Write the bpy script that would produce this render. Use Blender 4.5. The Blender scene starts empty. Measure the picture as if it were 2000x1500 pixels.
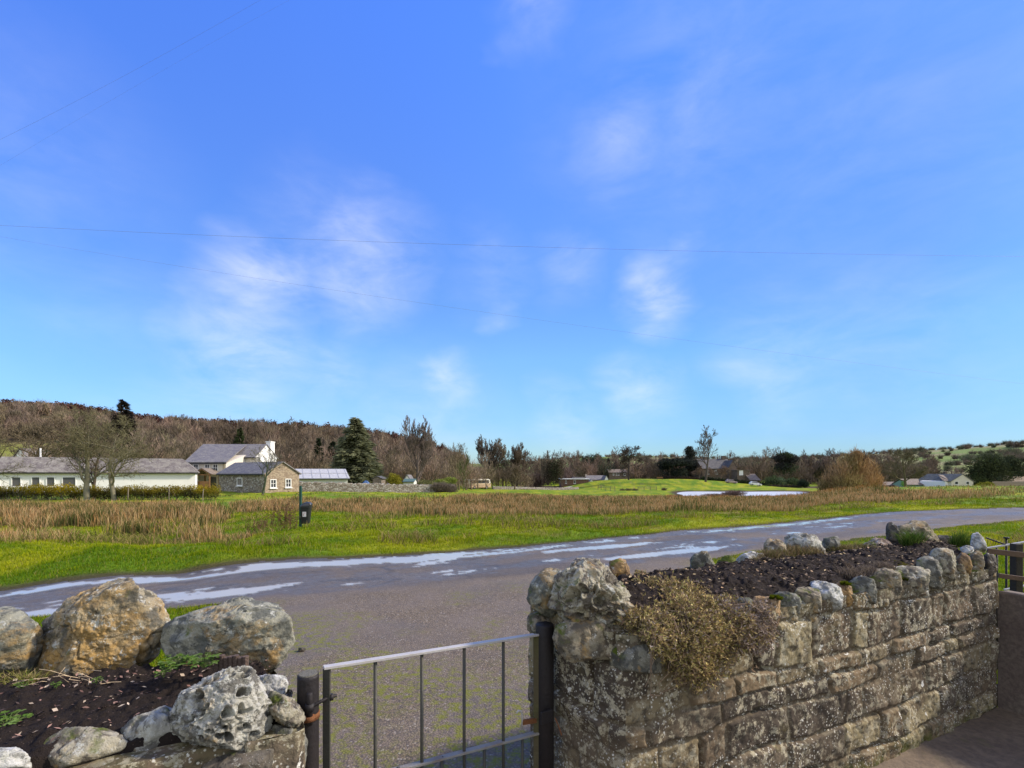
import bpy, math, random
import numpy as np
from mathutils import Vector
random.seed(7); RNG = np.random.default_rng(7)
SC = bpy.context.scene; COL = SC.collection
F = 940.0; CX = 1000.0; HY = 925.0; H = 1.6
SUN = np.array([0.93, 0.13, 0.0]); SUN_EL = 35.0

# ------------------------------------------------------------------ basics
def P(px, py, D):
    """point at depth D (metres along the street axis) seen at photo pixel px,py"""
    return np.array([(px-CX)/F*D, D, H-(py-HY)/F*D])
def XY(px, D): return ((px-CX)/F*D, D)

def tag(o, label=None, cat=None, group=None, kind=None):
    if label: o['label'] = label
    if cat: o['category'] = cat
    if group: o['group'] = group
    if kind: o['kind'] = kind
    return o
def empty(name, loc, label, cat, group=None, rz=0):
    o = bpy.data.objects.new(name, None); COL.objects.link(o)
    o.location = loc; o.rotation_euler = (0, 0, rz); o.empty_display_size = .1
    return tag(o, label, cat, group)
def link(name, me, mats, parent=None, loc=None):
    o = bpy.data.objects.new(name, me); COL.objects.link(o)
    if not isinstance(mats, (list, tuple)): mats = [mats]
    if len(me.materials) == 0:
        for m in mats: me.materials.append(m)
    if parent:
        o.parent = parent
    if loc is not None: o.location = loc
    return o

def np_mesh(name, V, tris=None, quads=None, smooth=False, attrs=None, cols=None):
    me = bpy.data.meshes.new(name)
    V = np.asarray(V, np.float32)
    nt = 0 if tris is None else len(tris); nq = 0 if quads is None else len(quads)
    me.vertices.add(len(V)); me.vertices.foreach_set('co', V.ravel())
    li = []; ls = []
    if nt: li.append(np.asarray(tris, np.int32).ravel())
    if nq: li.append(np.asarray(quads, np.int32).ravel())
    li = np.concatenate(li)
    st = np.concatenate([np.arange(nt)*3, nt*3+np.arange(nq)*4]).astype(np.int32)
    me.loops.add(len(li)); me.loops.foreach_set('vertex_index', li)
    me.polygons.add(nt+nq); me.polygons.foreach_set('loop_start', st)
    me.update(calc_edges=True)
    if smooth: me.polygons.foreach_set('use_smooth', np.ones(nt+nq, bool))
    for k, a in (attrs or {}).items():
        at = me.attributes.new(k, 'FLOAT', 'POINT'); at.data.foreach_set('value', np.asarray(a, np.float32).ravel())
    for k, a in (cols or {}).items():
        at = me.attributes.new(k, 'FLOAT_COLOR', 'POINT')
        c = np.ones((len(V), 4), np.float32); c[:, :3] = a
        at.data.foreach_set('color', c.ravel())
    me.validate(); me.update()
    return me

def h3(ix, iy, iz, s):
    n = (ix*374761393 + iy*668265263 + iz*1274126177 + s*974711) & 0xffffffff
    n = ((n ^ (n >> 13))*1274126177) & 0xffffffff
    n = ((n ^ (n >> 16))*2246822519) & 0xffffffff
    return ((n ^ (n >> 15)) & 0xffffff)/float(0xffffff)
def vnoise(p, s=0):
    p = np.asarray(p, float); i = np.floor(p).astype(np.int64); f = p-i; f = f*f*f*(f*(f*6-15)+10)
    x, y, z = i[:, 0], i[:, 1], i[:, 2]; r = 0
    for a in (0, 1):
        wa = f[:, 0] if a else 1-f[:, 0]
        for b in (0, 1):
            wb = f[:, 1] if b else 1-f[:, 1]
            for c in (0, 1):
                wc = f[:, 2] if c else 1-f[:, 2]
                r = r + wa*wb*wc*h3(x+a, y+b, z+c, s)
    return r*2-1
def fbm(p, o=4, s=0, g=.5, l=2.07):
    p = np.asarray(p, float); a = 1; r = 0; t = 0
    for k in range(o):
        r = r + a*vnoise(p, s+k*17); t += a; a *= g; p = p*l+13.7
    return r/t
def n2(x, y, sc, o=3, s=0):
    x = np.asarray(x, float); y = np.asarray(y, float); sh = x.shape
    return fbm(np.stack([x.ravel()*sc, y.ravel()*sc, np.zeros(x.size)+.37], 1), o, s).reshape(sh)
def sstep(a, b, x):
    t = np.clip((x-a)/(b-a), 0, 1); return t*t*(3-2*t)

# ------------------------------------------------------------------ node helpers
class NT:
    def __init__(s, name, world=False):
        if world:
            s.m = bpy.data.worlds.new(name); 
        else: s.m = bpy.data.materials.new(name)
        s.m.use_nodes = True; s.t = s.m.node_tree
        for n in list(s.t.nodes): s.t.nodes.remove(n)
    def n(s, typ, **kw):
        nd = s.t.nodes.new(typ)
        for k, v in kw.items():
            if k.startswith('_'): setattr(nd, k[1:], v)
        for k, v in kw.items():
            if not k.startswith('_'):
                key = k.replace('__', ' ')
                i = nd.inputs[int(key[1:])] if key[0] == 'i' and key[1:].isdigit() else nd.inputs[key]
                s.set(i, v)
        return nd
    def set(s, i, v):
        if isinstance(v, bpy.types.NodeSocket): s.t.links.new(v, i)
        elif isinstance(v, bpy.types.Node): s.t.links.new(v.outputs[0], i)
        else:
            if isinstance(v, (tuple, list)) and len(v) == 3 and i.type == 'RGBA': v = (*v, 1)
            i.default_value = v
    def noise(s, vec, scale, detail=4, rough=.55, dist=0):
        return s.n('ShaderNodeTexNoise', Vector=vec, Scale=scale, Detail=detail, Roughness=rough, Distortion=dist).outputs['Fac']
    def vor(s, vec, scale, feature='F1', out='Distance', rnd=1.0):
        return s.n('ShaderNodeTexVoronoi', _feature=feature, Vector=vec, Scale=scale, Randomness=rnd).outputs[out]
    def ramp(s, fac, stops, interp='LINEAR'):
        nd = s.n('ShaderNodeValToRGB', Fac=fac); cr = nd.color_ramp; cr.interpolation = interp
        while len(cr.elements) < len(stops): cr.elements.new(.5)
        for e, (p, c) in zip(cr.elements, stops):
            e.position = p; e.color = (*c, 1) if not isinstance(c, (int, float)) else (c, c, c, 1)
        return nd.outputs[0]
    def mix(s, fac, a, b, mode='MIX'):
        nd = s.n('ShaderNodeMix', _data_type='RGBA', _blend_type=mode)
        s.set(nd.inputs[0], fac); s.set(nd.inputs[6], a); s.set(nd.inputs[7], b)
        return nd.outputs[2]
    def math(s, op, a, b=0.0, clamp=False):
        nd = s.n('ShaderNodeMath', _operation=op, _use_clamp=clamp); s.set(nd.inputs[0], a); s.set(nd.inputs[1], b); nd.inputs[2].default_value = .5
        return nd.outputs[0]
    def vm(s, op, a, b):
        nd = s.n('ShaderNodeVectorMath', _operation=op); s.set(nd.inputs[0], a); s.set(nd.inputs[1], b)
        return nd.outputs['Value'] if op in ('DISTANCE', 'DOT_PRODUCT') else nd.outputs[0]
    def attr(s, name, out='Fac'):
        return s.n('ShaderNodeAttribute', _attribute_name=name).outputs[out]
    def obj(s): return s.n('ShaderNodeTexCoord').outputs['Object']
    def bump(s, h, strength=.5, dist=.01, normal=None):
        nd = s.n('ShaderNodeBump', Height=h, Strength=strength, Distance=dist)
        if normal is not None: s.set(nd.inputs['Normal'], normal)
        return nd.outputs[0]
    def out(s, col, rough=.8, normal=None, metal=0.0, spec=.3, **kw):
        b = s.n('ShaderNodeBsdfPrincipled'); s.set(b.inputs['Base Color'], col); s.set(b.inputs['Roughness'], rough)
        s.set(b.inputs['Metallic'], metal); s.set(b.inputs['Specular IOR Level'], spec)
        if normal is not None: s.set(b.inputs['Normal'], normal)
        for k, v in kw.items(): s.set(b.inputs[k.replace('__', ' ')], v)
        o = s.n('ShaderNodeOutputMaterial'); s.t.links.new(b.outputs[0], o.inputs[0])
        return s.m

def simple(name, col, rough=.8, var=.15, scale=8, bump=0.0, metal=0, spec=.3, dirt=None, dirt_amt=.4):
    k = NT(name); v = k.obj(); nz = k.noise(v, scale, 6, .6)
    c = k.mix(k.math('MULTIPLY', nz, var*2), col, tuple(x*.45 for x in col))
    if dirt: c = k.mix(k.ramp(k.noise(v, scale*.35, 5, .65), [(.5, 0), (.5+.25/max(dirt_amt, .05)*.4, dirt_amt)]), c, dirt)
    nrm = k.bump(k.noise(v, scale*4, 5), bump, .01) if bump else None
    return k.out(c, rough, nrm, metal, spec)

def m_attrcol(name, rough=.9, spec=.1, transl=0.0, tint=(1, 1, 1)):
    k = NT(name); c = k.attr('Col', 'Color')
    if tint != (1, 1, 1): c = k.mix(1.0, c, tint, 'MULTIPLY')
    if transl:
        d = k.n('ShaderNodeBsdfDiffuse', Color=c); t = k.n('ShaderNodeBsdfTranslucent', Color=c)
        mx = k.n('ShaderNodeMixShader', Fac=transl); k.set(mx.inputs[1], d.outputs[0]); k.set(mx.inputs[2], t.outputs[0])
        o = k.n('ShaderNodeOutputMaterial'); k.t.links.new(mx.outputs[0], o.inputs[0]); return k.m
    return k.out(c, rough, spec=spec)

MT = {}
MT['foliage'] = m_attrcol('foliage', transl=.3)
MT['twigs'] = m_attrcol('dry_twigs', transl=.12)
def m_bark(name='bark'):
    k = NT(name); oc = k.n('ShaderNodeObjectInfo').outputs['Color']
    nz = k.noise(k.obj(), 14, 5, .6)
    c = k.mix(k.ramp(nz, [(.35, 0), (.7, .6)]), oc, k.mix(1.0, oc, (.45, .5, .42), 'MULTIPLY'))
    return k.out(c, .95, spec=.05)
MT['bark'] = m_bark()

def m_rock(name, base, second, dark, orange=0.0, white=0.5, moss=0.15, sc=1.0, sharp=.5):
    k = NT(name); v = k.obj()
    w = k.n('ShaderNodeMapping', Vector=v, Scale=(sc, sc, sc)).outputs[0]
    big = k.noise(w, 4.5, 6, .62, .4); med = k.noise(w, 16, 6, .65, .3); fin = k.noise(w, 70, 5, .7)
    c = k.mix(k.ramp(big, [(.38, 0), (.6, 1)]), base, second)
    c = k.mix(k.ramp(med, [(.44, .9), (.53, 0)]), c, dark)
    if orange:
        o = k.ramp(k.noise(k.vm('ADD', w, (3.1, 7.7, 1.3)), 6, 6, .68, .5), [(.62-.16*orange, 0), (.72-.1*orange, .85)])
        c = k.mix(o, c, k.mix(fin, (.46, .27, .065), (.38, .25, .10)))
    wl = k.ramp(k.noise(k.vm('ADD', w, (9.1, 2.7, 5.3)), 26, 7, .78, .1), [(.66-.14*white, 0), (.69-.13*white, .9)])
    c = k.mix(wl, c, k.mix(fin, (.62, .62, .56), (.40, .41, .36)))
    sp = k.ramp(k.vor(w, 120), [(.12, 1), (.2, 0)]); sm = k.ramp(med, [(.5, 0), (.6, .7)])
    c = k.mix(k.math('MULTIPLY', sp, sm), c, (.72, .72, .68))
    ds = k.ramp(k.noise(k.vm('ADD', w, (1.1, 4.7, 8.3)), 40, 4, .7), [(.6, 0), (.66, .75)])
    c = k.mix(ds, c, tuple(x*.35 for x in dark))
    if moss:
        nz = k.n('ShaderNodeSeparateXYZ', Vector=k.n('ShaderNodeNewGeometry').outputs['Normal']).outputs['Z']
        mf = k.math('MULTIPLY', k.ramp(k.noise(k.vm('ADD', w, (5, 5, 9)), 7, 5, .6), [(.66-.3*moss, 0), (.74-.3*moss, 1)]), k.ramp(nz, [(.0, 0), (.5, 1)]))
        c = k.mix(mf, c, k.mix(fin, (.13, .15, .015), (.05, .08, .012)))
    c = k.mix(k.math('MULTIPLY', fin, .35), c, k.mix(1.0, c, (.3, .3, .3), 'MULTIPLY'))
    hgt = k.math('ADD', k.math('MULTIPLY', med, .5), k.math('MULTIPLY', fin, .5))
    return k.out(c, .88, k.bump(hgt, 1.0, .018*sharp*2), spec=.2)
MT['boulder_ochre'] = m_rock('boulder_ochre', (.38, .35, .26), (.32, .25, .14), (.11, .105, .085), .85, .7, .05)
MT['boulder_grey'] = m_rock('boulder_grey', (.33, .33, .27), (.26, .25, .18), (.11, .115, .10), .6, .5, .15)
MT['limestone'] = m_rock('limestone_pale', (.50, .49, .43), (.36, .35, .29), (.11, .105, .09), .2, .8, .15)
MT['limestone_tan'] = m_rock('limestone_tan', (.42, .39, .30), (.31, .28, .20), (.10, .085, .07), .3, .6, .3)
MT['quartz'] = m_rock('quartz_white', (.66, .66, .63), (.50, .50, .46), (.2, .2, .18), .1, .9, .05)
MT['stone_tan'] = m_rock('stone_tan', (.34, .28, .19), (.27, .24, .17), (.10, .085, .065), .35, .45, .3)
MT['stone_grey'] = m_rock('stone_grey', (.25, .25, .21), (.20, .19, .15), (.08, .08, .07), .15, .5, .35)
MT['stone_orange'] = m_rock('stone_orange', (.40, .28, .15), (.34, .22, .12), (.12, .08, .05), .6, .4, .2)
MT['stone_dark'] = m_rock('stone_dark', (.12, .11, .09), (.16, .13, .10), (.05, .045, .04), .1, .3, .2)
MT['stone_pink'] = m_rock('stone_pink', (.46, .34, .26), (.38, .30, .22), (.14, .1, .08), .2, .6, .3)
MT['stone_moss'] = m_rock('stone_moss', (.45, .44, .38), (.30, .30, .22), (.1, .1, .08), .1, .6, .95)

# ------------------------------------------------------------------ terrain
CP = []
def cp(px, D, z=None, y=None):
    if z is None: z = H-(y-HY)/F*D
    CP.append((px, D, z))
for px in (-350, 0, 350, 700, 1000, 1300, 1650, 2000, 2350):
    for D in (.6, 1.2, 2.4, 4.5, 8): cp(px, D, 0)
for px, D in ((1000, 11), (1300, 12), (1650, 17), (1300, 14), (1650, 20), (2000, 17), (2000, 24), (2350, 17), (2350, 26), (1800, 22)): cp(px, D, 0)
for px in (-350, 0, 200, 400):
    cp(px, 9.4, .12); cp(px, 13, -.42); cp(px, 24, -.7); cp(px, 50, -1.2); cp(px, 75, -1.0); cp(px, 110, -.6)
cp(600, 10, 0.08); cp(600, 15.5, -.15); cp(600, 25, -.5); cp(600, 45, -1.15); cp(600, 64, -1.02); cp(500, 64, -1.0); cp(600, 85, -1.1); cp(430, 70, -1.0)
cp(800, 15, -.1); cp(800, 24, -.4); cp(800, 45, -1.1); cp(800, 76, -1.45); cp(800, 110, -1.6); cp(900, 80, -1.55)
for px in (1000, 1200): cp(px, 18, -.15); cp(px, 24, -.42); cp(px, 50, -1.45)
cp(960, 100, -2.7); cp(1000, 75, -2.3); cp(1050, 110, -3.3); cp(950, 130, -3.1); cp(940, 150, -3.3); cp(1050, 150, -3.4)
cp(1200, 75, -2.55); cp(1200, 105, -3.65); cp(1180, 132, -4.1); cp(1150, 160, -3.9)
for px in (1300, 1430, 1550): cp(px, 25, -.4); cp(px, 50, -1.45); cp(px, 75, -2.5); cp(px, 105, -3.65)
for px in (1340, 1400, 1480, 1560): cp(px, 125, -4.40); cp(px, 145, -4.7); cp(px, 158, -4.35); cp(px, 168, -3.9)
cp(1250, 135, -3.95); cp(1250, 150, -4.0); cp(1250, 165, -3.9); cp(1310, 136, -4.05); cp(1310, 150, -4.1); cp(1620, 150, -3.6); cp(1620, 105, -3.2)
for px, y in ((1060, 957), (1100, 951), (1150, 942), (1200, 937), (1250, 935.5), (1330, 936), (1400, 938.5), (1450, 942), (1500, 946), (1560, 951), (1620, 953)): cp(px, 205, y=y)
for px, y in ((1150, 950), (1230, 943), (1330, 944), (1430, 947), (1500, 951)): cp(px, 190, y=y)
for px in (1200, 1300, 1400, 1500): cp(px, 240, -2.4)
cp(1650, 30, -.28); cp(1650, 50, -.85); cp(1650, 68, -1.0); cp(1650, 95, -2.4)
cp(1750, 30, -.2); cp(1750, 60, -.5); cp(1750, 75, -.6); cp(1750, 100, -2.0)
for px in (1870, 2000, 2350): cp(px, 32, -.12); cp(px, 60, -.2); cp(px, 72, -.3); cp(px, 100, -1.8)
for px in (1700, 1850, 2000, 2350): cp(px, 180, -3.6)
for px in (950, 1100, 1300, 1500, 1700, 1850, 2000, 2350): cp(px, 320, -2.5)
cp(-350, 200, 3); cp(0, 200, 1.5); cp(300, 200, 1); cp(600, 200, 0); cp(800, 200, -1.5)
for px, y in ((-350, 792), (0, 806), (150, 812), (300, 835), (450, 842), (600, 848), (700, 858), (780, 872), (840, 882), (870, 893), (892, 912), (930, 922), (1000, 922)): cp(px, 450, y=y)
for px, y in ((0, 868), (300, 880), (600, 888), (780, 900), (860, 908), (930, 925)): cp(px, 300, y=y)
for px in (-350, 0, 300, 600, 800): cp(px, 900, 25)
for px, y in ((950, 912), (1040, 902), (1150, 895), (1250, 891), (1350, 897), (1420, 902)): cp(px, 1500, y=y)
for px, y in ((1000, 921), (1150, 919), (1350, 918)): cp(px, 700, y=y)
for px, y in ((1480, 899), (1600, 894), (1700, 888), (1850, 879), (1950, 870), (2000, 866), (2350, 840)): cp(px, 950, y=y)
for px, y in ((1480, 914), (1600, 911), (1700, 906), (1850, 899), (2000, 888), (2350, 870)): cp(px, 620, y=y)
for px in (-350, 300, 800, 1200, 1600, 2000, 2350): cp(px, 3000, 10); cp(px, 6000, 0)
CPA = np.array(CP); _U = np.stack([(CPA[:, 0]-CX)/F*1.6, np.log(CPA[:, 1])], 1)
_C2 = .05**2
def _ker(a, b): return np.sqrt(((a[:, None, :]-b[None, :, :])**2).sum(-1)+_C2)
_K = _ker(_U, _U); _n = len(_U)
_A = np.zeros((_n+1, _n+1)); _A[:_n, :_n] = _K - np.eye(_n)*.003; _A[:_n, _n] = 1; _A[_n, :_n] = 1
_w = np.linalg.solve(_A, np.concatenate([CPA[:, 2], [0]]))
def base_h(x, y):
    x = np.asarray(x, float); y = np.asarray(y, float); sh = x.shape; x = x.ravel(); y = y.ravel()
    yy = np.maximum(y, .6); r = np.hypot(x, y)
    # beyond the view cone use distance rather than depth
    u = x/yy; big = np.abs(u) > 1.25
    u = np.where(big, np.sign(u)*1.25, u); d = np.where(big | (y < .6), np.maximum(r*.62, .6), yy)
    q = np.stack([u*1.6, np.log(d)], 1); out = np.empty(len(x))
    for i in range(0, len(x), 20000):
        out[i:i+20000] = _ker(q[i:i+20000], _U) @ _w[:_n] + _w[_n]
    back = sstep(3, -3, y) * (r > 0)
    out = out*(1-back)
    return out.reshape(sh)

WALL_POLY_BIG = np.array([(-3.2, -1), (-2.9, 2.2), (-1.0, 2.1), (-.68, 1.6), (.15, 2.1), (.06, 2.38), (1.2, 3.12), (2.96, 3.86), (3.45, 4.1), (3.75, 3.9), (4.5, 1), (5, -1)])
FAR = np.array([(-40, -6), (-14, 3.6), (-7.1, 6.68), (-4.4, 8.36), (0, 10.5), (2.6, 12.2), (8.3, 15.7), (16, 20), (24.6, 23), (45, 30), (90, 40)])
NEAR = np.array([(-40, -10.5), (-12, 2.3), (-5.6, 5.28), (-3.7, 5.8), (0, 7.3), (3.9, 9.2), (7, 11), (13.1, 14.3), (17.8, 16.7), (45, 25.2), (90, 34)])
APR = np.array([(-3.75, 6.2), (-2.6, 4.0), (-1.35, 2.0), (-1.3, .2), (1.2, .2), (2.3, 4.2), (3.5, 9.4), (0, 8.0)])
def inpoly(x, y, poly):
    c = np.zeros(x.shape, bool); j = len(poly)-1
    for i in range(len(poly)):
        xi, yi = poly[i]; xj, yj = poly[j]
        c ^= ((yi > y) != (yj > y)) & (x < (xj-xi)*(y-yi)/((yj-yi)+1e-12)+xi); j = i
    return c
def segdist(x, y, poly, closed=True):
    d = np.full(x.shape, 1e9); n = len(poly)
    for i in range(n if closed else n-1):
        a = poly[i]; b = poly[(i+1) % n]; ab = b-a
        t = np.clip(((x-a[0])*ab[0]+(y-a[1])*ab[1])/(ab@ab+1e-12), 0, 1)
        d = np.minimum(d, np.hypot(x-a[0]-ab[0]*t, y-a[1]-ab[1]*t))
    return d
def road_sd(x, y):
    """signed distance, >0 inside the tarmac"""
    s1 = np.minimum(np.interp(x, FAR[:, 0], FAR[:, 1])-y, y-np.interp(x, NEAR[:, 0], NEAR[:, 1]))*.88
    d = segdist(x, y, APR); s2 = np.where(inpoly(x, y, APR), d, -d)
    return np.maximum(s1, s2)
def height(x, y, r=None):
    x = np.asarray(x, float); y = np.asarray(y, float)
    z = base_h(x, y); d = np.hypot(x, y)
    sd = road_sd(x, y); g = sstep(.1, -.9, sd)*sstep(2.0, 4.5, y)
    hum = n2(x, y, 1.1, 3, 5)*.11+n2(x, y, .35, 2, 9)*.13+np.maximum(n2(x, y, 2.6, 2, 11), 0)*.10*sstep(9, 12, y-x*.4)
    z = z+g*hum*sstep(140, 60, d)*1.0 + g*sstep(0, -.5, sd)*.035
    z = z+n2(x, y, .02, 3, 31)*sstep(220, 500, d)*3.0
    z = z - (1-g)*sstep(30, 10, d)*(.012+.012*n2(x, y, .9, 2, 77))*sstep(3, 6, y)
    yard = inpoly(x, y, WALL_POLY_BIG) | (y < 1.2)
    return np.where(yard, np.minimum(z, -.03), z)

def build_terrain():
    # azimuth samples, dense in front
    az = np.concatenate([np.linspace(-math.pi, -1.05, 40, endpoint=False), np.linspace(-1.05, 1.05, 820, endpoint=False), np.linspace(1.05, math.pi, 40, endpoint=False)])
    rr = np.concatenate([np.linspace(.05, 1.5, 6, endpoint=False), np.exp(np.linspace(math.log(1.5), math.log(30), 330, endpoint=False)), np.exp(np.linspace(math.log(30), math.log(7000), 210))])
    A, R = np.meshgrid(az, rr); X = np.sin(A)*R; Y = np.cos(A)*R
    Z = height(X, Y)
    na = len(az); nr = len(rr)
    idx = np.arange(nr*na).reshape(nr, na); j = np.roll(idx, -1, axis=1)
    q = np.stack([idx[:-1], idx[1:], j[1:], j[:-1]], -1).reshape(-1, 4)
    q = q[:, ::-1]
    x = X.ravel(); y = Y.ravel(); z = Z.ravel(); d = np.hypot(x, y); u = x/np.maximum(y, 1)
    # ---- base colour by ground cover
    g1 = np.array([.12, .21, .010]); g2 = np.array([.33, .34, .016]); straw = np.array([.30, .23, .085]); mud = np.array([.075, .055, .03])
    a = sstep(-.35, .45, n2(x, y, .45, 3, 3)); c = g1+(g2-g1)*a[:, None]
    s = sstep(.15, .6, n2(x, y, 1.3, 3, 8))*sstep(8, 14, y)*.6
    c = c+(straw-c)*s[:, None]
    rz = rush_zone(x, y); c = c+(np.array([.21, .135, .05])-c)*(rz*.85)[:, None]
    sd = road_sd(x, y); mm = sstep(-.42, -.1, sd+.12*n2(x, y, 2.5, 2, 4))*(y < 40)
    c = c+(mud-c)*(mm*.9)[:, None]
    bk = sstep(110, 125, d)*sstep(-4.0, -4.2, z); c = c+(mud-c)*bk[:, None]
    # far fields: jittered cells
    cs = 130.0; ci = np.floor(x/cs+.3*n2(x, y, .004, 2, 50)); cj = np.floor(y/cs/1.3+.3*n2(x, y, .004, 2, 51))
    hv = h3(ci.astype(np.int64), cj.astype(np.int64), 0*ci.astype(np.int64), 5)
    pal = np.array([[.17, .23, .06], [.22, .25, .08], [.15, .19, .06], [.27, .20, .12], [.18, .24, .06], [.25, .24, .11]])
    fc = pal[(hv*5.999).astype(int)]; fm = sstep(260, 330, d)
    fc = fc*(1+.25*n2(x, y, .02, 3, 60))[:, None]
    wood = np.array([.13, .085, .05]); wm = wood_mask(x, y); fc = fc+(wood-fc)*wm[:, None]*.8
    c = c+(fc-c)*np.maximum(fm, sstep(160, 230, d)*wm)[:, None]
    pal2 = np.array([.24, .25, .05]); lf = sstep(130, 170, d)*(u < -.86)*(1-wm)
    c = c+(pal2-c)*lf[:, None]
    me = np_mesh('ground', np.stack([x, y, z], 1), quads=q, smooth=True, cols={'Col': np.clip(c, .005, 1)})
    k = NT('grass_ground'); v = k.obj(); col = k.attr('Col', 'Color')
    f1 = k.noise(v, 3, 6, .65); f2 = k.noise(v, 22, 5, .7)
    c2 = k.mix(k.ramp(f2, [(.3, .75), (.62, 0)]), col, k.mix(1.0, col, (.35, .42, .4), 'MULTIPLY'))
    c2 = k.mix(k.ramp(f1, [(.55, 0), (.8, .5)]), c2, k.mix(1.0, col, (1.5, 1.2, 1.2), 'MULTIPLY'))
    c2 = k.mix(k.ramp(k.noise(v, .6, 6, .6), [(.5, 0), (.7, .45)]), c2, k.mix(1.0, col, (.6, .62, .7), 'MULTIPLY'))
    m = k.out(c2, .95, k.bump(k.math('ADD', f2, f1), .8, .06), spec=.1)
    tag(link('ground', me, m), kind='structure')
    # ---- tarmac on the same tessellation
    xi = X.copy(); yi = Y.copy(); sdf = road_sd(xi, yi)+.16*n2(xi, yi, 1.4, 3, 21)+.05*n2(xi, yi, 7, 2, 22)
    keep = (sdf > 0) & (R > .8) & (R < 110)
    kf = keep.ravel()[q].all(1); qq = q[kf]
    used = np.unique(qq); mp = -np.ones(nr*na, int); mp[used] = np.arange(len(used)); qq = mp[qq]
    rx, ry, rz_ = x[used], y[used], z[used]; rs = sdf.ravel()[used]
    dn = ry-np.interp(rx, NEAR[:, 0], NEAR[:, 1]); dfar = np.interp(rx, FAR[:, 0], FAR[:, 1])-ry
    w = dfar*.88; N = lambda s, o, sd: n2(rx, ry*1.9-rx*.9, s, o, sd)
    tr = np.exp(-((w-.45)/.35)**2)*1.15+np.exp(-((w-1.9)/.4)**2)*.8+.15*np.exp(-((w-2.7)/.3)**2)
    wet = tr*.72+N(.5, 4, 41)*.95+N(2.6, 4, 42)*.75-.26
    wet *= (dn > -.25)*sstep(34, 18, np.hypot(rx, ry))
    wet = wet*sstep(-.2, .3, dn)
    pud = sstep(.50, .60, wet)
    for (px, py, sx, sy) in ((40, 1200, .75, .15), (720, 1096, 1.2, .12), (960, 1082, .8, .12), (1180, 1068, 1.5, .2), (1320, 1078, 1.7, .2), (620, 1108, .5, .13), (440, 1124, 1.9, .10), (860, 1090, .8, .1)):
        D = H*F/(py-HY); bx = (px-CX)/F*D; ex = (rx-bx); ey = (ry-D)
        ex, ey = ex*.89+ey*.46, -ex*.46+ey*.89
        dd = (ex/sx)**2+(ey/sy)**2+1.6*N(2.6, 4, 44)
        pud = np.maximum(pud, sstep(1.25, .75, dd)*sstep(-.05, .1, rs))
    damp = np.clip(sstep(-.2, .4, wet)+.75*sstep(.0, .5, dn)*(.6+.4*N(.8, 3, 47)), 0, 1)*sstep(-.5, .4, dn)
    rz2 = rz_+.004
    crack = sstep(.05, .0, np.abs(N(.7, 3, 70)))*.5*sstep(.2, .6, dn)
    trk = (np.exp(-((w-1.25)/.28)**2)*.8+np.exp(-((w-2.75)/.35)**2))*(.55+.6*N(.6, 3, 75))*sstep(.0, .5, dn)+.7*sstep(.25, .3, N(.45, 1, 76)+.2*N(6, 1, 78))*sstep(.1, .4, dn)
    mudf = sstep(.55, .1, dfar)*(rx < 8)*sstep(-1, .4, N(.5, 2, 80)+.5)*sstep(6, -4, rx)
    moss = sstep(-.05, .35, n2(rx, ry, 1.3, 4, 90)+.40*sstep(6, 3, ry)-.12*sstep(4, 6, ry))*sstep(.3, -.8, dn)*sstep(9, 5, ry)
    moss = np.maximum(moss, sstep(.35, .0, rs)*sstep(.3, -.5, dn))
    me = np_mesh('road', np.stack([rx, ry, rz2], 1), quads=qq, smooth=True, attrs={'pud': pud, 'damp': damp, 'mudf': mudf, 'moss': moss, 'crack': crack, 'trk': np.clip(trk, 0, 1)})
    k = NT('wet_tarmac'); v = k.obj()
    ag = k.vor(v, 75); agc = k.vor(v, 75, out='Color'); fine = k.noise(v, 160, 3, .7); big = k.noise(v, 1.3, 6, .6); medn = k.noise(v, 9, 5, .65)
    sp = k.n('ShaderNodeSeparateColor', Color=agc)
    c = k.mix(sp.outputs[0], (.118, .091, .060), (.225, .175, .118))
    c = k.mix(k.ramp(sp.outputs[1], [(.91, 0), (.95, .6)]), c, (.40, .36, .30))
    c = k.mix(k.ramp(ag, [(.45, 0), (.7, .8)]), c, (.06, .05, .045))
    c = k.mix(k.ramp(big, [(.4, 0), (.65, .5)]), c, (.17, .14, .12))
    c = k.mix(k.ramp(k.noise(v, .55, 5, .6), [(.48, 0), (.6, .45)]), c, (.11, .10, .098))
    c = k.mix(k.ramp(medn, [(.56, 0), (.68, .55)]), c, (.10, .085, .075))
    mo = k.math('MULTIPLY', k.attr('moss'), k.ramp(k.noise(v, 14, 6, .72), [(.46, 0), (.60, .95)]))
    c = k.mix(mo, c, k.mix(fine, (.20, .20, .015), (.10, .11, .025)))
    c = k.mix(k.math('MULTIPLY', k.attr('damp'), .42), c, k.mix(1.0, c, (.50, .47, .42), 'MULTIPLY'))
    c = k.mix(k.math('MULTIPLY', k.attr('mudf'), k.ramp(medn, [(.3, .5), (.6, 1)])), c, (.07, .05, .028))
    c = k.mix(k.attr('crack'), c, (.03, .028, .026))
    c = k.mix(k.math('MULTIPLY', k.attr('trk'), .55), c, (.062, .052, .045))
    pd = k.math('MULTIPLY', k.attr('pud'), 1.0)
    c = k.mix(pd, c, (.34, .31, .27))  # pale grey puddle colour paints in the bright sky reflection
    ro = k.math('SUBTRACT', .82, k.math('MULTIPLY', k.attr('damp'), k.ramp(medn, [(.3, .55), (.7, .3)])))
    ro = k.math('ADD', k.math('MULTIPLY', ro, k.math('SUBTRACT', 1.0, pd)), .03)
    hb = k.math('ADD', k.math('MULTIPLY', ag, -.5), k.math('ADD', k.math('MULTIPLY', fine, .3), medn))
    hb = k.math('MULTIPLY', hb, k.math('SUBTRACT', 1.0, pd))
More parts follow.
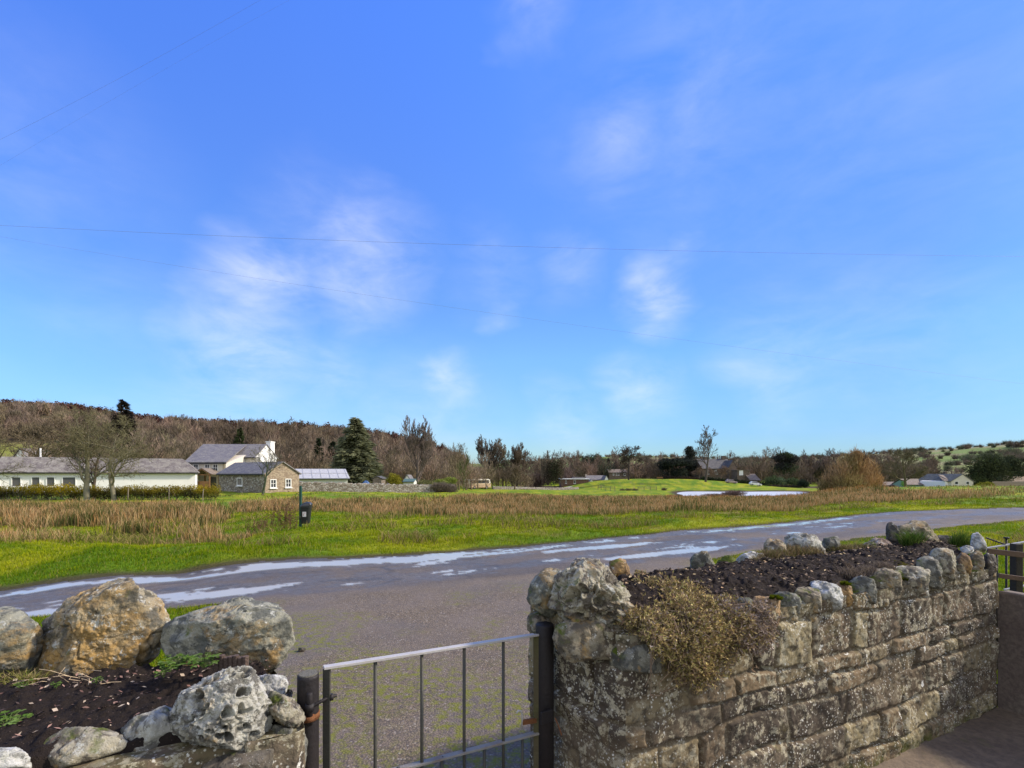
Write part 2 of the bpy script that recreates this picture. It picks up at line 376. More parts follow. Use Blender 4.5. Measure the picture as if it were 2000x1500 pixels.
    m = k.out(c, ro, k.bump(hb, .8, .012), spec=k.math('ADD', .2, k.math('MULTIPLY', k.attr('damp'), .16)))
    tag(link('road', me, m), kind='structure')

def rush_zone(x, y):
    x = np.asarray(x, float); y = np.asarray(y, float); yy = np.maximum(y, 1); px = CX+x/yy*F
    nn = n2(x, y, .12, 3, 101)
    near = np.interp(px, [420, 600, 700, 1000, 1300, 1600, 1750, 1900, 2100], [29, 24, 20.5, 20, 21.5, 24, 27.5, 34, 44])
    far = np.interp(px, [420, 600, 850, 920, 1000, 1600, 1700, 1800], [45, 47, 50, 70, 95, 100, 62, 50])
    a = sstep(-1, 2.5, y-near+nn*5)*sstep(-1, 5, far-y+nn*8)*sstep(440, 480, px)*sstep(2050, 1700, px)
    b = sstep(17.5, 20, y+nn*5)*sstep(44, 38, y)*sstep(430, 380, px+nn*90)
    c = sstep(.22, .45, n2(x, y, .6, 2, 102))*sstep(12, 14, y)*sstep(560, 430, px)*(y < 20)
    return np.clip(np.maximum(np.maximum(a, b), c), 0, 1)
def wood_mask(x, y):
    yy = np.maximum(y, 1); px = CX+x/yy*F; d = np.hypot(x, y)
    nn = n2(x, y, .01, 3, 120)
    m = sstep(940, 890, px)*sstep(150, 190, y)*sstep(900, 700, y)
    field = sstep(330, 300, y+nn*40)*sstep(210, 120, px+nn*60)
    return np.clip(m*(1-field), 0, 1)

# ------------------------------------------------------------------ blades (vectorised)
def blades(pos, hgt, wid, lean, c0, c1, bend=.35, seed=1):
    n = len(pos); r = np.random.default_rng(seed)
    a = r.uniform(0, 2*math.pi, n); la = r.uniform(0, 2*math.pi, n)
    side = np.stack([np.cos(a), np.sin(a), np.zeros(n)], 1)*(wid*.5)[:, None]
    ld = np.stack([np.cos(la), np.sin(la), np.zeros(n)], 1)
    up = np.array([0, 0, 1.0])
    mid = pos+up*(hgt*.55)[:, None]+ld*(hgt*lean*.35)[:, None]
    tip = pos+up*(hgt*(1-.25*lean))[:, None]+ld*(hgt*lean)[:, None]
    V = np.empty((n, 5, 3)); V[:, 0] = pos-side; V[:, 1] = pos+side; V[:, 2] = mid+side*.7; V[:, 3] = mid-side*.7; V[:, 4] = tip
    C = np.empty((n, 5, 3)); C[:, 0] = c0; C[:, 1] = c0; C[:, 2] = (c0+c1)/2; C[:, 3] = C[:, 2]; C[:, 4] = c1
    b = (np.arange(n)*5)[:, None]
    return V.reshape(-1, 3), b+np.array([[3, 2, 4]]), b+np.array([[0, 1, 2, 3]]), C.reshape(-1, 3)

def build_grass():
    r = np.random.default_rng(11)
    # verge and lawn grass, denser near the camera
    n = 520000
    u = r.uniform(-1.12, 1.12, n); D = np.exp(r.uniform(math.log(3.0), math.log(30), n)); x = u*D; y = D
    sd = road_sd(x, y)+.16*n2(x, y, 1.4, 3, 21)
    keep = (sd < -.03+r.uniform(0, .12, n)-.05-.22*sstep(3, -1, x)*(y > 4)*(y > np.interp(x, FAR[:, 0], FAR[:, 1])-.5)) & ~(inpoly(x, y, np.array([(-2.6, 1), (-.6, 1), (-.9, 2.3), (-2.6, 2.1)]))) & ~(inpoly(x, y, WALL_POLY_BIG))
    x = x[keep]; y = y[keep]; D = D[keep]; n = len(x); z = height(x, y)
    tuft = n2(x, y, 2.2, 2, 31); h = (.035+.035*r.random(n)+.07*np.maximum(tuft-.1, 0)+.22*np.maximum(n2(x, y, .9, 2, 33)-.38, 0))*(1+.02*D)
    h *= np.where(road_sd(x, y) > -.5, .8, 1.0)
    w = .0028+.00055*D
    g1 = np.array([.10, .195, .008]); g2 = np.array([.45, .46, .016]); st = np.array([.44, .36, .12])
    mixf = np.clip(sstep(-.4, .5, n2(x, y, .45, 3, 3))*.6+.5*n2(x, y, 1.9, 3, 35)+r.uniform(-.3, .5, n), 0, 1)
    c1 = g1+(g2-g1)*mixf[:, None]
    s = (r.random(n) < (.05+.5*sstep(.1, .55, n2(x, y, 1.3, 3, 8))*sstep(8, 13, y)))
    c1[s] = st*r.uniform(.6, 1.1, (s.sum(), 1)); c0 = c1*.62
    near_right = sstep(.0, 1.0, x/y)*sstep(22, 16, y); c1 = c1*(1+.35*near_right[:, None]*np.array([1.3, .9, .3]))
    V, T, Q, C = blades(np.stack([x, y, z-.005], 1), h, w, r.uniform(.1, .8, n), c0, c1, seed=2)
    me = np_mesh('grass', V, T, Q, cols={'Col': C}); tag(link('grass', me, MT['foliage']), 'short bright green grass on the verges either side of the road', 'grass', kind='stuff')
    # rushes
    n = 620000
    u = r.uniform(-1.12, 1.12, n); D = np.exp(r.uniform(math.log(11), math.log(112), n)); x = u*D; y = D
    cl = n2(x, y, .45, 3, 140)+.5*n2(x, y, 1.3, 2, 141)
    rz = rush_zone(x, y)*np.clip(.55+1.3*cl, .0, 1)
    k = r.random(n) < rz*(.55+.45*sstep(-.3, .1, n2(x, y, .18, 2, 143))); x = x[k]; y = y[k]; D = D[k]; cl = cl[k]; n = len(x); z = height(x, y)
    px = CX+x/y*F
    pond = sstep(1250, 1400, px)*sstep(75, 100, y)
    h = (1+.55*(px < 435)*sstep(32, 24, y))*(.30+.28*r.random(n)+.60*np.maximum(cl-.05, 0))*(1-.25*pond)*(1-.15*(y < 17))*(.75+.5*sstep(22, 60, y))
    w = .006+.0011*D
    b0 = np.array([.085, .095, .03]); tips = np.array([[.60, .35, .16], [.52, .27, .105], [.66, .46, .23], [.34, .26, .09], [.12, .125, .035]])
    wts = np.array([.27, .18, .29, .12, .14]); ti = r.choice(5, n, p=wts)
    dk = cl > .26; ti[dk & (r.random(n) < .6)] = 4
    red = (px > 1300) & (y > 60) & (r.random(n) < .5); c1 = tips[ti]*r.uniform(.7, 1.15, (n, 1)); c1[red] = np.array([.42, .17, .055])*r.uniform(.7, 1.1, (red.sum(), 1))
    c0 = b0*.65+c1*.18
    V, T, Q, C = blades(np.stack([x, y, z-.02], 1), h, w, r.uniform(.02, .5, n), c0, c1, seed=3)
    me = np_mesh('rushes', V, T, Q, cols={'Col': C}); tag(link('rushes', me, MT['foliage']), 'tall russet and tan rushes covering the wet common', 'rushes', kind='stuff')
    # straw coloured tussocks along the near edge of the rushes
    n = 90000
    u = r.uniform(-1.12, 1.12, n); D = np.exp(r.uniform(math.log(9), math.log(75), n)); x = u*D; y = D
    cl = n2(x, y, .8, 2, 150); k = (cl > .12) & (road_sd(x, y) < -1.2) & (rush_zone(x, y) < .6); x = x[k]; y = y[k]; D = D[k]; cl = cl[k]; n = len(x); z = height(x, y)
    c1 = np.array([.44, .33, .13])*r.uniform(.6, 1.1, (n, 1)); gg = r.random(n) < .45; c1[gg] = np.array([.22, .26, .035])*r.uniform(.6, 1.1, (gg.sum(), 1))
    V, T, Q, C = blades(np.stack([x, y, z-.01], 1), .10+.20*r.random(n)+.35*(cl-.1), .005+.0010*D, r.uniform(.4, 1.1, n), c1*.5, c1, seed=4)
    me = np_mesh('tussock_grass', V, T, Q, cols={'Col': C}); tag(link('tussock_grass', me, MT['foliage']), 'pale straw tussocks of rough grass around the rushes', 'rough grass', kind='stuff')

# ------------------------------------------------------------------ prisms, boxes, tubes
def prisms(p0, p1, r0, r1, ns=3):
    p0 = np.asarray(p0, float); p1 = np.asarray(p1, float); r0 = np.asarray(r0, float); r1 = np.asarray(r1, float); n = len(p0)
    d = p1-p0; d /= np.linalg.norm(d, axis=1)[:, None]+1e-9
    ref = np.where(np.abs(d[:, 2:3]) > .9, np.array([[1., 0, 0]]), np.array([[0, 0, 1.]]))
    a = np.cross(d, ref); a /= np.linalg.norm(a, axis=1)[:, None]+1e-9; b = np.cross(d, a)
    V = np.empty((n, 2*ns, 3))
    for i in range(ns):
        t = 2*math.pi*i/ns; o = a*math.cos(t)+b*math.sin(t)
        V[:, i] = p0+o*r0[:, None]; V[:, ns+i] = p1+o*r1[:, None]
    base = (np.arange(n)*2*ns)[:, None]; Q = [base+np.array([[i, (i+1) % ns, ns+(i+1) % ns, ns+i]]) for i in range(ns)]
    return V.reshape(-1, 3), np.concatenate(Q)

class MB:
    def __init__(s): s.v = []; s.f = []
    def add(s, vs, fs):
        o = len(s.v); s.v += [tuple(map(float, v)) for v in vs]; s.f += [tuple(int(i)+o for i in f) for f in fs]; return s
    def box(s, c, size, ax=None):
        """oriented box: centre c, full size, optional 3 axes"""
        c = np.array(c, float); hx, hy, hz = [q/2 for q in size]
        A = np.eye(3) if ax is None else np.array(ax, float)
        vs = [c+A[0]*sx*hx+A[1]*sy*hy+A[2]*sz*hz for sx in (-1, 1) for sy in (-1, 1) for sz in (-1, 1)]
        return s.add(vs, [(0, 1, 3, 2), (4, 6, 7, 5), (0, 4, 5, 1), (2, 3, 7, 6), (0, 2, 6, 4), (1, 5, 7, 3)])
    def bar(s, a, b, w, h, up=(0, 0, 1)):
        a = np.array(a, float); b = np.array(b, float); x = b-a; L = np.linalg.norm(x); x /= L
        y = np.cross(up, x); y /= np.linalg.norm(y); z = np.cross(x, y)
        return s.box((a+b)/2, (L, w, h), (x, y, z))
    def tube(s, pts, r, ns=10, cap=True):
        pts = [np.array(p, float) for p in pts]; n = len(pts); rs = r if hasattr(r, '__len__') else [r]*n
        rings = []; vs = []; fs = []
        for i, p in enumerate(pts):
            d = pts[min(i+1, n-1)]-pts[max(i-1, 0)]; d /= np.linalg.norm(d)+1e-9
            ref = np.array([1., 0, 0]) if abs(d[2]) > .8 else np.array([0, 0, 1.])
            a = np.cross(d, ref); a /= np.linalg.norm(a); b = np.cross(d, a)
            for k in range(ns):
                t = 2*math.pi*k/ns; vs.append(p+(a*math.cos(t)+b*math.sin(t))*rs[i])
        for i in range(n-1):
            for k in range(ns): fs.append((i*ns+k, i*ns+(k+1) % ns, (i+1)*ns+(k+1) % ns, (i+1)*ns+k))
        if cap: fs.append(tuple(range(ns))[::-1]); fs.append(tuple((n-1)*ns+k for k in range(ns)))
        return s.add(vs, fs)
    def prism(s, poly, a, b):
        """extrude polygon (list of 3d pts) by vector a->b"""
        off = np.array(b, float)-np.array(a, float); p = [np.array(q, float) for q in poly]; n = len(p)
        return s.add(p+[q+off for q in p], [tuple(range(n))[::-1], tuple(range(n, 2*n))]+[(i, (i+1) % n, n+(i+1) % n, n+i) for i in range(n)])
    def build(s, name, mat, parent=None, smooth=False, bevel=0):
        me = bpy.data.meshes.new(name); me.from_pydata(s.v, [], s.f); me.update()
        if smooth: me.polygons.foreach_set('use_smooth', [True]*len(me.polygons))
        o = link(name, me, mat, parent)
        if parent is not None:   # geometry is given in world space: bring it into the parent's
            from mathutils import Matrix
            q = parent; M = Matrix.Identity(4)
            while q is not None: M = (Matrix.Translation(q.location) @ q.rotation_euler.to_matrix().to_4x4()) @ M; q = q.parent
            me.transform(M.inverted())
        if bevel:
            b = o.modifiers.new('b', 'BEVEL'); b.width = bevel; b.segments = 2; b.limit_method = 'ANGLE'
        return o

# ------------------------------------------------------------------ bare trees
def grow(seed, style):
    r = random.Random(seed); segs = []   # (p0,p1,r0,r1,lev)
    S = {'broad': dict(fork=.2, spread=48, kids=(9, 7, 7, 6), lr=(.66, .62, .55, .5), up=.10, wig=.16, r=.024, trunk=.62),
         'tall': dict(fork=.25, spread=38, kids=(11, 6, 5, 4), lr=(.5, .55, .55, .5), up=.22, wig=.12, r=.018, trunk=.9),
         'vase': dict(fork=.08, spread=30, kids=(14, 8, 7, 5), lr=(1.1, .42, .5, .5), up=.26, wig=.07, r=.018, trunk=.45),
         'open': dict(fork=.3, spread=42, kids=(8, 6, 6, 5), lr=(.55, .55, .5, .5), up=.2, wig=.22, r=.022, trunk=.8),
         'wood': dict(fork=.25, spread=36, kids=(9, 6, 5, 0), lr=(.55, .55, .5, .5), up=.2, wig=.16, r=.016, trunk=.75),
         'round': dict(fork=.18, spread=52, kids=(9, 7, 7, 5), lr=(.6, .6, .6, .5), up=.05, wig=.2, r=.018, trunk=.6)}[style]
    def branch(p, d, L, rad, lev):
        ns = (8, 6, 5, 3, 2)[lev]; q = p; kids = S['kids'][lev] if lev < 4 else 0
        pts = [(p, d, 0)]
        for i in range(ns):
            w = S['wig']*(.4 if lev == 0 else 1)
            d = (d+Vector((r.gauss(0, w), r.gauss(0, w), r.gauss(0, w)+S['up']*(0 if lev == 0 else 1)))).normalized()
            q2 = q+d*(L/ns); r0 = rad*(1-i/ns*.75); r1 = rad*(1-(i+1)/ns*.75)
            segs.append((tuple(q), tuple(q2), r0, r1, lev)); q = q2; pts.append((q, d, (i+1)/ns))
        for k in range(kids):
            t0 = S['fork'] if lev == 0 else .2
            t = t0+(1-t0)*((k+r.random())/kids); i = min(ns, max(1, int(round(t*ns)))); bp, bd, bt = pts[i]
            ang = math.radians(S['spread']*r.uniform(.7, 1.3)*(1.0 if lev else (1.15-.5*t)))
            ax = bd.orthogonal().normalized(); ax.rotate(__import__('mathutils').Quaternion(bd, r.uniform(0, 6.28)+k*2.4))
            nd = bd.copy(); nd.rotate(__import__('mathutils').Quaternion(ax, ang))
            branch(bp, nd, L*S['lr'][lev]*(1.15-.55*t)*r.uniform(.8, 1.15), rad*(1-.75*bt)*r.uniform(.5, .7), lev+1)
    branch(Vector((0, 0, 0)), Vector((0, 0, 1)), S['trunk'], S['r'], 0)
    z = max(s[1][2] for s in segs); k = 1/z
    P0 = np.array([s[0] for s in segs])*k; P1 = np.array([s[1] for s in segs])*k
    R0 = np.array([s[2] for s in segs])*k; R1 = np.array([s[3] for s in segs])*k; L = np.array([s[4] for s in segs])
    return P0, P1, R0, R1, L
TREES = {}
def tree_meshes(style, seed, rmin):
    key = (style, seed, rmin)
    if key in TREES: return TREES[key]
    P0, P1, R0, R1, L = grow(seed, style)
    a = L <= 1; V, Q = prisms(P0[a], P1[a], np.maximum(R0[a], rmin*1.2), np.maximum(R1[a], rmin), 6)
    tm = np_mesh('trunk', V, quads=Q, smooth=True)
    b = ~a; V, Q = prisms(P0[b], P1[b], np.maximum(R0[b], rmin), np.maximum(R1[b], rmin*.6), 3)
    cm = np_mesh('crown', V, quads=Q)
    tm.materials.append(MT['bark']); cm.materials.append(MT['bark'])
    TREES[key] = (tm, cm); return TREES[key]
def bare_tree(px, D, topy, style, seed, label, wide=1.0, col=(.16, .125, .085), rmin=.0011, basey=None, group=None, name='bare_tree', tcol=None, zb=None):
    x, y = XY(px, D); z0 = float(height(np.array([x]), np.array([y]))[0]) if zb is None else zb
    if basey: z0 = H-(basey-HY)/F*D
    zt = H-(topy-HY)/F*D; hh = zt-z0
    if style in ('vase', 'tall'): wide *= 1.5
    rmin = max(rmin, (.0020 if D > 90 else .0014))*(1.25 if D > 140 else 1)
    t = empty(name, (x, y, z0-.05), label, 'tree', group, rz=seed*1.7)
    tm, cm = tree_meshes(style, seed % 100, rmin)
    a = link('trunk', tm, MT['bark'], t); b = link('crown', cm, MT['bark'], t)
    for o, c in ((a, tcol or tuple(q*.9 for q in col)), (b, col)): o.scale = (hh*wide, hh*wide, hh); o.color = (*c, 1)
    return t

# shards: cheap leafy/twiggy volumes ------------------------------------------------
def shards(cent, rad, hgt, n_per, size, cols, style='bare', seed=0, base=None):
    """cent (T,3) crown-centre, rad (T,), hgt (T,) crown height; returns V,T,C"""
    r = np.random.default_rng(seed); T = len(cent); N = T*n_per; ti = np.repeat(np.arange(T), n_per)
    d = r.normal(size=(N, 3)); d /= np.linalg.norm(d, axis=1)[:, None]
    rr = r.random(N)**(.45 if style != 'bare' else .6)
    lump = 1+.28*fbm(d*2.2+cent[ti]*3.1, 2, 5)*1.6
    off = d*rr[:, None]*np.stack([rad[ti], rad[ti], hgt[ti]*.5], 1)*lump[:, None]
    c = cent[ti]+off
    if style == 'bare':
        root = cent[ti]-np.stack([0*rr, 0*rr, hgt[ti]*.75], 1); ax = c-root; ax /= np.linalg.norm(ax, axis=1)[:, None]+1e-9
        ax = ax+r.normal(size=(N, 3))*.35; ax /= np.linalg.norm(ax, axis=1)[:, None]
        L = size[ti]*r.uniform(1.5, 4, N); W = size[ti]*r.uniform(.12, .25, N)
    else:
        ax = r.normal(size=(N, 3)); ax /= np.linalg.norm(ax, axis=1)[:, None]
        L = size[ti]*r.uniform(.6, 1.4, N); W = size[ti]*r.uniform(.35, .7, N)
    s = np.cross(ax, r.normal(size=(N, 3))); s /= np.linalg.norm(s, axis=1)[:, None]+1e-9
    V = np.empty((N, 3, 3)); V[:, 0] = c-ax*(L*.5)[:, None]-s*(W*.5)[:, None]; V[:, 1] = c-ax*(L*.5)[:, None]+s*(W*.5)[:, None]; V[:, 2] = c+ax*(L*.5)[:, None]
    C = np.repeat((cols[ti]*r.uniform(.6, 1.35, (N, 1)))[:, None, :], 3, 1)
    return V.reshape(-1, 3), np.arange(N*3).reshape(-1, 3), C.reshape(-1, 3)
def leafy(name, label, cat, clumps, cols, trunk=None, n=1400, size=.3, seed=0, mat='foliage', loc=None, tcol=(.10, .08, .055), group=None, style='leaf'):
    """clumps: list of (x,y,z,rad,hgt) world; one thing: crown (+trunk)"""
    cl = np.array(clumps, float); o = np.array(loc if loc is not None else (cl[0, 0], cl[0, 1], (cl[:, 2]-cl[:, 4]/2).min()))
    t = empty(name, tuple(o), label, cat, group)
    c = cl[:, :3]-o
    V, T, C = shards(c, cl[:, 3], cl[:, 4], n, np.full(len(cl), size), np.array(cols)[np.arange(len(cl)) % len(cols)], style, seed)
    me = np_mesh('crown', V, T, cols={'Col': C}); link('crown', me, MT[mat], t)
    if trunk:
        m = MB(); m.tube([(0, 0, -.1), (0, 0, trunk[0]*.5), (0, 0, trunk[0])], [trunk[1], trunk[1]*.8, trunk[1]*.5], 8)
        me = bpy.data.meshes.new('trunk'); me.from_pydata(m.v, [], m.f); k = link('trunk', me, MT['bark'], t); k.color = (*tcol, 1)
    return t
def conifer(px, D, topy, wpx, label, col=(.045, .06, .028), basey=None, seed=1, tiers=22, sparse=.0, name='conifer', zb=None, group=None):
    x, y = XY(px, D); z0 = zb if zb is not None else float(height(np.array([x]), np.array([y]))[0]); zt = H-(topy-HY)/F*D; hh = zt-z0; R = wpx/2/F*D
    r = np.random.default_rng(seed); t = empty(name, (x, y, z0), label, 'tree', group)
    Vs = []; Cs = []; N = 0; tr = MB(); tr.tube([(0, 0, -.1), (0, 0, hh*.5), (0, 0, hh*.97)], [R*.07, R*.05, .03], 7)
    P0 = []; P1 = []
    for i in range(tiers):
        f = (i+.5)/tiers; z = hh*(.08+.9*f); L = R*(1-f)**.75*(.95 if f > .12 else .7)+.15
        nb = int(6+9*(1-f))
        for b in range(nb):
            if r.random() < sparse: continue
            a = r.uniform(0, 6.28); Lb = L*r.uniform(.65, 1.12); zz = z+r.uniform(-.5, .5)*hh/tiers
            n = int(40+70*(1-f)); s = r.random(n)**.7
            dx = np.array([math.cos(a), math.sin(a), 0]); sx = np.array([-math.sin(a), math.cos(a), 0])
            p = dx*(s*Lb)[:, None]+sx*(r.normal(size=n)*.16*Lb*(1.1-s))[:, None]+np.array([0, 0, 1])*(zz-.10*Lb*s-.06*Lb*s*s+r.normal(size=n)*.035*R)[:, None]
            ax = dx*.8+sx*r.normal(size=(n, 1))*.6+np.array([0, 0, -.3])*r.random((n, 1)); ax /= np.linalg.norm(ax, axis=1)[:, None]
            sd = np.cross(ax, r.normal(size=(n, 3))); sd /= np.linalg.norm(sd, axis=1)[:, None]
            ln = R*.16*r.uniform(.6, 1.3, n); wd = ln*.3
            V = np.empty((n, 3, 3)); V[:, 0] = p-sd*wd[:, None]*.5; V[:, 1] = p+sd*wd[:, None]*.5; V[:, 2] = p+ax*ln[:, None]
            Vs.append(V.reshape(-1, 3)); cc = np.array(col)*(r.uniform(.6, 1.5, (n, 1)))*np.array([1, 1, 1]); Cs.append(np.repeat(cc, 3, 0)); N += n
            P0.append((0, 0, zz)); P1.append(tuple(dx*Lb*.85+np.array([0, 0, zz-.14*Lb])))
    V = np.concatenate(Vs); me = np_mesh('crown', V, np.arange(N*3).reshape(-1, 3), cols={'Col': np.concatenate(Cs)}); link('crown', me, MT['foliage'], t)
    Vp, Q = prisms(P0, P1, np.full(len(P0), R*.012), np.full(len(P0), R*.005), 3)
    tr.add(Vp, Q); me = bpy.data.meshes.new('trunk'); me.from_pydata(tr.v, [], tr.f); k = link('trunk', me, MT['bark'], t); k.color = (.09, .07, .05, 1)
    return t

# ------------------------------------------------------------------ rocks
_ico = {}
def ico(n):
    if n not in _ico:
        import bmesh
        bm = bmesh.new(); bmesh.ops.create_icosphere(bm, subdivisions=n, radius=1); bm.verts.index_update()
        V = np.array([v.co[:] for v in bm.verts]); T = np.array([[v.index for v in f.verts] for f in bm.faces]); bm.free(); _ico[n] = (V, T)
    return _ico[n]
def rock(name, outline, D, depth, mat, label=None, cat='rock', parent=None, seed=0, rough=.05, pits=0, pitr=.14, pitd=.22, sub=5, p=36, strata=0.0, grp=None, facet=9):
    """outline = photo-pixel polygon of the stone's silhouette, built at its real depth D (centre) and thickness"""
    pts = np.array([P(a, b, D) for a, b in outline]); xz = pts[:, [0, 2]]
    # convex hull
    ps = sorted(map(tuple, xz)); 
    def half(ps):
        h = []
        for q in ps:
            while len(h) > 1 and (h[-1][0]-h[-2][0])*(q[1]-h[-2][1])-(h[-1][1]-h[-2][1])*(q[0]-h[-2][0]) <= 0: h.pop()
            h.append(q)
        return h
    hull = np.array(half(ps)[:-1]+half(ps[::-1])[:-1]); c = (hull.min(0)+hull.max(0))/2
    c = c*.5+hull.mean(0)*.5
    r = np.random.default_rng(seed+5); N = []; dd = []
    for i in range(len(hull)):
        a = hull[i]; b = hull[(i+1) % len(hull)]; e = b-a; nrm = np.array([e[1], -e[0]])
        if np.linalg.norm(nrm) < 1e-6: continue
        nrm /= np.linalg.norm(nrm); d0 = nrm@(a-c)
        # flank plane following the line of sight along this edge, then a chamfer that closes the far side
        A3 = np.array([a[0], D, a[1]-H]); B3 = np.array([b[0], D, b[1]-H]); n3 = np.cross(A3, B3); n3 /= np.linalg.norm(n3)
        if n3[0]*nrm[0]+n3[2]*nrm[1] < 0: n3 = -n3
        N.append(n3); dd.append((n3@(A3-np.array([c[0], D, c[1]-H])))*1.17)
        ty = r.uniform(.45, .9); n4 = np.array([nrm[0], ty, nrm[1]]); l = np.linalg.norm(n4); N.append(n4/l); dd.append((d0+ty*depth*r.uniform(.12, .3))/l)
        ty = -r.uniform(.4, .9); n4 = np.array([nrm[0], ty, nrm[1]]); l = np.linalg.norm(n4); N.append(n4/l); dd.append((d0-ty*depth*r.uniform(.15, .4))/l)
    sz = (np.ptp(hull[:, 0])+np.ptp(hull[:, 1]))/4
    N += [(0, -1, 0), (0, 1, 0)]; dd += [depth*.56, depth*.56]
    for k in range(facet):
        v = r.normal(size=3); v[1] = -abs(v[1])-.4 if k % 3 else abs(v[1])+.4; v /= np.linalg.norm(v); N.append(v)
        # keep these cuts outside the silhouette
        sup = max(v[0]*(h[0]-c[0])+v[2]*(h[1]-c[1]) for h in hull); dd.append(max(sup*.98, .01)+abs(v[1])*depth*.5*r.uniform(.25, .7))
    N = np.array(N, float); dd = np.maximum(np.array(dd), sz*.15)
    V, T = ico(sub); q = np.maximum(V@N.T, 0)/dd; rad = (q**p).sum(1)**(-1/p)
    # chipped facets: small flat cuts just under the surface
    K_ = 46; vk = r.normal(size=(K_, 3)); vk /= np.linalg.norm(vk, axis=1)[:, None]; rk = (((np.maximum(vk@N.T, 0)/dd)**p).sum(1))**(-1/p)
    for k in range(K_):
        g_ = (vk@N.T)/dd; nb = N[np.argmax(g_[k])]; nk = vk[k]*.35+nb*.75+r.normal(size=3)*.22; nk /= np.linalg.norm(nk); dk_ = rk[k]*(nk@vk[k])*r.uniform(.955, .995)
        dn_ = V@nk; m_ = dn_ > .05; rad[m_] = np.minimum(rad[m_], np.maximum(dk_/dn_[m_], rad[m_]*.86))
    X = V*rad[:, None]; s = sz
    w = X/s
    n1 = fbm(w*1.7+seed*3.3, 3, seed+1); nd = fbm(w*5+seed, 4, seed+2); rg = 1-np.abs(fbm(w*3.1+seed*1.7, 3, seed+3))*2
    cr = fbm(w*1.3+seed*5.1, 3, seed+8); crack = np.exp(-(cr/.035)**2)
    st = fbm(w*2.2+seed*2.1, 2, seed+9)*5; terr = (np.floor(st)+sstep(.35, .65, st-np.floor(st))-st)
    disp = rough*(.6*n1+.6*nd+.3*(rg-.6)-.6*crack+.14*terr)
    if strata: disp = disp+strata*(np.abs(((w[:, 2]*2.3+.5*w[:, 0]+.5*n1) % 1)-.5)-.25)
    fine = fbm(w*16+seed, 3, seed+4)*rough*.34
    disp = disp+fine
    if pits:
        pc = r.normal(size=(pits, 3)); pc /= np.linalg.norm(pc, axis=1)[:, None]; pr = pitr*r.uniform(.4, 1.3, pits)
        dirw = V+.12*np.stack([fbm(V*4, 2, 71), fbm(V*4, 2, 72), fbm(V*4, 2, 73)], 1)
        dep = np.zeros(len(V)); rim = np.zeros(len(V))
        for k in range(pits):
            dk = np.linalg.norm(dirw-pc[k], axis=1)/pr[k]; dep = np.maximum(dep, np.exp(-dk**6)*min(1.25, pr[k]/pitr*.8+.25)); rim = np.maximum(rim, np.exp(-((dk-1.25)/.3)**2))
        cell = fbm(dirw*6, 3, seed+90); dep = np.maximum(dep, sstep(.2, .4, cell)*.22)
        disp = disp-dep*pitd+rim*.035
    X = X+V*(disp*s)[:, None]
    base = np.array([c[0], D, c[1]])
    me = np_mesh(name, X, T, smooth=True)
    o = link(name, me, MT[mat], parent)
    if parent is None: o.location = base
    else: o.location = base-np.array(parent.location)
    if label: tag(o, label, cat, grp)
    return o
def zo(pts, ox, oy, s): return [(ox+a*s, oy+b*s) for a, b in pts]
def rect(x0, y0, x1, y1, j=.18, seed=0):
    r = random.Random(seed*7+int(x0)); w = x1-x0; h = y1-y0; q = lambda a: a*r.uniform(.3, 1)*j
    return [(x0, y0+q(h)*1.5), (x0+q(w)*1.8, y0), (x1-q(w)*1.8, y0+q(h)*.4), (x1, y0+q(h)*1.6), (x1, y1-q(h)), (x1-q(w), y1), (x0+q(w), y1), (x0, y1-q(h))]

# ------------------------------------------------------------------ rubble walls as carved surfaces
def course_pattern(s, z, seed, ch=.115, lw=(.16, .42)):
    """returns edge distance, stone id, random for a coursed rubble face"""
    w1 = n2(s, z, 3.0, 3, seed)*.042; w2 = n2(s, z, 6, 3, seed+1)*.03
    zz = z+w1+n2(s, s*0, 1.1, 2, seed+2)*.03; ss = s+w2
    r = random.Random(seed); ze = [-.3]
    while ze[-1] < 2.2: ze.append(ze[-1]+ch*r.uniform(.62, 1.5))
    ze = np.array(ze); ci = np.clip(np.searchsorted(ze, zz)-1, 0, len(ze)-2)
    dz = np.minimum(zz-ze[ci], ze[ci+1]-zz); ed = np.full(s.shape, 1.0); sid = np.zeros(s.shape)
    for c in np.unique(ci):
        m = ci == c; se = [-12.0+r.uniform(0, .3)] if False else [s.min()-.5-r.uniform(0, .3)]
        while se[-1] < s.max()+.6: se.append(se[-1]+r.uniform(*lw))
        se = np.array(se); k = np.clip(np.searchsorted(se, ss[m])-1, 0, len(se)-2)
        sk = ss[m]; d = np.minimum(sk-se[k], se[k+1]-sk); ed[m] = np.minimum(dz[m], d); sid[m] = c*97+k
    return ed, sid
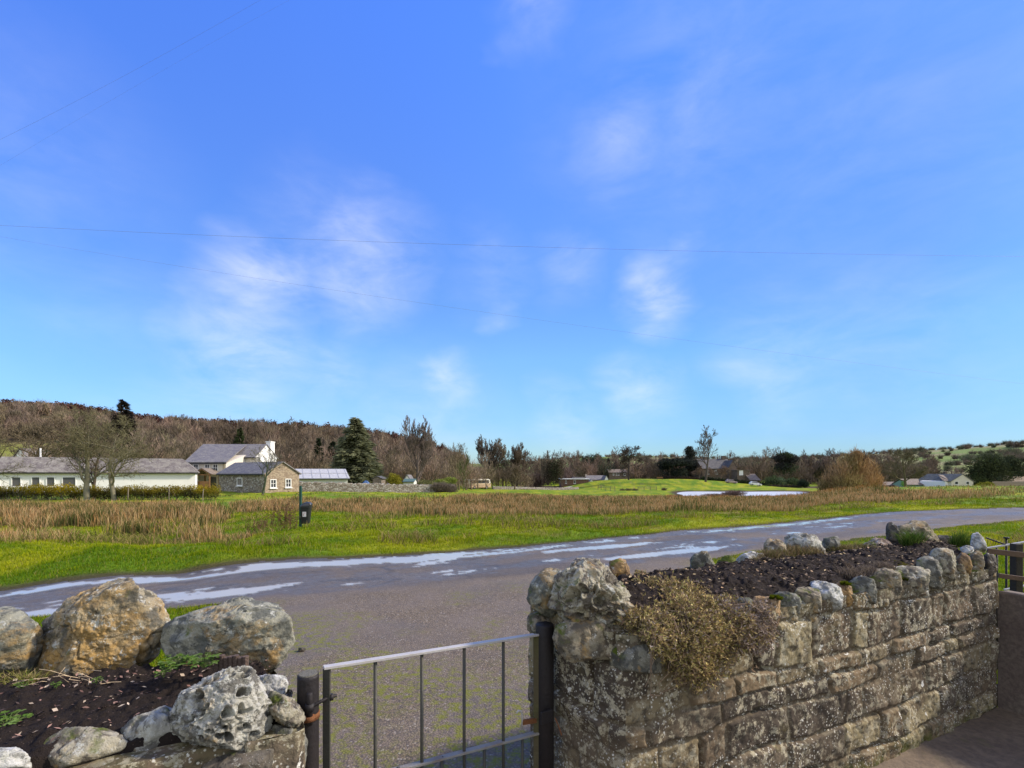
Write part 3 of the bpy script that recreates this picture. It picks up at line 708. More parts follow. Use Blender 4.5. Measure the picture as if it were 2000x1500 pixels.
def m_rubble(name='rubble_wall', pal=((.14, .105, .07), (.20, .16, .095), (.075, .06, .046), (.27, .225, .13), (.15, .12, .085), (.10, .08, .058), (.19, .14, .085)), lich=1.0):
    k = NT(name); v = k.obj(); a = k.attr('tint')
    n = len(pal); c = k.ramp(a, [(i/n, pal[i]) for i in range(n)], 'CONSTANT')
    big = k.noise(v, 3.2, 6, .65, .5); med = k.noise(v, 18, 6, .68, .4); fin = k.noise(v, 80, 4, .7)
    c = k.mix(k.ramp(med, [(.40, .85), (.52, 0)]), c, (.05, .042, .034))
    c = k.mix(k.math('MULTIPLY', k.attr('mortar'), k.ramp(k.noise(v, 5, 5, .6), [(.3, .35), (.55, 1)])), c, k.mix(med, (.15, .115, .075), (.09, .07, .048)))
    # crusty lichen
    cl = k.math('MULTIPLY', k.ramp(k.noise(k.vm('ADD', v, (4, 2, 7)), 24, 9, .78, .1), [(.52, 0), (.55, 1)]), k.ramp(big, [(.40, .25), (.54, lich)]))
    c = k.mix(k.math('MULTIPLY', cl, .85), c, k.mix(fin, (.50, .46, .34), (.28, .25, .17)))
    wl = k.ramp(k.noise(k.vm('ADD', v, (1, 9, 3)), 13, 7, .72, .05), [(.645, 0), (.66, .9*lich)]); c = k.mix(wl, c, (.66, .66, .61))
    sp = k.math('MULTIPLY', k.ramp(k.vor(v, 62), [(.22, 1), (.29, 0)]), k.ramp(k.noise(v, 6, 4, .6), [(.44, 0), (.54, .9*lich)])); c = k.mix(sp, c, (.55, .53, .46))
    mo = k.math('MULTIPLY', k.attr('mossy'), k.ramp(k.noise(v, 12, 6, .7), [(.42, 0), (.6, 1)])); c = k.mix(mo, c, k.mix(fin, (.09, .10, .012), (.05, .06, .015)))
    ol = k.ramp(k.noise(k.vm('ADD', v, (8, 1, 2)), 5, 6, .7), [(.58, 0), (.7, .5)]); c = k.mix(ol, c, (.17, .145, .055))
    hb = k.math('ADD', k.math('MULTIPLY', med, .6), k.math('MULTIPLY', fin, .4))
    return k.out(c, .93, k.bump(hb, .9, .01), spec=.12)
MT['rubble'] = m_rubble()
def wall_face(a, b, z0, z1, out, seed, step=.006, depth=.02, ztop=None, ch=.115, lw=(.16, .42), rnd=.012):
    """carved quad sheet from a to b (plan), outward normal out"""
    a = np.array(a, float); b = np.array(b, float); L = np.linalg.norm(b-a); ns = max(2, int(L/step)); nz = max(2, int((z1-z0)/step))
    S, Zp = np.meshgrid(np.linspace(0, L, ns+1), np.linspace(z0, z1, nz+1))
    ed, sid = course_pattern(S+seed*3.1, Zp, seed, ch, lw)
    rs = h3(sid.astype(np.int64), sid.astype(np.int64)*3, sid.astype(np.int64)*0, seed)
    mj = .005+.012*n2(S, Zp, 5, 3, seed+9)
    prof = sstep(mj, mj+.014, ed)*(.15+.85*sstep(-.35, .05, n2(S, Zp, 2.5, 3, seed+40)))
    d = prof*(depth*.5+depth*1.5*rs)-.035*sstep(.12, .35, n2(S, Zp, 5, 3, seed+50))*sstep(.022, .0, ed)+n2(S+seed, Zp, 10, 4, seed+3)*rnd+n2(S+seed, Zp, 40, 2, seed+4)*.003
    edge = np.minimum(np.minimum(S, L-S)/.02, 1)
    pos = a[None, None, :]+(b-a)[None, None, :]*(S/L)[..., None]
    o = np.array(out, float); o /= np.linalg.norm(o)
    V = np.concatenate([pos+o*(d*edge)[..., None], (Zp+n2(S, Zp, 2, 2, seed+20)*.01*(Zp > z1-.02))[..., None]], -1)
    idx = np.arange(V.shape[0]*V.shape[1]).reshape(V.shape[:2])
    q = np.stack([idx[:-1, :-1], idx[:-1, 1:], idx[1:, 1:], idx[1:, :-1]], -1).reshape(-1, 4)
    if np.cross(b-a, o) > 0: q = q[:, ::-1]
    mossy = sstep(.14, .0, Zp+n2(S, Zp, 2, 3, seed+30)*.12)*.9+.25*sstep(z1-.1, z1, Zp)
    return V.reshape(-1, 3), q, rs.ravel(), (1-prof).ravel(), mossy.ravel()
def rubble_wall(name, faces, label, cat='wall', mat='rubble', core=None, parent=None):
    Vs = []; Qs = []; T = []; M = []; Mo = []; o = 0
    for f in faces:
        V, q, t, m, mo = wall_face(*f[0], **f[1]); Vs.append(V); Qs.append(q+o); o += len(V); T.append(t); M.append(m); Mo.append(mo)
    if core is not None:
        V, q = core; Vs.append(V); Qs.append(np.array(q)+o); T.append(np.full(len(V), .3)); M.append(np.ones(len(V))); Mo.append(np.full(len(V), .4))
    V = np.concatenate(Vs); org = np.array([V[:, 0].mean(), V[:, 1].mean(), V[:, 2].min()])
    e = empty(name, tuple(org), label, cat)
    me = np_mesh('masonry', V-org, quads=np.concatenate(Qs), smooth=True, attrs={'tint': np.concatenate(T), 'mortar': np.concatenate(M), 'mossy': np.concatenate(Mo)})
    link('masonry', me, MT[mat], e)
    return e

# ================================================================== FOREGROUND
def fg():
    A = np.array([.446, 1.89]); B = np.array([3.29, 3.27]); K = np.array([.09, 2.35]); K1 = np.array([1.23, 3.05]); K2 = np.array([2.96, 3.78]); E = np.array([3.42, 3.98])
    zt = .965; on = (.436, -.9)
    core = (np.array([(*p, zt-.012+(.055 if i > 2 else 0)) for i, p in enumerate((A, B, E, K2, K1, K))]), [(0, 1, 4, 5), (1, 2, 3, 4)])
    w = rubble_wall('planter_wall', [
        ((A, B, -.02, zt, on, 3), dict(step=.0055, depth=.012, ch=.15, lw=(.14, .46), rnd=.018)),
        ((A, K, -.02, zt, (-.79, -.61), 8), dict(step=.0065, depth=.022, ch=.16, lw=(.22, .4), rnd=.016)),
        ((K, K1, -.02, zt+.05, (-.52, .85), 5), dict(step=.015)), ((K1, K2, -.02, zt+.05, (-.4, .9), 6), dict(step=.02)), ((B, E, -.02, zt, (.98, -.18), 9), dict(step=.012))],
        'lichen-speckled rubble stone planter wall right of the metal gate', core=core)
    # left planter wall
    A2 = np.array([-.655, 1.52]); B2 = np.array([-2.9, .50]); K3 = np.array([-1.0, 1.98]); K4 = np.array([-3.1, 1.62]); zl = .80
    core = (np.array([(*p, zl-.012) for p in (A2, B2, K4, K3)]), [(0, 1, 2, 3)])
    w2 = rubble_wall('planter_wall', [((A2, B2, .0, zl, (.41, -.91), 12), dict(step=.008, ch=.14)), ((A2, K3, .0, zl, (.9, .44), 13), dict(step=.008, ch=.14)), ((K3, K4, .0, zl, (-.2, .98), 14), dict(step=.02))],
        'low rubble planter wall left of the gate carrying big boulders', core=core)
    # soils
    def soil(name, f0, f1, b0, b1, z, nx, ny, seed, dome=.05):
        U, Vv = np.meshgrid(np.linspace(0, 1, nx), np.linspace(0, 1, ny))
        p = (f0*(1-U[..., None])+f1*U[..., None])*(1-Vv[..., None])+(b0*(1-U[..., None])+b1*U[..., None])*Vv[..., None]
        x, y = p[..., 0], p[..., 1]
        zz = z+dome*np.sin(Vv*math.pi)+dome*1.3*Vv+n2(x, y, 6, 4, seed)*.03+n2(x, y, 30, 3, seed+1)*.013+np.maximum(n2(x, y, 38, 2, seed+2)-.05, 0)*.035+np.abs(n2(x, y, 90, 2, seed+3))*.008
        zz -= (np.minimum(np.minimum(U*nx/nx, 1-U), np.minimum(Vv, 1-Vv)) < .012)*.09
        V = np.stack([x, y, zz], -1).reshape(-1, 3); idx = np.arange(nx*ny).reshape(ny, nx)
        q = np.stack([idx[:-1, :-1], idx[:-1, 1:], idx[1:, 1:], idx[1:, :-1]], -1).reshape(-1, 4)
        if (np.cross(f1-f0, b0-f0)) < 0: q = q[:, ::-1]
        k = NT(name); v = k.obj(); nz = k.noise(v, 60, 5, .7)
        c = k.mix(nz, (.010, .008, .0075), (.034, .025, .02)); c = k.mix(k.ramp(k.vor(v, 90), [(.1, .6), (.16, 0)]), c, (.12, .09, .07))
        m = k.out(c, .95, k.bump(k.noise(v, 120, 4, .7), 1, .01), spec=.15)
        tag(link(name, np_mesh(name, V, quads=q, smooth=True), m), kind='structure')
        return lambda u, v: ((f0*(1-u)+f1*u)*(1-v)+(b0*(1-u)+b1*u)*v)
    zfr = soil('soil', A+np.array([.0, .08]), B+np.array([-.03, .08]), K+np.array([.03, -.05]), E+np.array([-.05, -.06]), .985, 420, 90, 1, .05)
    zfl = soil('soil', B2+np.array([0, .07]), A2+np.array([-.04, .07]), K4+np.array([0, -.03]), K3+np.array([-.02, -.03]), .815, 320, 80, 2, .02)
    # litter: leaf flakes and grit lying on the soil
    r = np.random.default_rng(5)
    def litter(name, fn, z, n, dome, size, label, seed, cols):
        u = r.random(n); v = r.uniform(.08, .92, n); p = np.array([fn(a, b) for a, b in zip(u, v)]); x, y = p[:, 0], p[:, 1]
        zz = z+dome*np.sin(v*math.pi)+dome*1.3*v+n2(x, y, 6, 4, seed)*.03+n2(x, y, 30, 3, seed+1)*.013+.008
        a = r.uniform(0, 6.28, n); L = size*r.uniform(.5, 1.6, n); W = L*r.uniform(.3, .8, n); ti = r.uniform(-.5, .5, (n, 2))
        ax = np.stack([np.cos(a), np.sin(a), ti[:, 0]], 1)*L[:, None]*.5; ay = np.stack([-np.sin(a), np.cos(a), ti[:, 1]], 1)*W[:, None]*.5
        c = np.stack([x, y, zz], 1); up = np.array([0, 0, 1])*(L*.15)[:, None]
        V = np.stack([c-ax, c-ay*.9+up*.2, c+ax, c+ay*.9+up*.2, c+up-np.array([0, 0, .004])], 1).reshape(-1, 3)
        b = (np.arange(n)*5)[:, None]; T = np.concatenate([b+np.array([[i, (i+1) % 4, 4]]) for i in range(4)])
        ci = r.integers(0, len(cols), n); C = np.repeat((np.array(cols)[ci]*r.uniform(.5, 1.1, (n, 1)))[:, None], 5, 1).reshape(-1, 3)
        tag(link(name, np_mesh(name, V, T, cols={'Col': C}), m_attrcol(name+'_m', .85, .2)), label, 'leaf litter', kind='stuff')
    lc = [(.50, .38, .20), (.42, .28, .16), (.26, .18, .11), (.13, .09, .065), (.08, .055, .04), (.10, .07, .05), (.17, .12, .08)]
    litter('leaf_litter', zfr, .992, 1700, .05, .016, 'tan dead leaf flakes scattered over the dark soil of the right planter', 1, lc)
    litter('leaf_litter', zfl, .822, 1000, .02, .013, 'reddish bark and grit flakes on the dark soil below the boulders', 2, [(.30, .18, .14), (.18, .10, .08), (.10, .07, .06), (.5, .4, .3)])
    # ---- yard floor and rendered side wall
    yd = MB(); yp = [(-3.0, -3), (-2.95, .45), (-.66, 1.5), (-.6, 1.66), (.12, 2.07), (.44, 1.88), (3.30, 3.27), (4.4, .8), (5.2, -3)]
    yd.add([(*p, .014) for p in yp], [tuple(range(len(yp)))])
    k = NT('yard_concrete'); v = k.obj(); n1 = k.noise(v, 2.2, 6, .65); n_2 = k.noise(v, 25, 6, .7)
    c = k.mix(k.ramp(n1, [(.35, 0), (.65, 1)]), (.12, .088, .062), (.18, .14, .10)); c = k.mix(k.ramp(n_2, [(.4, .6), (.6, 0)]), c, (.07, .055, .045))
    c = k.mix(k.ramp(k.noise(v, 4, 6, .7), [(.58, 0), (.68, .5)]), c, (.09, .09, .03))
    tag(yd.build('yard_floor', k.out(c, .85, k.bump(n_2, .7, .01))), kind='structure')
    d = np.array([.40, -.917]); nrm = np.array([.917, .40])
    p0 = np.array([3.30, 3.27]); U, Z = np.meshgrid(np.linspace(0, 2.6, 260), np.linspace(0, .8, 80))
    wob = n2(U, Z, 2, 3, 71)*.010+n2(U, Z, 14, 3, 72)*.004
    pos = p0+U[..., None]*d-nrm*wob[..., None]; zz = Z+(Z > .79)*n2(U, Z*0, 3, 3, 73)*.012
    V = np.concatenate([pos, zz[..., None]], -1); idx = np.arange(V.shape[0]*V.shape[1]).reshape(V.shape[:2])
    q = np.stack([idx[:-1, :-1], idx[:-1, 1:], idx[1:, 1:], idx[1:, :-1]], -1).reshape(-1, 4)
    top = V[-1]; tb = top+np.array([*(nrm*.16), -.012]); n0 = V.shape[0]*V.shape[1]; V2 = np.concatenate([V.reshape(-1, 3), tb, tb-np.array([0, 0, .8])]); m_ = len(top)
    q2 = [(idx[-1, i], idx[-1, i+1], n0+i+1, n0+i) for i in range(m_-1)]+[(n0+i, n0+i+1, n0+m_+i+1, n0+m_+i) for i in range(m_-1)]
    k = NT('dash_render'); v = k.obj(); n1 = k.noise(v, 2.5, 6, .65); n_2 = k.noise(v, 40, 6, .7)
    c = k.mix(k.ramp(n1, [(.35, 0), (.65, 1)]), (.125, .095, .08), (.175, .145, .115)); c = k.mix(k.ramp(n_2, [(.42, .5), (.6, 0)]), c, (.07, .055, .05))
    e = empty('rendered_wall', (*p0, 0), 'low brown cement-rendered yard wall butting against the rubble planter wall', 'wall')
    link('masonry', np_mesh('masonry', V2-np.array([*p0, 0]), quads=np.concatenate([q, np.array(q2)]), smooth=False), k.out(c, .92, k.bump(n_2, .8, .008)), e)

    # ---- coping stones on the right wall (front row): mortared on, so parts of the wall
    Dw = lambda px: 1.674/(1-.485*(px-CX)/F)
    row = [('stone_tan', (1237, 1212, 1272, 1253)), ('stone_grey', (1405, 1178, 1441, 1226)), ('stone_grey', (1437, 1168, 1476, 1226)), ('stone_orange', (1466, 1168, 1520, 1225)), ('stone_grey', (1512, 1160, 1562, 1214)), ('stone_tan', (1553, 1150, 1602, 1198)),
           ('quartz', (1584, 1138, 1640, 1194)), ('stone_orange', (1628, 1138, 1664, 1186)), ('stone_grey', (1658, 1129, 1708, 1180)), ('stone_tan', (1697, 1111, 1757, 1164)), ('limestone_tan', (1743, 1104, 1813, 1156)),
           ('stone_grey', (1793, 1090, 1842, 1146)), ('limestone_tan', (1816, 1072, 1866, 1138)), ('stone_tan', (1860, 1100, 1886, 1132)), ('stone_orange', (1867, 1082, 1896, 1124)), ('stone_tan', (1890, 1074, 1922, 1136)), ('stone_dark', (1914, 1078, 1946, 1136))]
    for i, (m, rc) in enumerate(row):
        px = (rc[0]+rc[2])/2; D = Dw(px)+.055; 
        rock('coping_stone', rect(*rc, seed=i), D, .15+.03*(i % 3), m, parent=w, seed=40+i, rough=.13 if m != 'quartz' else .16, sub=5, p=40)
    fr_ = random.Random(31)
    for i in range(26):
        px = fr_.uniform(1440, 1935); top = float(np.interp(px, [1440, 1520, 1600, 1700, 1800, 1860, 1935], [1196, 1186, 1166, 1140, 1118, 1108, 1100])); w_ = fr_.uniform(18, 44)*Dw(1500)/Dw(px); y0 = top+fr_.uniform(4, 26)
        rock('coping_stone', rect(px-w_/2, y0, px+w_/2, y0+w_*fr_.uniform(.55, .95), seed=200+i), Dw(px)+.035, .10, fr_.choice(['stone_tan', 'stone_grey', 'limestone', 'stone_grey', 'stone_tan', 'quartz', 'limestone_tan']), parent=w, seed=300+i, rough=.12, sub=4, p=40)
    # low mortar bed stones under the rock, at the end of the wall
    for i, (m, rc, D) in enumerate([('stone_tan', (1086, 1212, 1198, 1290), 1.98), ('stone_grey', (1196, 1252, 1290, 1312), 1.93), ('stone_tan', (1033, 1196, 1082, 1240), 2.25)]):
        rock('coping_stone', rect(*rc, seed=60+i), D, .16, m, parent=w, seed=70+i, rough=.08)
    # ---- loose rockery pieces standing on the right planter
    Db = lambda px: (3.05-.61*1.23)/(1-.61*(px-CX)/F) if px < 1380 else (3.05-.42*1.23)/(1-.42*(px-CX)/F)
    z2 = lambda pts: zo(pts, 1000, 1050, .3)
    rock('limestone_rock', z2([(110, 330), (150, 270), (185, 225), (300, 210), (340, 240), (345, 480), (300, 530), (150, 455), (118, 420)]), 2.22, .26, 'boulder_grey', 'grey-green rounded limestone rock at the gate end of the right wall', 'rock', seed=1, rough=.09)
    rock('limestone_rock', z2([(275, 420), (330, 240), (400, 170), (520, 148), (560, 190), (640, 240), (715, 370), (790, 480), (700, 600), (640, 632), (480, 600), (380, 545), (290, 500)]), 2.06, .30, 'limestone_tan', 'craggy water-worn limestone rock with deep hollows above the right gate post', 'rock', seed=12, rough=.09, pits=46, pitr=.16, pitd=.30, sub=7, strata=.15, p=24)
    rock('sandstone_block', z2([(632, 165), (700, 140), (745, 135), (758, 190), (760, 250), (650, 260), (635, 200)]), 2.62, .1, 'stone_orange', 'small upright block with a rust-coloured top behind the craggy limestone', 'rock', seed=15)
    back = [('stone_grey', zo([(0, 300), (30, 255), (110, 243), (128, 290), (152, 350), (150, 372), (10, 372)], 1350, 1000, .325), 'flat grey stone with an ochre lichen edge beside the dry shrub', 'sandstone_block'),
            ('stone_moss', zo([(145, 310), (170, 285), (215, 262), (260, 290), (296, 330), (290, 360), (160, 362)], 1350, 1000, .325), 'pointed pale stone wrapped in bright moss', 'mossy_stone'),
            ('quartz', zo([(275, 285), (300, 255), (375, 232), (430, 245), (452, 290), (440, 330), (290, 335)], 1350, 1000, .325), 'white quartz rock next to the pointed mossy stone', 'quartz_rock'),
            ('stone_tan', zo([(440, 200), (470, 170), (530, 175), (560, 215), (560, 300), (440, 300)], 1350, 1000, .325), 'brown stone half hidden by dry grass on the back edge', 'sandstone_block'),
            ('limestone', zo([(565, 150), (600, 128), (660, 160), (720, 140), (780, 165), (805, 205), (790, 240), (570, 240)], 1350, 1000, .325), 'long pale crusted rock in the middle of the back edge', 'limestone_rock'),
            ('stone_grey', zo([(795, 165), (830, 148), (880, 150), (895, 195), (880, 220), (800, 220)], 1350, 1000, .325), 'small round grey stone right of the long pale rock', 'cobble'),
            ('stone_pink', zo([(1040, 175), (1120, 155), (1180, 175), (1245, 205), (1230, 232), (1050, 225)], 1350, 1000, .325), 'low pinkish stone before the brown layered rock', 'sandstone_block'),
            ('stone_dark', zo([(1172, 70), (1205, 62), (1250, 85), (1262, 190), (1180, 196), (1170, 120)], 1350, 1000, .325), 'dark upright stone on the left of the brown layered rock', 'slate_stone'),
            ('stone_tan', zo([(1228, 110), (1270, 78), (1340, 63), (1430, 85), (1470, 120), (1490, 165), (1470, 205), (1240, 205)], 1350, 1000, .325), 'large brown layered rock at the back corner of the planter', 'layered_rock'),
            ('stone_dark', zo([(1465, 148), (1520, 142), (1590, 160), (1596, 200), (1470, 205)], 1350, 1000, .325), 'flat dark slab right of the brown layered rock', 'slate_stone')]
    for i, (m, ol, lb, nm) in enumerate(back):
        ymx = max(q[1] for q in ol); ol = [(q[0], q[1]+(16 if q[1] > ymx-12 else 0)) for q in ol]
        px = np.mean([q[0] for q in ol]); rock(nm, ol, Db(px)-.07, .22 if i not in (5, 1) else .16, m, lb, 'rock', seed=80+i, rough=.12, strata=.14 if 'layered' in nm else 0, grp=None)
    rock('quartz_rock', zo([(1675, 190), (1690, 135), (1720, 128), (1760, 165), (1782, 235), (1700, 245), (1672, 225)], 1350, 1000, .325), 3.42, .12, 'quartz', 'upright white-rimmed stone at the far right end of the planter wall', 'rock', seed=99, rough=.1)
    rock('quartz_rock', zo([(1620, 215), (1660, 196), (1700, 215), (1690, 250), (1630, 250)], 1350, 1000, .325), 3.32, .1, 'quartz', 'small white stone at the foot of the upright white-rimmed stone', 'rock', seed=98, rough=.1)
    # a few stones bedded in the soil
    rock('cobble', rect(1424, 1188, 1452, 1204, seed=3), 2.25, .08, 'stone_orange', 'small peach-coloured stone in the dry shrub', 'rock', seed=97, sub=4)

    # ---- left boulders and edging rocks
    z8 = lambda pts: zo(pts, 0, 1120, .32)
    rock('boulder', z8([(215, 560), (215, 430), (240, 330), (420, 210), (590, 80), (680, 48), (745, 60), (830, 100), (940, 105), (965, 175), (1028, 290), (1012, 470), (960, 570), (650, 630), (330, 630)]), 2.0, .42, 'boulder_ochre', 'largest boulder, peaked and stained ochre and grey with lichen', 'boulder', seed=3, rough=.085, sub=7, p=60, facet=12)
    rock('boulder', z8([(1030, 420), (1040, 330), (1100, 290), (1400, 158), (1480, 165), (1700, 230), (1740, 350), (1762, 480), (1740, 560), (1640, 640), (1500, 650), (1230, 600), (1080, 500)]), 1.98, .36, 'boulder_grey', 'rounded grey boulder with an ochre front face nearest the gate', 'boulder', seed=4, rough=.06, sub=7, p=40)
    rock('boulder', z8([(-330, 560), (-300, 330), (-150, 240), (50, 228), (130, 270), (215, 345), (225, 440), (190, 560), (110, 625), (-250, 640)]), 1.88, .36, 'boulder_grey', 'plain grey boulder cut by the left edge of the photo', 'boulder', seed=5, rough=.07, sub=6, p=50)
    rock('limestone_rock', z8([(1072, 960), (1085, 850), (1135, 700), (1240, 650), (1340, 590), (1430, 553), (1500, 585), (1520, 650), (1590, 740), (1665, 850), (1650, 930), (1645, 1010), (1460, 1080), (1330, 1080), (1180, 1015)]), 1.50, .22, 'limestone', 'white limestone rock riddled with holes beside the left gate post', 'rock', seed=21, rough=.075, pits=130, pitr=.085, pitd=.22, sub=7, p=24)
    rock('quartz_rock', z8([(1558, 650), (1620, 612), (1745, 640), (1758, 700), (1740, 760), (1600, 760)]), 1.68, .12, 'quartz', 'smooth white rock behind the holed limestone near the left post', 'rock', seed=22, rough=.07)
    rock('limestone_rock', z8([(1590, 760), (1660, 735), (1800, 770), (1852, 880), (1840, 950), (1740, 940), (1640, 860)]), 1.55, .14, 'limestone_tan', 'beige knobbly rock between the holed limestone and the left post', 'rock', seed=23, rough=.16)
    for i, (m, pl, D) in enumerate([('limestone', [(752, 1010), (765, 930), (830, 875), (980, 822), (1075, 865), (1065, 1060), (950, 1115), (830, 1115)], 1.47), ('limestone_tan', [(255, 1090), (290, 1000), (430, 948), (650, 952), (755, 990), (740, 1065), (640, 1160), (450, 1200), (280, 1200)], 1.40),
                      ('quartz', [(-80, 1100), (-50, 1062), (110, 1062), (190, 1110), (195, 1230), (-80, 1230)], 1.30), ('limestone_tan', [(980, 1145), (1060, 1065), (1250, 1070), (1260, 1130), (1020, 1160)], 1.44),
                      ('stone_grey', [(1640, 950), (1720, 925), (1860, 960), (1870, 1080), (1860, 1250), (1650, 1250)], 1.53), ('stone_dark', [(1215, 1110), (1330, 1060), (1640, 1060), (1650, 1260), (1215, 1260)], 1.45),
                      ('stone_tan', [(700, 1190), (760, 1130), (980, 1130), (1200, 1120), (1190, 1300), (700, 1300)], 1.40), ('stone_dark', [(180, 1120), (260, 1060), (300, 1200), (180, 1240)], 1.36)]):
        rock('coping_stone', z8(pl), D, .17, m, parent=w2, seed=110+i, rough=.075, p=18)
    # weathered wooden stump between the boulder and the holed limestone
    sp = P(452, 1310, 1.72); m = MB()
    for i in range(7): m.tube([sp+np.array([(i-3)*.017, .005*(i % 2), -.1]), sp+np.array([(i-3)*.0168, 0, .052+.004*math.sin(i*2.1)])], [.0115, .0105], 7)
    st = m.build('timber_stump', simple('old_timber', (.13, .09, .07), .9, .4, 30, .8)); tag(st, 'short grey wooden stump in front of the rounded grey boulder', 'post')

    # ---- gate posts and gate
    iron = simple('old_iron', (.020, .017, .018), .6, .3, 20, .3, spec=.3, dirt=(.045, .032, .026), dirt_amt=.35)
    green_iron = simple('green_tinged_iron', (.055, .055, .045), .6, .35, 25, .3, spec=.4, dirt=(.09, .07, .04), dirt_amt=.5)
    rust = simple('rust', (.22, .09, .035), .9, .4, 60, .6)
    endwood = simple('post_end', (.20, .19, .15), .9, .5, 60, .8)
    pale_iron = simple('bare_steel', (.44, .425, .41), .5, .15, 40, .2, metal=.0, spec=.5, dirt=(.22, .17, .13), dirt_amt=.35)
    LA = np.array([-.697, 1.645]); RB = np.array([.145, 2.13]); gd = (RB-LA)/np.linalg.norm(RB-LA)
    pl = empty('gate_post', (*LA, 0), 'round black hinge post of the gate beside the left stones', 'gate post', 'gate posts')
    m = MB(); m.tube([(*LA, -.2), (*LA, .5), (*LA, .905), (*LA, .915)], [.035, .035, .035, .0335], 24); m.build('post', iron, pl, True)
    m = MB(); m.tube([(*LA, .912), (*LA, .9185)], [.0315, .030], 24); m.build('end_cap', endwood, pl)
    pin = LA+gd*.010+np.array([.012, -.042]); m = MB(); m.tube([(*pin, .76), (*pin, .865), (*pin, .868)], [.010, .010, .008], 12); m.build('hinge_pin', iron, pl, True)
    m = MB(); m.tube([(*(pin), .775), (*(pin), .79)], .017, 14); m.tube([(*LA, .765), (*LA, .785)], .038, 18); m.build('collar', rust, pl, True)
    pr = empty('gate_post', (*RB, 0), 'round dark latch post of the gate against the right wall', 'gate post', 'gate posts')
    m = MB(); m.tube([(*RB, -.2), (*RB, .93), (*RB, .935)], [.040, .040, .038], 20); m.build('post', iron, pr, True)
    jb = RB+np.array([-.036, -.012]); m = MB(); m.bar((*jb, -.1), (*jb, .90), .03, .03, (1, 0, 0)); m.build('lit_side_strip', simple('lit_side_iron', (.10, .085, .045), .8, .4, 12, .5, dirt=(.08, .09, .02), dirt_amt=.6), pr)  # added strip: lighter brown-green colour stands in for the post's lit side
    lp = P(1068, 1400, 2.07); m = MB(); m.box(lp, (.06, .012, .055), (np.array([gd[0], gd[1], 0]), np.array([-gd[1], gd[0], 0]), np.array([0, 0, 1.]))); m.build('latch_plate', iron, pr, bevel=.003)
    m = MB(); m.tube([P(1084, 1402, 2.06), P(1091, 1418, 2.05), P(1097, 1436, 2.04)], .003, 6); m.build('wire', rust, pr)
    G = empty('metal_gate', (*LA, 0), 'narrow iron bar gate with a pale top rail standing between the two posts', 'gate')
    def gp(px, z=None, y=None):
        u = (px-CX)/F; t = (-LA[0]+u*LA[1])/(gd[0]-u*gd[1]); q = LA+gd*t
        if z is None: z = H-(y-HY)/F*q[1]
        return np.array([*q, z])
    m = MB(); m.bar(gp(632, y=1304), gp(1050, y=1239), .026, .009); m.build('top_rail', pale_iron, G, bevel=.001)
    m = MB(); m.bar(gp(632, z=gp(765, y=1502)[2]+.004), gp(1054, y=1430), .026, .009); m.build('middle_rail', simple('worn_iron', (.26, .25, .23), .6, .3, 30, .3, dirt=(.16, .11, .07), dirt_amt=.6), G, bevel=.001)
    m = MB(); m.bar(gp(632, z=.09), gp(1054, z=.07), .026, .009); m.build('bottom_rail', green_iron, G)
    ztop = lambda px: gp(px, y=1304+(px-632)/(1050-632)*(1239-1304))[2]-.006
    zmid = lambda px: .506+(px-765)/(1045-765)*(.470-.506)
    m = MB(); m.bar(gp(638, z=.06), (*gp(638, z=0)[:2], ztop(638)), .010, .024, (1, 0, 0)); m.build('stile', green_iron, G)
    for px in (733, 824, 906.5, 983): m = MB(); m.tube([gp(px, z=.07), (*gp(px, z=0)[:2], ztop(px))], .0065, 10); m.build('bar', green_iron, G, True)
    for px in (686, 778, 863, 946, 1020): m = MB(); m.tube([gp(px, z=.07), (*gp(px, z=0)[:2], zmid(px)-.004)], .0065, 10); m.build('bar', green_iron, G, True)
    h = gp(640, y=1363); m = MB(); m.tube([np.array([*pin, h[2]]), h, h+np.array([gd[0]*.03, gd[1]*.03, .002])], .006, 10); m.tube([h+np.array([gd[0]*.006, gd[1]*.006, 0]), h+np.array([gd[0]*.018, gd[1]*.018, 0])], .012, 6); m.tube([np.array([*pin, h[2]-.012]), np.array([*pin, h[2]+.012])], .0145, 14); m.build('hinge_eye', iron, G, True)
    m = MB(); a = gp(1020, y=1418); m.tube([gp(1020, y=1424), gp(1020, y=1396), gp(1018, y=1389), gp(1013, y=1388), gp(1009, y=1393)], .0042, 8); m.build('latch_hook', pale_iron, G, True)
    m = MB(); m.bar(gp(1020, y=1411), gp(1056, y=1405), .010, .020); m.build('latch_bolt', rust, G)

    # ---- neighbour's timber rails and iron railing beyond the wall on the right
    dark_t = simple('creosoted_timber', (.045, .038, .030), .85, .4, 12, .6); brown_t = simple('brown_rail', (.13, .085, .06), .85, .4, 14, .6)
    fp = np.array([*P(1985, 1100, 4.1)[:2], 0]); f = empty('rail_fence', tuple(fp), 'short timber fence of two brown rails on a dark post at the right edge', 'fence')
    zt = P(1985, 1062, 4.1)[2]; m = MB(); m.bar((fp[0], fp[1], -.2), (fp[0], fp[1], zt), .058, .058, (1, 0, 0)); m.build('post', dark_t, f, bevel=.004)
    fd = np.array([.93, -.36]); 
    def frail(pxa, ya, da, pxb, yb, db, th, nm): 
        m = MB(); a = P(pxa, ya, da); b = P(pxb, yb, db); b = b+(b-a)*1.6; m.bar(a, b, .022, th); m.build(nm, brown_t, f, bevel=.003)
    frail(1928, 1076, 4.06, 2000, 1084, 3.98, .045, 'rail'); frail(1950, 1124, 4.04, 2000, 1131, 3.97, .038, 'rail')
    fr = empty('iron_railing', tuple(np.array([*P(1947, 1100, 4.3)[:2], 0])), 'thin iron railing with upright bars behind the brown timber rails', 'railing')
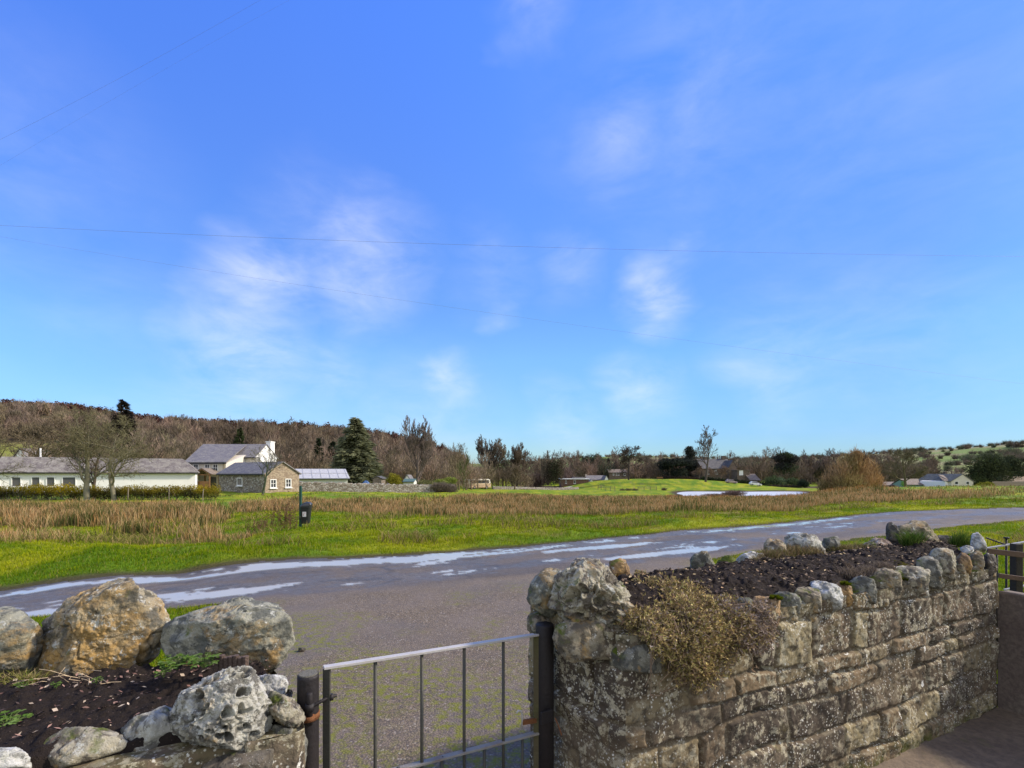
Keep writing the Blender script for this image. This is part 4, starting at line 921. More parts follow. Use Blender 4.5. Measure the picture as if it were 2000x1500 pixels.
    for px, y0, D in ((1947, 1070, 4.2), (1965.5, 1052, 4.3), (1996, 1062, 4.25)):
        a = P(px, y0, D); m = MB(); m.tube([(a[0], a[1], -.1), (a[0], a[1], a[2])], .0075, 8)
        if px == 1965.5: m.tube([(a[0], a[1], a[2]), (a[0], a[1], a[2]+.014)], .02, 10)
        m.build('bar', iron, fr, True)
    m = MB(); m.bar(P(1925, 1071, 4.25), P(2040, 1052, 4.25), .02, .010); m.build('top_rail', pale_iron, fr)
    m = MB(); m.bar(P(1925, 1050, 4.35), P(1964, 1064, 4.25), .012, .012); m.build('brace', iron, fr)
    m = MB(); m.bar(P(1962, 1152, 4.25), P(2030, 1138, 4.25), .02, .012); m.build('bottom_rail', pale_iron, fr)

    # ---- trailing dried shrub spilling over the wall
    r = np.random.default_rng(77); org = np.array([1.0, 2.25, .97])
    t = empty('trailing_shrub', tuple(org), 'straw-brown dry heather-like shrub spilling over the right wall', 'shrub')
    dirw = (B-A)/np.linalg.norm(B-A); onn = np.array([.436, -.9])
    S0 = []; S1 = []; R0 = []; LV = []; LA_ = []; LC = []; LT = []
    cols = np.array([(.52, .38, .17), (.42, .33, .13), (.62, .50, .22), (.24, .20, .07), (.31, .29, .10), (.27, .18, .12), (.17, .12, .08)]); grey = np.array([(.34, .27, .23), (.42, .35, .30), (.26, .20, .16), (.36, .28, .18)])
    up3 = np.array([0, 0, 1.]); on3 = np.array([*onn, 0.])
    def surf(t, w):
        """t along the wall, w>0 metres back on top, w<0 metres down the face -> point, outward normal"""
        lump = .5+.5*float(vnoise(np.array([[t*7, w*7, 3.3]]), 5)[0]); lump2 = float(vnoise(np.array([[t*17, w*17, 1.3]]), 6)[0])
        if w > 0:
            q = A+dirw*t-onn*w; e_ = math.sin(math.pi*min(1, max(0, (t-.0-.3*w)/.72))); hgt = (.015+.075*lump*e_+.02*lump2)
            return np.array([*q, .965+hgt]), up3*.8+on3*max(0, .5-w*2)
        q = A+dirw*t; th = min(1, -w/.03); off = (.025+.05*lump+.02*lump2)*math.sin(math.pi*min(1, .25+th*.25))
        return np.array([*(q+onn*off*(1+.4*th)), 1.0+.04*lump*(1-th)+w]), on3*.9+up3*(.5-.5*th)
    for ci in range(2500):
        w = r.uniform(-.30, .60) if r.random() < .8 else r.uniform(-.12, .1)
        t0_, t1_ = (.05+.30*w, .76-.12*w) if w > 0 else (.06, .74); t_ = r.uniform(t0_, t1_)
        if w < 0:
            lim = float(np.interp(t_, [.06, .16, .26, .34, .44, .56, .66, .74], [.05, .10, .22, .24, .20, .12, .16, .10]))*(.75+.5*h3(np.array([int(t_*40)]), np.array([1]), np.array([2]), 3)[0])
            if -w > lim: continue
        if float(vnoise(np.array([[t_*9, w*9, 8.3]]), 9)[0]) > .58: continue
        c0_, nn_ = surf(t_, w); ctint = r.uniform(.55, 1.3); gside = float(sstep(.50, .68, np.array(t_+.06*r.normal())))*(w < .06)
        for k in range(r.integers(4, 9)):
            p = c0_+r.normal(size=3)*.012-nn_*.02; d = nn_*r.uniform(.2, .9)+r.normal(size=3)*.65+(0, 0, -.35 if w < 0 else .05); nsg = 4; L = r.uniform(.008, .016)
            for j in range(nsg):
                d = d/np.linalg.norm(d); q = p+d*L; dep = -((q[:2]-A)@onn)
                if q[2] < .97 and dep > -.006: q[:2] += onn*(dep+.006)
                S0.append(p); S1.append(q); R0.append(.0012)
                for _ in range(3 if j < 2 else 6):
                    LV.append(p+(q-p)*r.random()); a = d/np.linalg.norm(d)*.7+r.normal(size=3)*.6+up3*.2; LA_.append(a/np.linalg.norm(a)); LT.append(ctint)
                    LC.append(grey[r.integers(4)] if r.random() < gside*.9+.10 else cols[r.integers(7)])
                d = d+r.normal(size=3)*.45+(0, 0, -.12); p = q
    for ci in range(90):   # long woody stems wandering through and out of the mat
        w = r.uniform(-.15, .4); t_ = r.uniform(.12, .7); p = surf(t_, w)[0]; dt = r.normal()*.02; dw = -abs(r.normal())*.02-.006
        for j in range(r.integers(5, 13)):
            t_ += dt+r.normal()*.006; w += dw; w2 = max(w, -.26); t_ = min(max(t_, .06), .75); q = surf(t_, w2)[0]+r.normal(size=3)*.006+(on3*.012+up3*.008)*r.random()
            if np.linalg.norm(q-p) < .09: S0.append(p); S1.append(q); R0.append(.0019)
            p = q
    S0 = np.array(S0)-org; S1 = np.array(S1)-org; V, Q = prisms(S0, S1, np.array(R0), np.array(R0)*.8, 3)
    me = np_mesh('stems', V, quads=Q, cols={'Col': np.tile(np.array([.30, .22, .15]), (len(V), 1))}); link('stems', me, MT['twigs'], t)
    LV = np.array(LV)-org; ax = np.array(LA_); n = len(LV); sd = np.cross(ax, r.normal(size=(n, 3))); sd /= np.linalg.norm(sd, axis=1)[:, None]
    L = r.uniform(.009, .021, n); W = r.uniform(.0016, .0032, n); V = np.empty((n, 4, 3)); V[:, 0] = LV; V[:, 1] = LV+ax*(L*.45)[:, None]+sd*W[:, None]; V[:, 2] = LV+ax*L[:, None]; V[:, 3] = LV+ax*(L*.45)[:, None]-sd*W[:, None]
    C = np.repeat((np.array(LC)*np.array(LT)[:, None]*r.uniform(.6, 1.35, (n, 1)))[:, None], 4, 1).reshape(-1, 3)
    link('leaves', np_mesh('leaves', V.reshape(-1, 3), quads=np.arange(n*4).reshape(-1, 4), cols={'Col': C}), MT['twigs'], t)

    # dry mat of thyme and grass along the back edge
    def mat_plant(name, cells, label, cat, cols, n, hgt, seed, lean=.8, wd=.0035):
        rr = np.random.default_rng(seed); cells = np.array(cells, float); i = rr.integers(0, len(cells), n)
        a = rr.uniform(0, 6.28, n); q = np.sqrt(rr.random(n))*cells[i, 3]
        pos = cells[i, :3]+np.stack([np.cos(a)*q, np.sin(a)*q*.8, -q*q*.5/cells[i, 3]*.6], 1)
        cc = np.array(cols)[rr.integers(0, len(cols), n)]*rr.uniform(.6, 1.2, (n, 1)); o = cells[:, :3].mean(0)
        V, T, Q, C = blades(pos-o, hgt*rr.uniform(.5, 1.3, n), np.full(n, wd), rr.uniform(lean*.4, lean*1.3, n), cc*.5, cc, seed=seed)
        b = link(name, np_mesh(name, V, T, Q, cols={'Col': C}), MT['foliage']); b.location = tuple(o); tag(b, label, cat); return b
    dry = [(.40, .31, .16), (.30, .22, .11), (.25, .18, .11), (.20, .20, .06)]; gr = [(.06, .13, .02), (.10, .18, .03), (.16, .22, .05)]
    mp = lambda px, y, D, rr: (*P(px, y, D), rr)
    mat_plant('dry_thyme', [mp(1520, 1080, 3.15, .12), mp(1550, 1075, 3.2, .10), mp(1580, 1078, 3.2, .10), mp(1505, 1085, 3.1, .10), mp(1480, 1100, 2.95, .06)], 'straw clump of dry thyme around the brown stone on the back edge', 'plant', dry, 2400, .05, 21)
    mat_plant('dry_thyme', [mp(1650, 1072, 3.4, .10), mp(1680, 1070, 3.45, .11), mp(1710, 1076, 3.45, .09), mp(1630, 1075, 3.4, .06)], 'brownish mossy mat of dry thyme left of the low pinkish stone', 'plant', dry+[(.14, .17, .03)], 2200, .045, 22)
    mat_plant('dry_thyme', [mp(1660, 1118, 2.75, .08), mp(1690, 1112, 2.8, .09), mp(1725, 1106, 2.85, .07), mp(1640, 1105, 2.9, .06)], 'grey-brown trailing mat behind the front coping stones', 'plant', [(.24, .19, .15), (.30, .24, .17), (.18, .14, .11)], 1800, .035, 23)
    mat_plant('grass_tuft', [mp(1775, 1066, 3.55, .05), mp(1785, 1062, 3.6, .05)], 'arching green grass tuft in front of the brown layered rock', 'plant', gr, 420, .13, 24, 1.1, .004)
    mat_plant('grass_tuft', [mp(1880, 1064, 3.62, .07), mp(1870, 1066, 3.6, .05)], 'upright green grass tuft left of the upright white-rimmed stone', 'plant', gr, 420, .12, 25, .5, .004)
    mat_plant('moss_cushion', [mp(1650, 1139, 2.54, .028)], 'bright green moss cushion on the coping of the right wall', 'moss', [(.16, .19, .01), (.10, .13, .01)], 1500, .012, 26, .5, .002)
    mat_plant('moss_cushion', [mp(1515, 1166, 2.28, .03)], 'moss cushion behind the square orange coping stone', 'moss', [(.16, .19, .01), (.10, .13, .01)], 1500, .012, 27, .5, .002)
    mat_plant('moss_cushion', [mp(1768, 1130, 2.80, .03)], 'moss cushion beside the white angular coping stone', 'moss', [(.16, .19, .01), (.10, .13, .01)], 1500, .012, 28, .5, .002)
    mat_plant('moss_cushion', [mp(1752, 1100, 3.05, .05), mp(1765, 1106, 3.0, .04)], 'low mossy patch on the soil near the white angular stone', 'moss', [(.16, .17, .02), (.22, .17, .06)], 1400, .018, 29, .6, .003)
    # dry stalks and weeds on the left soil
    mat_plant('dry_grass', [mp(20, 1335, 1.75, .07), mp(50, 1338, 1.72, .05)], 'yellow-green dry grass tuft at the foot of the left-edge boulder', 'plant', [(.33, .32, .08), (.2, .24, .04), (.42, .33, .17)], 600, .05, 30, 1.0, .003)
    def weed(px, y, D, n, R, label, seed, cols=((.07, .14, .025), (.12, .20, .04), (.16, .24, .07))):
        rr = np.random.default_rng(seed); c = P(px, y, D); t = empty('weed', tuple(c), label, 'plant')
        s = MB(); Vs = []; Fs = []; Cs = []
        for i in range(n):
            a = rr.uniform(0, 6.28); q = R*rr.uniform(.2, 1); hz = R*rr.uniform(.2, .75); tip = np.array([math.cos(a)*q, math.sin(a)*q, hz])
            s.tube([(0, 0, -.01), tip*np.array([.5, .5, .8]), tip], .0009, 4, False)
            for k in range(3):
                b = a+(k-1)*1.1; dv = np.array([math.cos(b), math.sin(b), rr.uniform(-.2, .3)]); sv = np.array([-math.sin(b), math.cos(b), 0]); l = R*rr.uniform(.22, .4); w_ = l*.36; o = len(Vs)
                Vs += [tip, tip+dv*l*.35+sv*w_, tip+dv*l*.8+sv*w_*.7, tip+dv*l-np.array([0, 0, l*.12]), tip+dv*l*.8-sv*w_*.7, tip+dv*l*.35-sv*w_, tip+dv*l*.5-np.array([0, 0, .002])]
                Fs += [(o+6, o+j, o+(j+1) % 6) for j in range(6)]; cc = np.array(cols[rr.integers(len(cols))])*rr.uniform(.7, 1.2); Cs += [cc]*7
        link('leaves', np_mesh('leaves', np.array(Vs), np.array(Fs), cols={'Col': np.array(Cs)}), MT['foliage'], t)
        me = bpy.data.meshes.new('stems'); me.from_pydata(s.v, [], s.f); link('stems', me, simple('weed_stem', (.10, .14, .04)), t)
    weed(345, 1303, 1.72, 40, .05, 'bushy green weed in the gap between the two big boulders', 1)
    weed(398, 1300, 1.68, 36, .045, 'feathery green weed left of the wooden stump', 2)
    weed(320, 1318, 1.66, 14, .028, 'pale clover-like weed below the bushy one', 3)
    weed(110, 1340, 1.66, 10, .022, 'single small seedling below the largest boulder', 4)
    weed(45, 1345, 1.66, 18, .03, 'leafy weed beside the dry grass tuft', 5)
    weed(188, 1331, 1.68, 9, .02, 'tiny seedling under the middle of the largest boulder', 6)
    weed(100, 1425, 1.50, 18, .03, 'green weed just behind the beige edging stone', 7)
    weed(15, 1420, 1.46, 30, .05, 'spreading green weed at the left edge of the bed', 8)
    weed(500, 1345, 1.62, 14, .022, 'small weed tucked behind the holed limestone', 9)
    m = MB(); rr = random.Random(9)
    for i in range(20):
        a = P(rr.choice([60, 150, 160, 175, 120, 90])+rr.uniform(-25, 25), 1330+rr.uniform(-10, 10), 1.72); L = rr.uniform(.05, .12); an = rr.uniform(-.6, 3.4)
        m.tube([a, a+np.array([math.cos(an)*L*.5, rr.uniform(-.04, .0), math.sin(an)*L*.35+.01]), a+np.array([math.cos(an)*L, rr.uniform(-.05, 0), max(math.sin(an), -.1)*L*.6])], .0011, 4)
    tag(m.build('dead_stalks', simple('dead_stalk', (.50, .38, .24), .9)), 'loose straw-coloured dead stalks at the foot of the largest boulder', 'plant')
    # single small stone lying on the tarmac
    rock('cobble', rect(583, 1264, 596, 1274, seed=2), H*F/(1272-HY), .06, 'stone_dark', 'small dark stone lying alone on the tarmac beyond the left post', 'rock', seed=55, sub=3)
fg()

# ================================================================== MIDDLE DISTANCE AND BACKGROUND
hz = lambda x, y: float(height(np.array([x]), np.array([y]))[0])
def m_render(name, col, dirt=.35):
    k = NT(name); v = k.obj(); n1 = k.noise(v, .8, 6, .65); n2_ = k.noise(v, 6, 5, .7)
    c = k.mix(k.ramp(n1, [(.45, 0), (.75, dirt)]), col, tuple(q*.6 for q in col)); c = k.mix(k.ramp(n2_, [(.6, 0), (.8, .3)]), c, tuple(q*.7 for q in col))
    return k.out(c, .9, k.bump(n2_, .4, .02), spec=.1)
def m_slate(name, a, b, lich=.4, sc=1.0):
    k = NT(name); v = k.obj(); n1 = k.noise(v, 1.1*sc, 6, .7); n2_ = k.noise(v, 7, 5, .75)
    cc = k.vor(v, 3.2, out='Color'); c = k.mix(k.n('ShaderNodeSeparateColor', Color=cc).outputs[0], a, b)
    c = k.mix(k.ramp(n1, [(.44, 0), (.56, lich)]), c, (.33, .31, .25)); c = k.mix(k.ramp(k.noise(v, 2.4, 6, .8), [(.55, 0), (.62, .5)]), c, (.42, .40, .36)); c = k.mix(k.ramp(n2_, [(.4, .5), (.6, 0)]), c, tuple(q*.5 for q in a))
    return k.out(c, .75, k.bump(n2_, .6, .04), spec=.3)
def m_rstone(name, a, b, c_, sc=3.2, joint=(.10, .085, .07), wt=0.0):
    k = NT(name); v = k.n('ShaderNodeMapping', Vector=k.obj(), Scale=(1, 1, 1.7)).outputs[0]
    s = k.n('ShaderNodeSeparateColor', Color=k.vor(v, sc, out='Color')); c = k.mix(s.outputs[0], a, b); c = k.mix(k.ramp(s.outputs[1], [(.6, 0), (.62, 1)], 'LINEAR'), c, c_)
    if wt: c = k.mix(k.ramp(s.outputs[2], [(1-wt, 0), (1-wt+.02, .9)]), c, (.5, .49, .44))
    e = k.vor(v, sc, 'DISTANCE_TO_EDGE'); c = k.mix(k.ramp(e, [(.03, .85), (.09, 0)]), c, joint)
    c = k.mix(k.ramp(k.noise(v, 9, 5, .7), [(.45, .4), (.65, 0)]), c, tuple(q*.5 for q in a))
    return k.out(c, .92, k.bump(e, .8, .05), spec=.1)
MT['white'] = m_render('white_render', (.80, .79, .76), .2); MT['cream'] = m_render('cream_render', (.62, .57, .48), .35); MT['offw'] = m_render('offwhite_boards', (.60, .60, .55), .3); MT['pinkw'] = m_render('pink_render', (.62, .50, .42), .35)
MT['slate'] = m_slate('slate', (.13, .125, .135), (.19, .175, .18), .35); MT['slate_l'] = m_slate('slate_lichen', (.125, .108, .098), (.19, .165, .145), .6, .9); MT['slate_d'] = m_slate('slate_dark', (.06, .06, .062), (.095, .09, .09), .15); MT['slate_b'] = m_slate('slate_brown', (.15, .11, .085), (.20, .15, .11), .3)
MT['slate_m'] = m_slate('mossy_slate', (.09, .09, .08), (.13, .13, .10), .25); MT['sheet'] = m_slate('sheet_roof', (.42, .43, .47), (.48, .49, .52), .1)
MT['cot'] = m_rstone('cottage_stone', (.30, .26, .20), (.40, .35, .27), (.20, .175, .14), 3.4, wt=.2); MT['cotg'] = m_rstone('cottage_gable_stone', (.38, .30, .21), (.45, .37, .27), (.28, .21, .15), 3.4, (.26, .21, .16))
MT['dry'] = m_rstone('dry_stone', (.30, .26, .21), (.38, .34, .29), (.20, .17, .13), 4.0, (.055, .05, .04), .3); MT['sands'] = m_rstone('red_sandstone', (.23, .13, .09), (.30, .17, .12), (.17, .10, .075), 2.4); MT['brownst'] = m_rstone('brown_stone', (.20, .15, .11), (.26, .20, .15), (.14, .11, .085), 2.0)
MT['glass'] = simple('window_glass', (.045, .05, .055), .08, .2, 2, spec=.6); MT['wframe'] = simple('white_frame', (.78, .78, .75), .5, .05); MT['shut'] = simple('dark_shutter', (.10, .10, .10), .7, .3, 3); MT['wood'] = simple('oak_wood', (.26, .14, .06), .7, .4, 4)
MT['blackp'] = simple('black_gutter', (.03, .03, .032), .6); MT['qstone'] = simple('quoin_stone', (.48, .40, .28), .9, .3, 3)
VZ = np.array([0, 0, 1.])
def wall_box(name, a, b, depth, z0, z1, mat, parent, gable=None):
    """a,b: front wall ends in plan; depth backwards (perp). gable=ridge z gives gabled ends"""
    a = np.array(a, float); b = np.array(b, float); d = (b-a)/np.linalg.norm(b-a); n = np.array([-d[1], d[0]]); m = MB()
    c = b+n*depth; e = a+n*depth
    if gable:
        mb = (b+c)/2; ma = (a+e)/2
        vs = [(*a, z0), (*b, z0), (*c, z0), (*e, z0), (*a, z1), (*b, z1), (*c, z1), (*e, z1), (*ma, gable), (*mb, gable)]
        m.add(vs, [(0, 1, 5, 4), (1, 2, 6, 9, 5), (2, 3, 7, 6), (3, 0, 4, 8, 7), (0, 3, 2, 1), (4, 5, 9, 8), (6, 7, 8, 9)])
    else: m.add([(*a, z0), (*b, z0), (*c, z0), (*e, z0), (*a, z1), (*b, z1), (*c, z1), (*e, z1)], [(0, 1, 5, 4), (1, 2, 6, 5), (2, 3, 7, 6), (3, 0, 4, 7), (0, 3, 2, 1), (4, 5, 6, 7)])
    return m.build(name, mat, parent)
def slab(m, q, th=.14):
    q = [np.array(p, float) for p in q]; n = np.cross(q[1]-q[0], q[3]-q[0]); n /= np.linalg.norm(n); n = n if n[2] > 0 else -n
    m.prism(q, (0, 0, 0), n*th); return m
def roof_g(name, a, b, depth, ze, zr, mat, parent, over=.3, hipl=0, hipr=0, th=.14):
    a = np.array(a, float); b = np.array(b, float); d = (b-a)/np.linalg.norm(b-a); n = np.array([-d[1], d[0]])
    sl = (zr-ze)/(depth/2); lo = ze-sl*over+.03; A_ = a-d*over-n*over; B_ = b+d*over-n*over; C_ = b+d*over+n*(depth+over); D_ = a-d*over+n*(depth+over)
    R0 = a-d*(over-hipl)+n*depth/2; R1 = b+d*(over-hipr)+n*depth/2; m = MB(); zr = zr+.03
    slab(m, [(*A_, lo), (*B_, lo), (*R1, zr), (*R0, zr)], th); slab(m, [(*C_, lo), (*D_, lo), (*R0, zr), (*R1, zr)], th)
    if hipr: m.prism([(*B_, lo), (*C_, lo), (*R1, zr)], (0, 0, 0), (d[0]*.03, d[1]*.03, th))
    if hipl: m.prism([(*D_, lo), (*A_, lo), (*R0, zr)], (0, 0, 0), (-d[0]*.03, -d[1]*.03, th))
    o = m.build(name, mat, parent)
    g = MB(); g.bar((*(A_-n*.05), lo-.02), (*(B_-n*.05), lo-.02), .12, .12); g.build('gutter', MT['blackp'], parent)
    return o
def window(a, b, px0, px1, y0, y1, parent, frame='wframe', mull=1, name='window', proud=.0, glass='glass', sill=True):
    """window in the wall plane a-b (plan), placed where it stands in the wall"""
    a = np.array(a, float); b = np.array(b, float); d = (b-a)/np.linalg.norm(b-a); n = np.array([d[1], -d[0]])
    def hit(px):
        u = (px-CX)/F; t = (a[0]-u*a[1])/(u*d[1]-d[0]); return t, a[1]+d[1]*t
    t0, D0 = hit(px0); t1, D1 = hit(px1); Dm = (D0+D1)/2; z1 = H-(y0-HY)/F*Dm; z0 = H-(y1-HY)/F*Dm; w = t1-t0; h = z1-z0; c = a+d*(t0+t1)/2+n*proud
    ax = (np.array([*d, 0]), np.array([*n, 0]), VZ); C3 = lambda s, o, z: np.array([*(c+d*s+n*o), z]); m = MB(); f = .1
    for s in (-1, 1): m.box(C3(s*(w/2-f/2), .03, (z0+z1)/2), (f, .1, h), ax)
    m.box(C3(0, .028, z1-f/2), (w-2*f, .09, f), ax); m.box(C3(0, .028, z0+f/2), (w-2*f, .09, f), ax)
    for i in range(mull): m.box(C3((i+1)*w/(mull+1)-w/2, .02, (z0+z1)/2), (.055, .06, h-2*f), ax)
    if mull: m.box(C3(0, .018, (z0+z1)/2), (w-2*f, .05, .05), ax)
    fr = m.build(name, MT[frame], parent)
    g = MB(); g.box(C3(0, .008, (z0+z1)/2), (w-2*f+.01, .016, h-2*f+.01), ax); g.build('pane', MT[glass], fr)
    if sill: s_ = MB(); s_.box(C3(0, .08, z0-.06), (w+.2, .22, .11), ax); s_.build('sill', MT['wframe'], fr)
    return fr
def bldg(name, label, cat, at): return empty(name, (at[0], at[1], at[2]), label, cat)

def mid():
    r = random.Random(3)
    # ---- long white barn at the left
    a = (-94.0, 51.8); b = (-50.0, 76.0); e = bldg('barn', 'long low white barn with a lichened slate roof behind the hedge', 'barn', (b[0], b[1], -1.3))
    wall_box('wall', a, b, 7, -1.4, 1.84, MT['white'], e); roof_g('roof', a, b, 7, 1.84, 3.85, MT['slate_l'], e, .35, 0, 2.4)
    for x0, x1 in ((22, 42), (61, 79), (90, 108), (121, 149), (-60, -40), (-20, 0)): window(a, b, x0, x1, 931, 951, e, 'wframe', 0, 'window', glass='shut')
    m = MB(); m.tube([(*XY(79, 72), 3.3), (*XY(79, 72), 5.4)], .11, 8); m.build('vent_pipe', MT['wframe'], e)
    # small white gable behind the barn
    D = 112; a = XY(30, D); b = XY(49, D); z0 = hz(*a); e = bldg('outbuilding', 'small white gabled building peeping over the barn roof', 'building', (*a, z0)); 
    m = MB(); zt = lambda y: H-(y-HY)/F*D
    m.prism([(a[0], D, z0-.3), (b[0], D, z0-.3), (b[0], D, zt(890)), ((a[0]+b[0])/2, D, zt(877)), (a[0], D, zt(890))], (0, 0, 0), (0, 7, 0)); m.build('wall', MT['white'], e)
    m = MB(); c = (a[0]+b[0])/2
    slab(m, [(a[0]-.3, D-.2, zt(892.5)), (c, D-.2, zt(876)), (c, D+7.2, zt(876)), (a[0]-.3, D+7.2, zt(892.5))], .12); slab(m, [(c, D-.2, zt(876)), (b[0]+.3, D-.2, zt(892.5)), (b[0]+.3, D+7.2, zt(892.5)), (c, D+7.2, zt(876))], .12); m.build('roof', MT['slate'], e)
    # ---- white farmhouse
    e = bldg('farmhouse', 'two-storey cream and white farmhouse with a big slate roof and gable chimney', 'house', (-50, 84, -1.1))
    xl, xr = -52.3, -47.0; zr = 7.05; ze = 4.62
    m = MB(); m.add([(xl-6, 88, -1.3), (xr, 88, -1.3), (xr, 96, -1.3), (xl-6, 96, -1.3), (xl-6, 88, ze), (xr, 88, ze), (xr, 96, ze), (xl-6, 96, ze), (xr, 92, zr), (xl-6, 92, zr)], [(0, 1, 5, 4), (1, 2, 6, 8, 5), (2, 3, 7, 6), (3, 0, 4, 9, 7), (4, 5, 8, 9), (7, 9, 8, 6)]); m.build('wall', MT['white'], e)
    # cream wing under the catslide
    wl, wr = XY(365, 82), XY(441, 82); m = MB(); m.add([(wl[0], 82, -1.3), (wr[0], 82, -1.3), (wr[0], 88.2, -1.3), (wl[0], 88.2, -1.3), (wl[0], 82, 3.35), (wr[0], 82, 3.35), (wr[0], 88.2, 5.0), (wl[0], 88.2, 5.0)], [(0, 1, 5, 4), (1, 2, 6, 5), (3, 0, 4, 7), (2, 3, 7, 6), (4, 5, 6, 7)]); m.build('wall', MT['cream'], e)
    m = MB(); m.box((( -50.3-47.02)/2+0.1, 87.97, 4.1), (5.2, .04, 1.0)); m.build('wall_panel', MT['cream'], e)
    m = MB(); rl = (1000-604.0); 
    Rl = np.array([-59.0, 92, zr+.05]); Rm = np.array([xl+1.7-1.2, 92, zr+.05]); Rr = np.array([xr+.15, 92, zr+.05])
    slab(m, [P(359, 904.5, 81.7), P(442, 904, 81.7), (-50.6, 92, zr+.02), Rl], .16)
    slab(m, [(-50.6, 87.6, ze-.16), (xr+.2, 87.6, ze-.16), Rr, (-50.6, 92, zr+.05)], .16)
    slab(m, [(xr+.2, 96.4, ze-.1), (-58.5, 96.4, ze-.1), Rl, Rr], .16); m.build('roof', MT['slate'], e)
    g = MB(); g.bar(P(359, 905.5, 81.6), P(442, 905, 81.6), .14, .14); g.build('gutter', MT['blackp'], e); g = MB(); g.bar((-50.5, 87.5, ze-.16), (xr+.2, 87.5, ze-.16), .14, .14); g.build('gutter', MT['blackp'], e)
    m = MB(); m.box((xr-.35, 94.3, 6.6), (.9, 1.6, 2.2)); m.box((xr-.35, 94.3, 7.8), (1.05, 1.75, .16)); ch = m.build('chimney', MT['white'], e)
    m = MB(); m.tube([(xr-.35, 93.9, 7.85), (xr-.35, 93.9, 8.25)], .13, 8); m.build('chimney_pot', MT['slate_b'], ch); m = MB(); m.tube([(xr-.35, 94.7, 7.85), (xr-.35, 94.7, 8.2)], .13, 8); m.build('chimney_pot', MT['slate_b'], ch)
    for x0, x1 in ((378, 388), (400, 410), (416, 426)): window((wl[0], 82), (wr[0], 82), x0, x1, 906.5, 921, e, 'wframe', 1)
    m = MB(); m.tube([(xr+.08, 95.4, 4.6), (xr+.2, 95.4, 4.6)], .38, 14); m.build('satellite_dish', MT['wframe'], e)
    for px in (437,): m = MB(); c = P(px, 915, 81.95); m.box(c, (.35, .06, 1.5)); m.build('quoin', MT['qstone'], e)
    # porch
    pc = P(401, 945, 80); pe = MB(); 
    pe.bar((pc[0]-1.5, 79.1, 1.45), (pc[0], 79.1, 2.35), .12, .2); pe.bar((pc[0]+1.5, 79.1, 1.45), (pc[0], 79.1, 2.35), .12, .2); pe.box((pc[0], 79.15, 1.4), (2.9, .12, .16)); pe.box((pc[0], 79.3, -.4), (2.3, .08, 1.5))
    po = pe.build('porch', MT['wood'], e)
    for sx in (-1.2, 1.2):
        for yy_ in (79.2, 81.8): q_ = MB(); q_.box((pc[0]+sx, yy_, .15), (.16, .16, 2.7)); q_.build('post', MT['wood'], po)
    m = MB(); slab(m, [(pc[0]-1.65, 79, 1.42), (pc[0], 79, 2.42), (pc[0], 82, 2.42), (pc[0]-1.65, 82, 1.42)], .1); slab(m, [(pc[0], 79, 2.42), (pc[0]+1.65, 79, 1.42), (pc[0]+1.65, 82, 1.42), (pc[0], 82, 2.42)], .1); m.build('roof', MT['slate_b'], po)
    m = MB(); m.box((pc[0]+.1, 81.9, -.1), (1.0, .08, 2.2)); m.build('door', MT['shut'], e)
    # ---- stone cottage
    a = np.array([-42.5, 69.8]); b = np.array([-32.5, 63.3]); W = 4.9; e = bldg('stone_cottage', 'small rubble-stone cottage with a slate roof and white windows', 'cottage', (*b, -1.05))
    zr = 3.1; d = (b-a)/np.linalg.norm(b-a); n = np.array([-d[1], d[0]]); c = b+n*W; mid_ = b+n*W/2
    wall_box('wall', a, b, W, -1.3, 1.58, MT['cot'], e, zr)
    m = MB(); o3 = d*.012; m.prism([(*(b+o3), -1.3), (*(c+o3), -1.3), (*(c+o3), 1.56), (*(mid_+o3), zr-.02), (*(b+o3), 1.56)], (0, 0, 0), (d[0]*.02, d[1]*.02, 0)); m.build('gable_facing', MT['cotg'], e)
    roof_g('roof', a, b, W, 1.58, zr, MT['slate'], e, .22)
    window(a, b, 463.5, 474, 933, 948.5, e, mull=0); g0, g1 = b+d*.034, c+d*.034
    window(g0, g1, 527.5, 539.5, 936, 953, e, mull=1); window(g0, g1, 557, 568.5, 935, 952, e, mull=1)
    # ---- long low shed with a pale sheet roof
    D = 86; a = (-44.15, 80.2); b = XY(679, D); e = bldg('low_shed', 'long low shed with pale sheet roof behind the stone field wall', 'shed', (*b, -1.2)); wall_box('wall', a, b, 6, -1.4, .80, MT['offw'], e); rf = roof_g('roof', a, b, 6, .80, 2.3, MT['sheet'], e, .35, 0, .6)
    m = MB(); A_ = np.array(a); B_ = np.array(b); dd_ = (B_-A_)/np.linalg.norm(B_-A_); nn_ = np.array([-dd_[1], dd_[0]])
    for i in range(12):
        q0 = A_+(B_-A_)*(i/11)-nn_*.32; q1 = A_+(B_-A_)*(i/11)*.97+nn_*2.9; m.bar((*q0, .87), (*q1, 2.46), .06, .05)
    m.bar((*(A_+nn_*1.3), 1.67), (*(B_+nn_*1.3), 1.67), .06, .05)
    m.build('roof_ribs', simple('rib_grey', (.40, .41, .45)), rf)
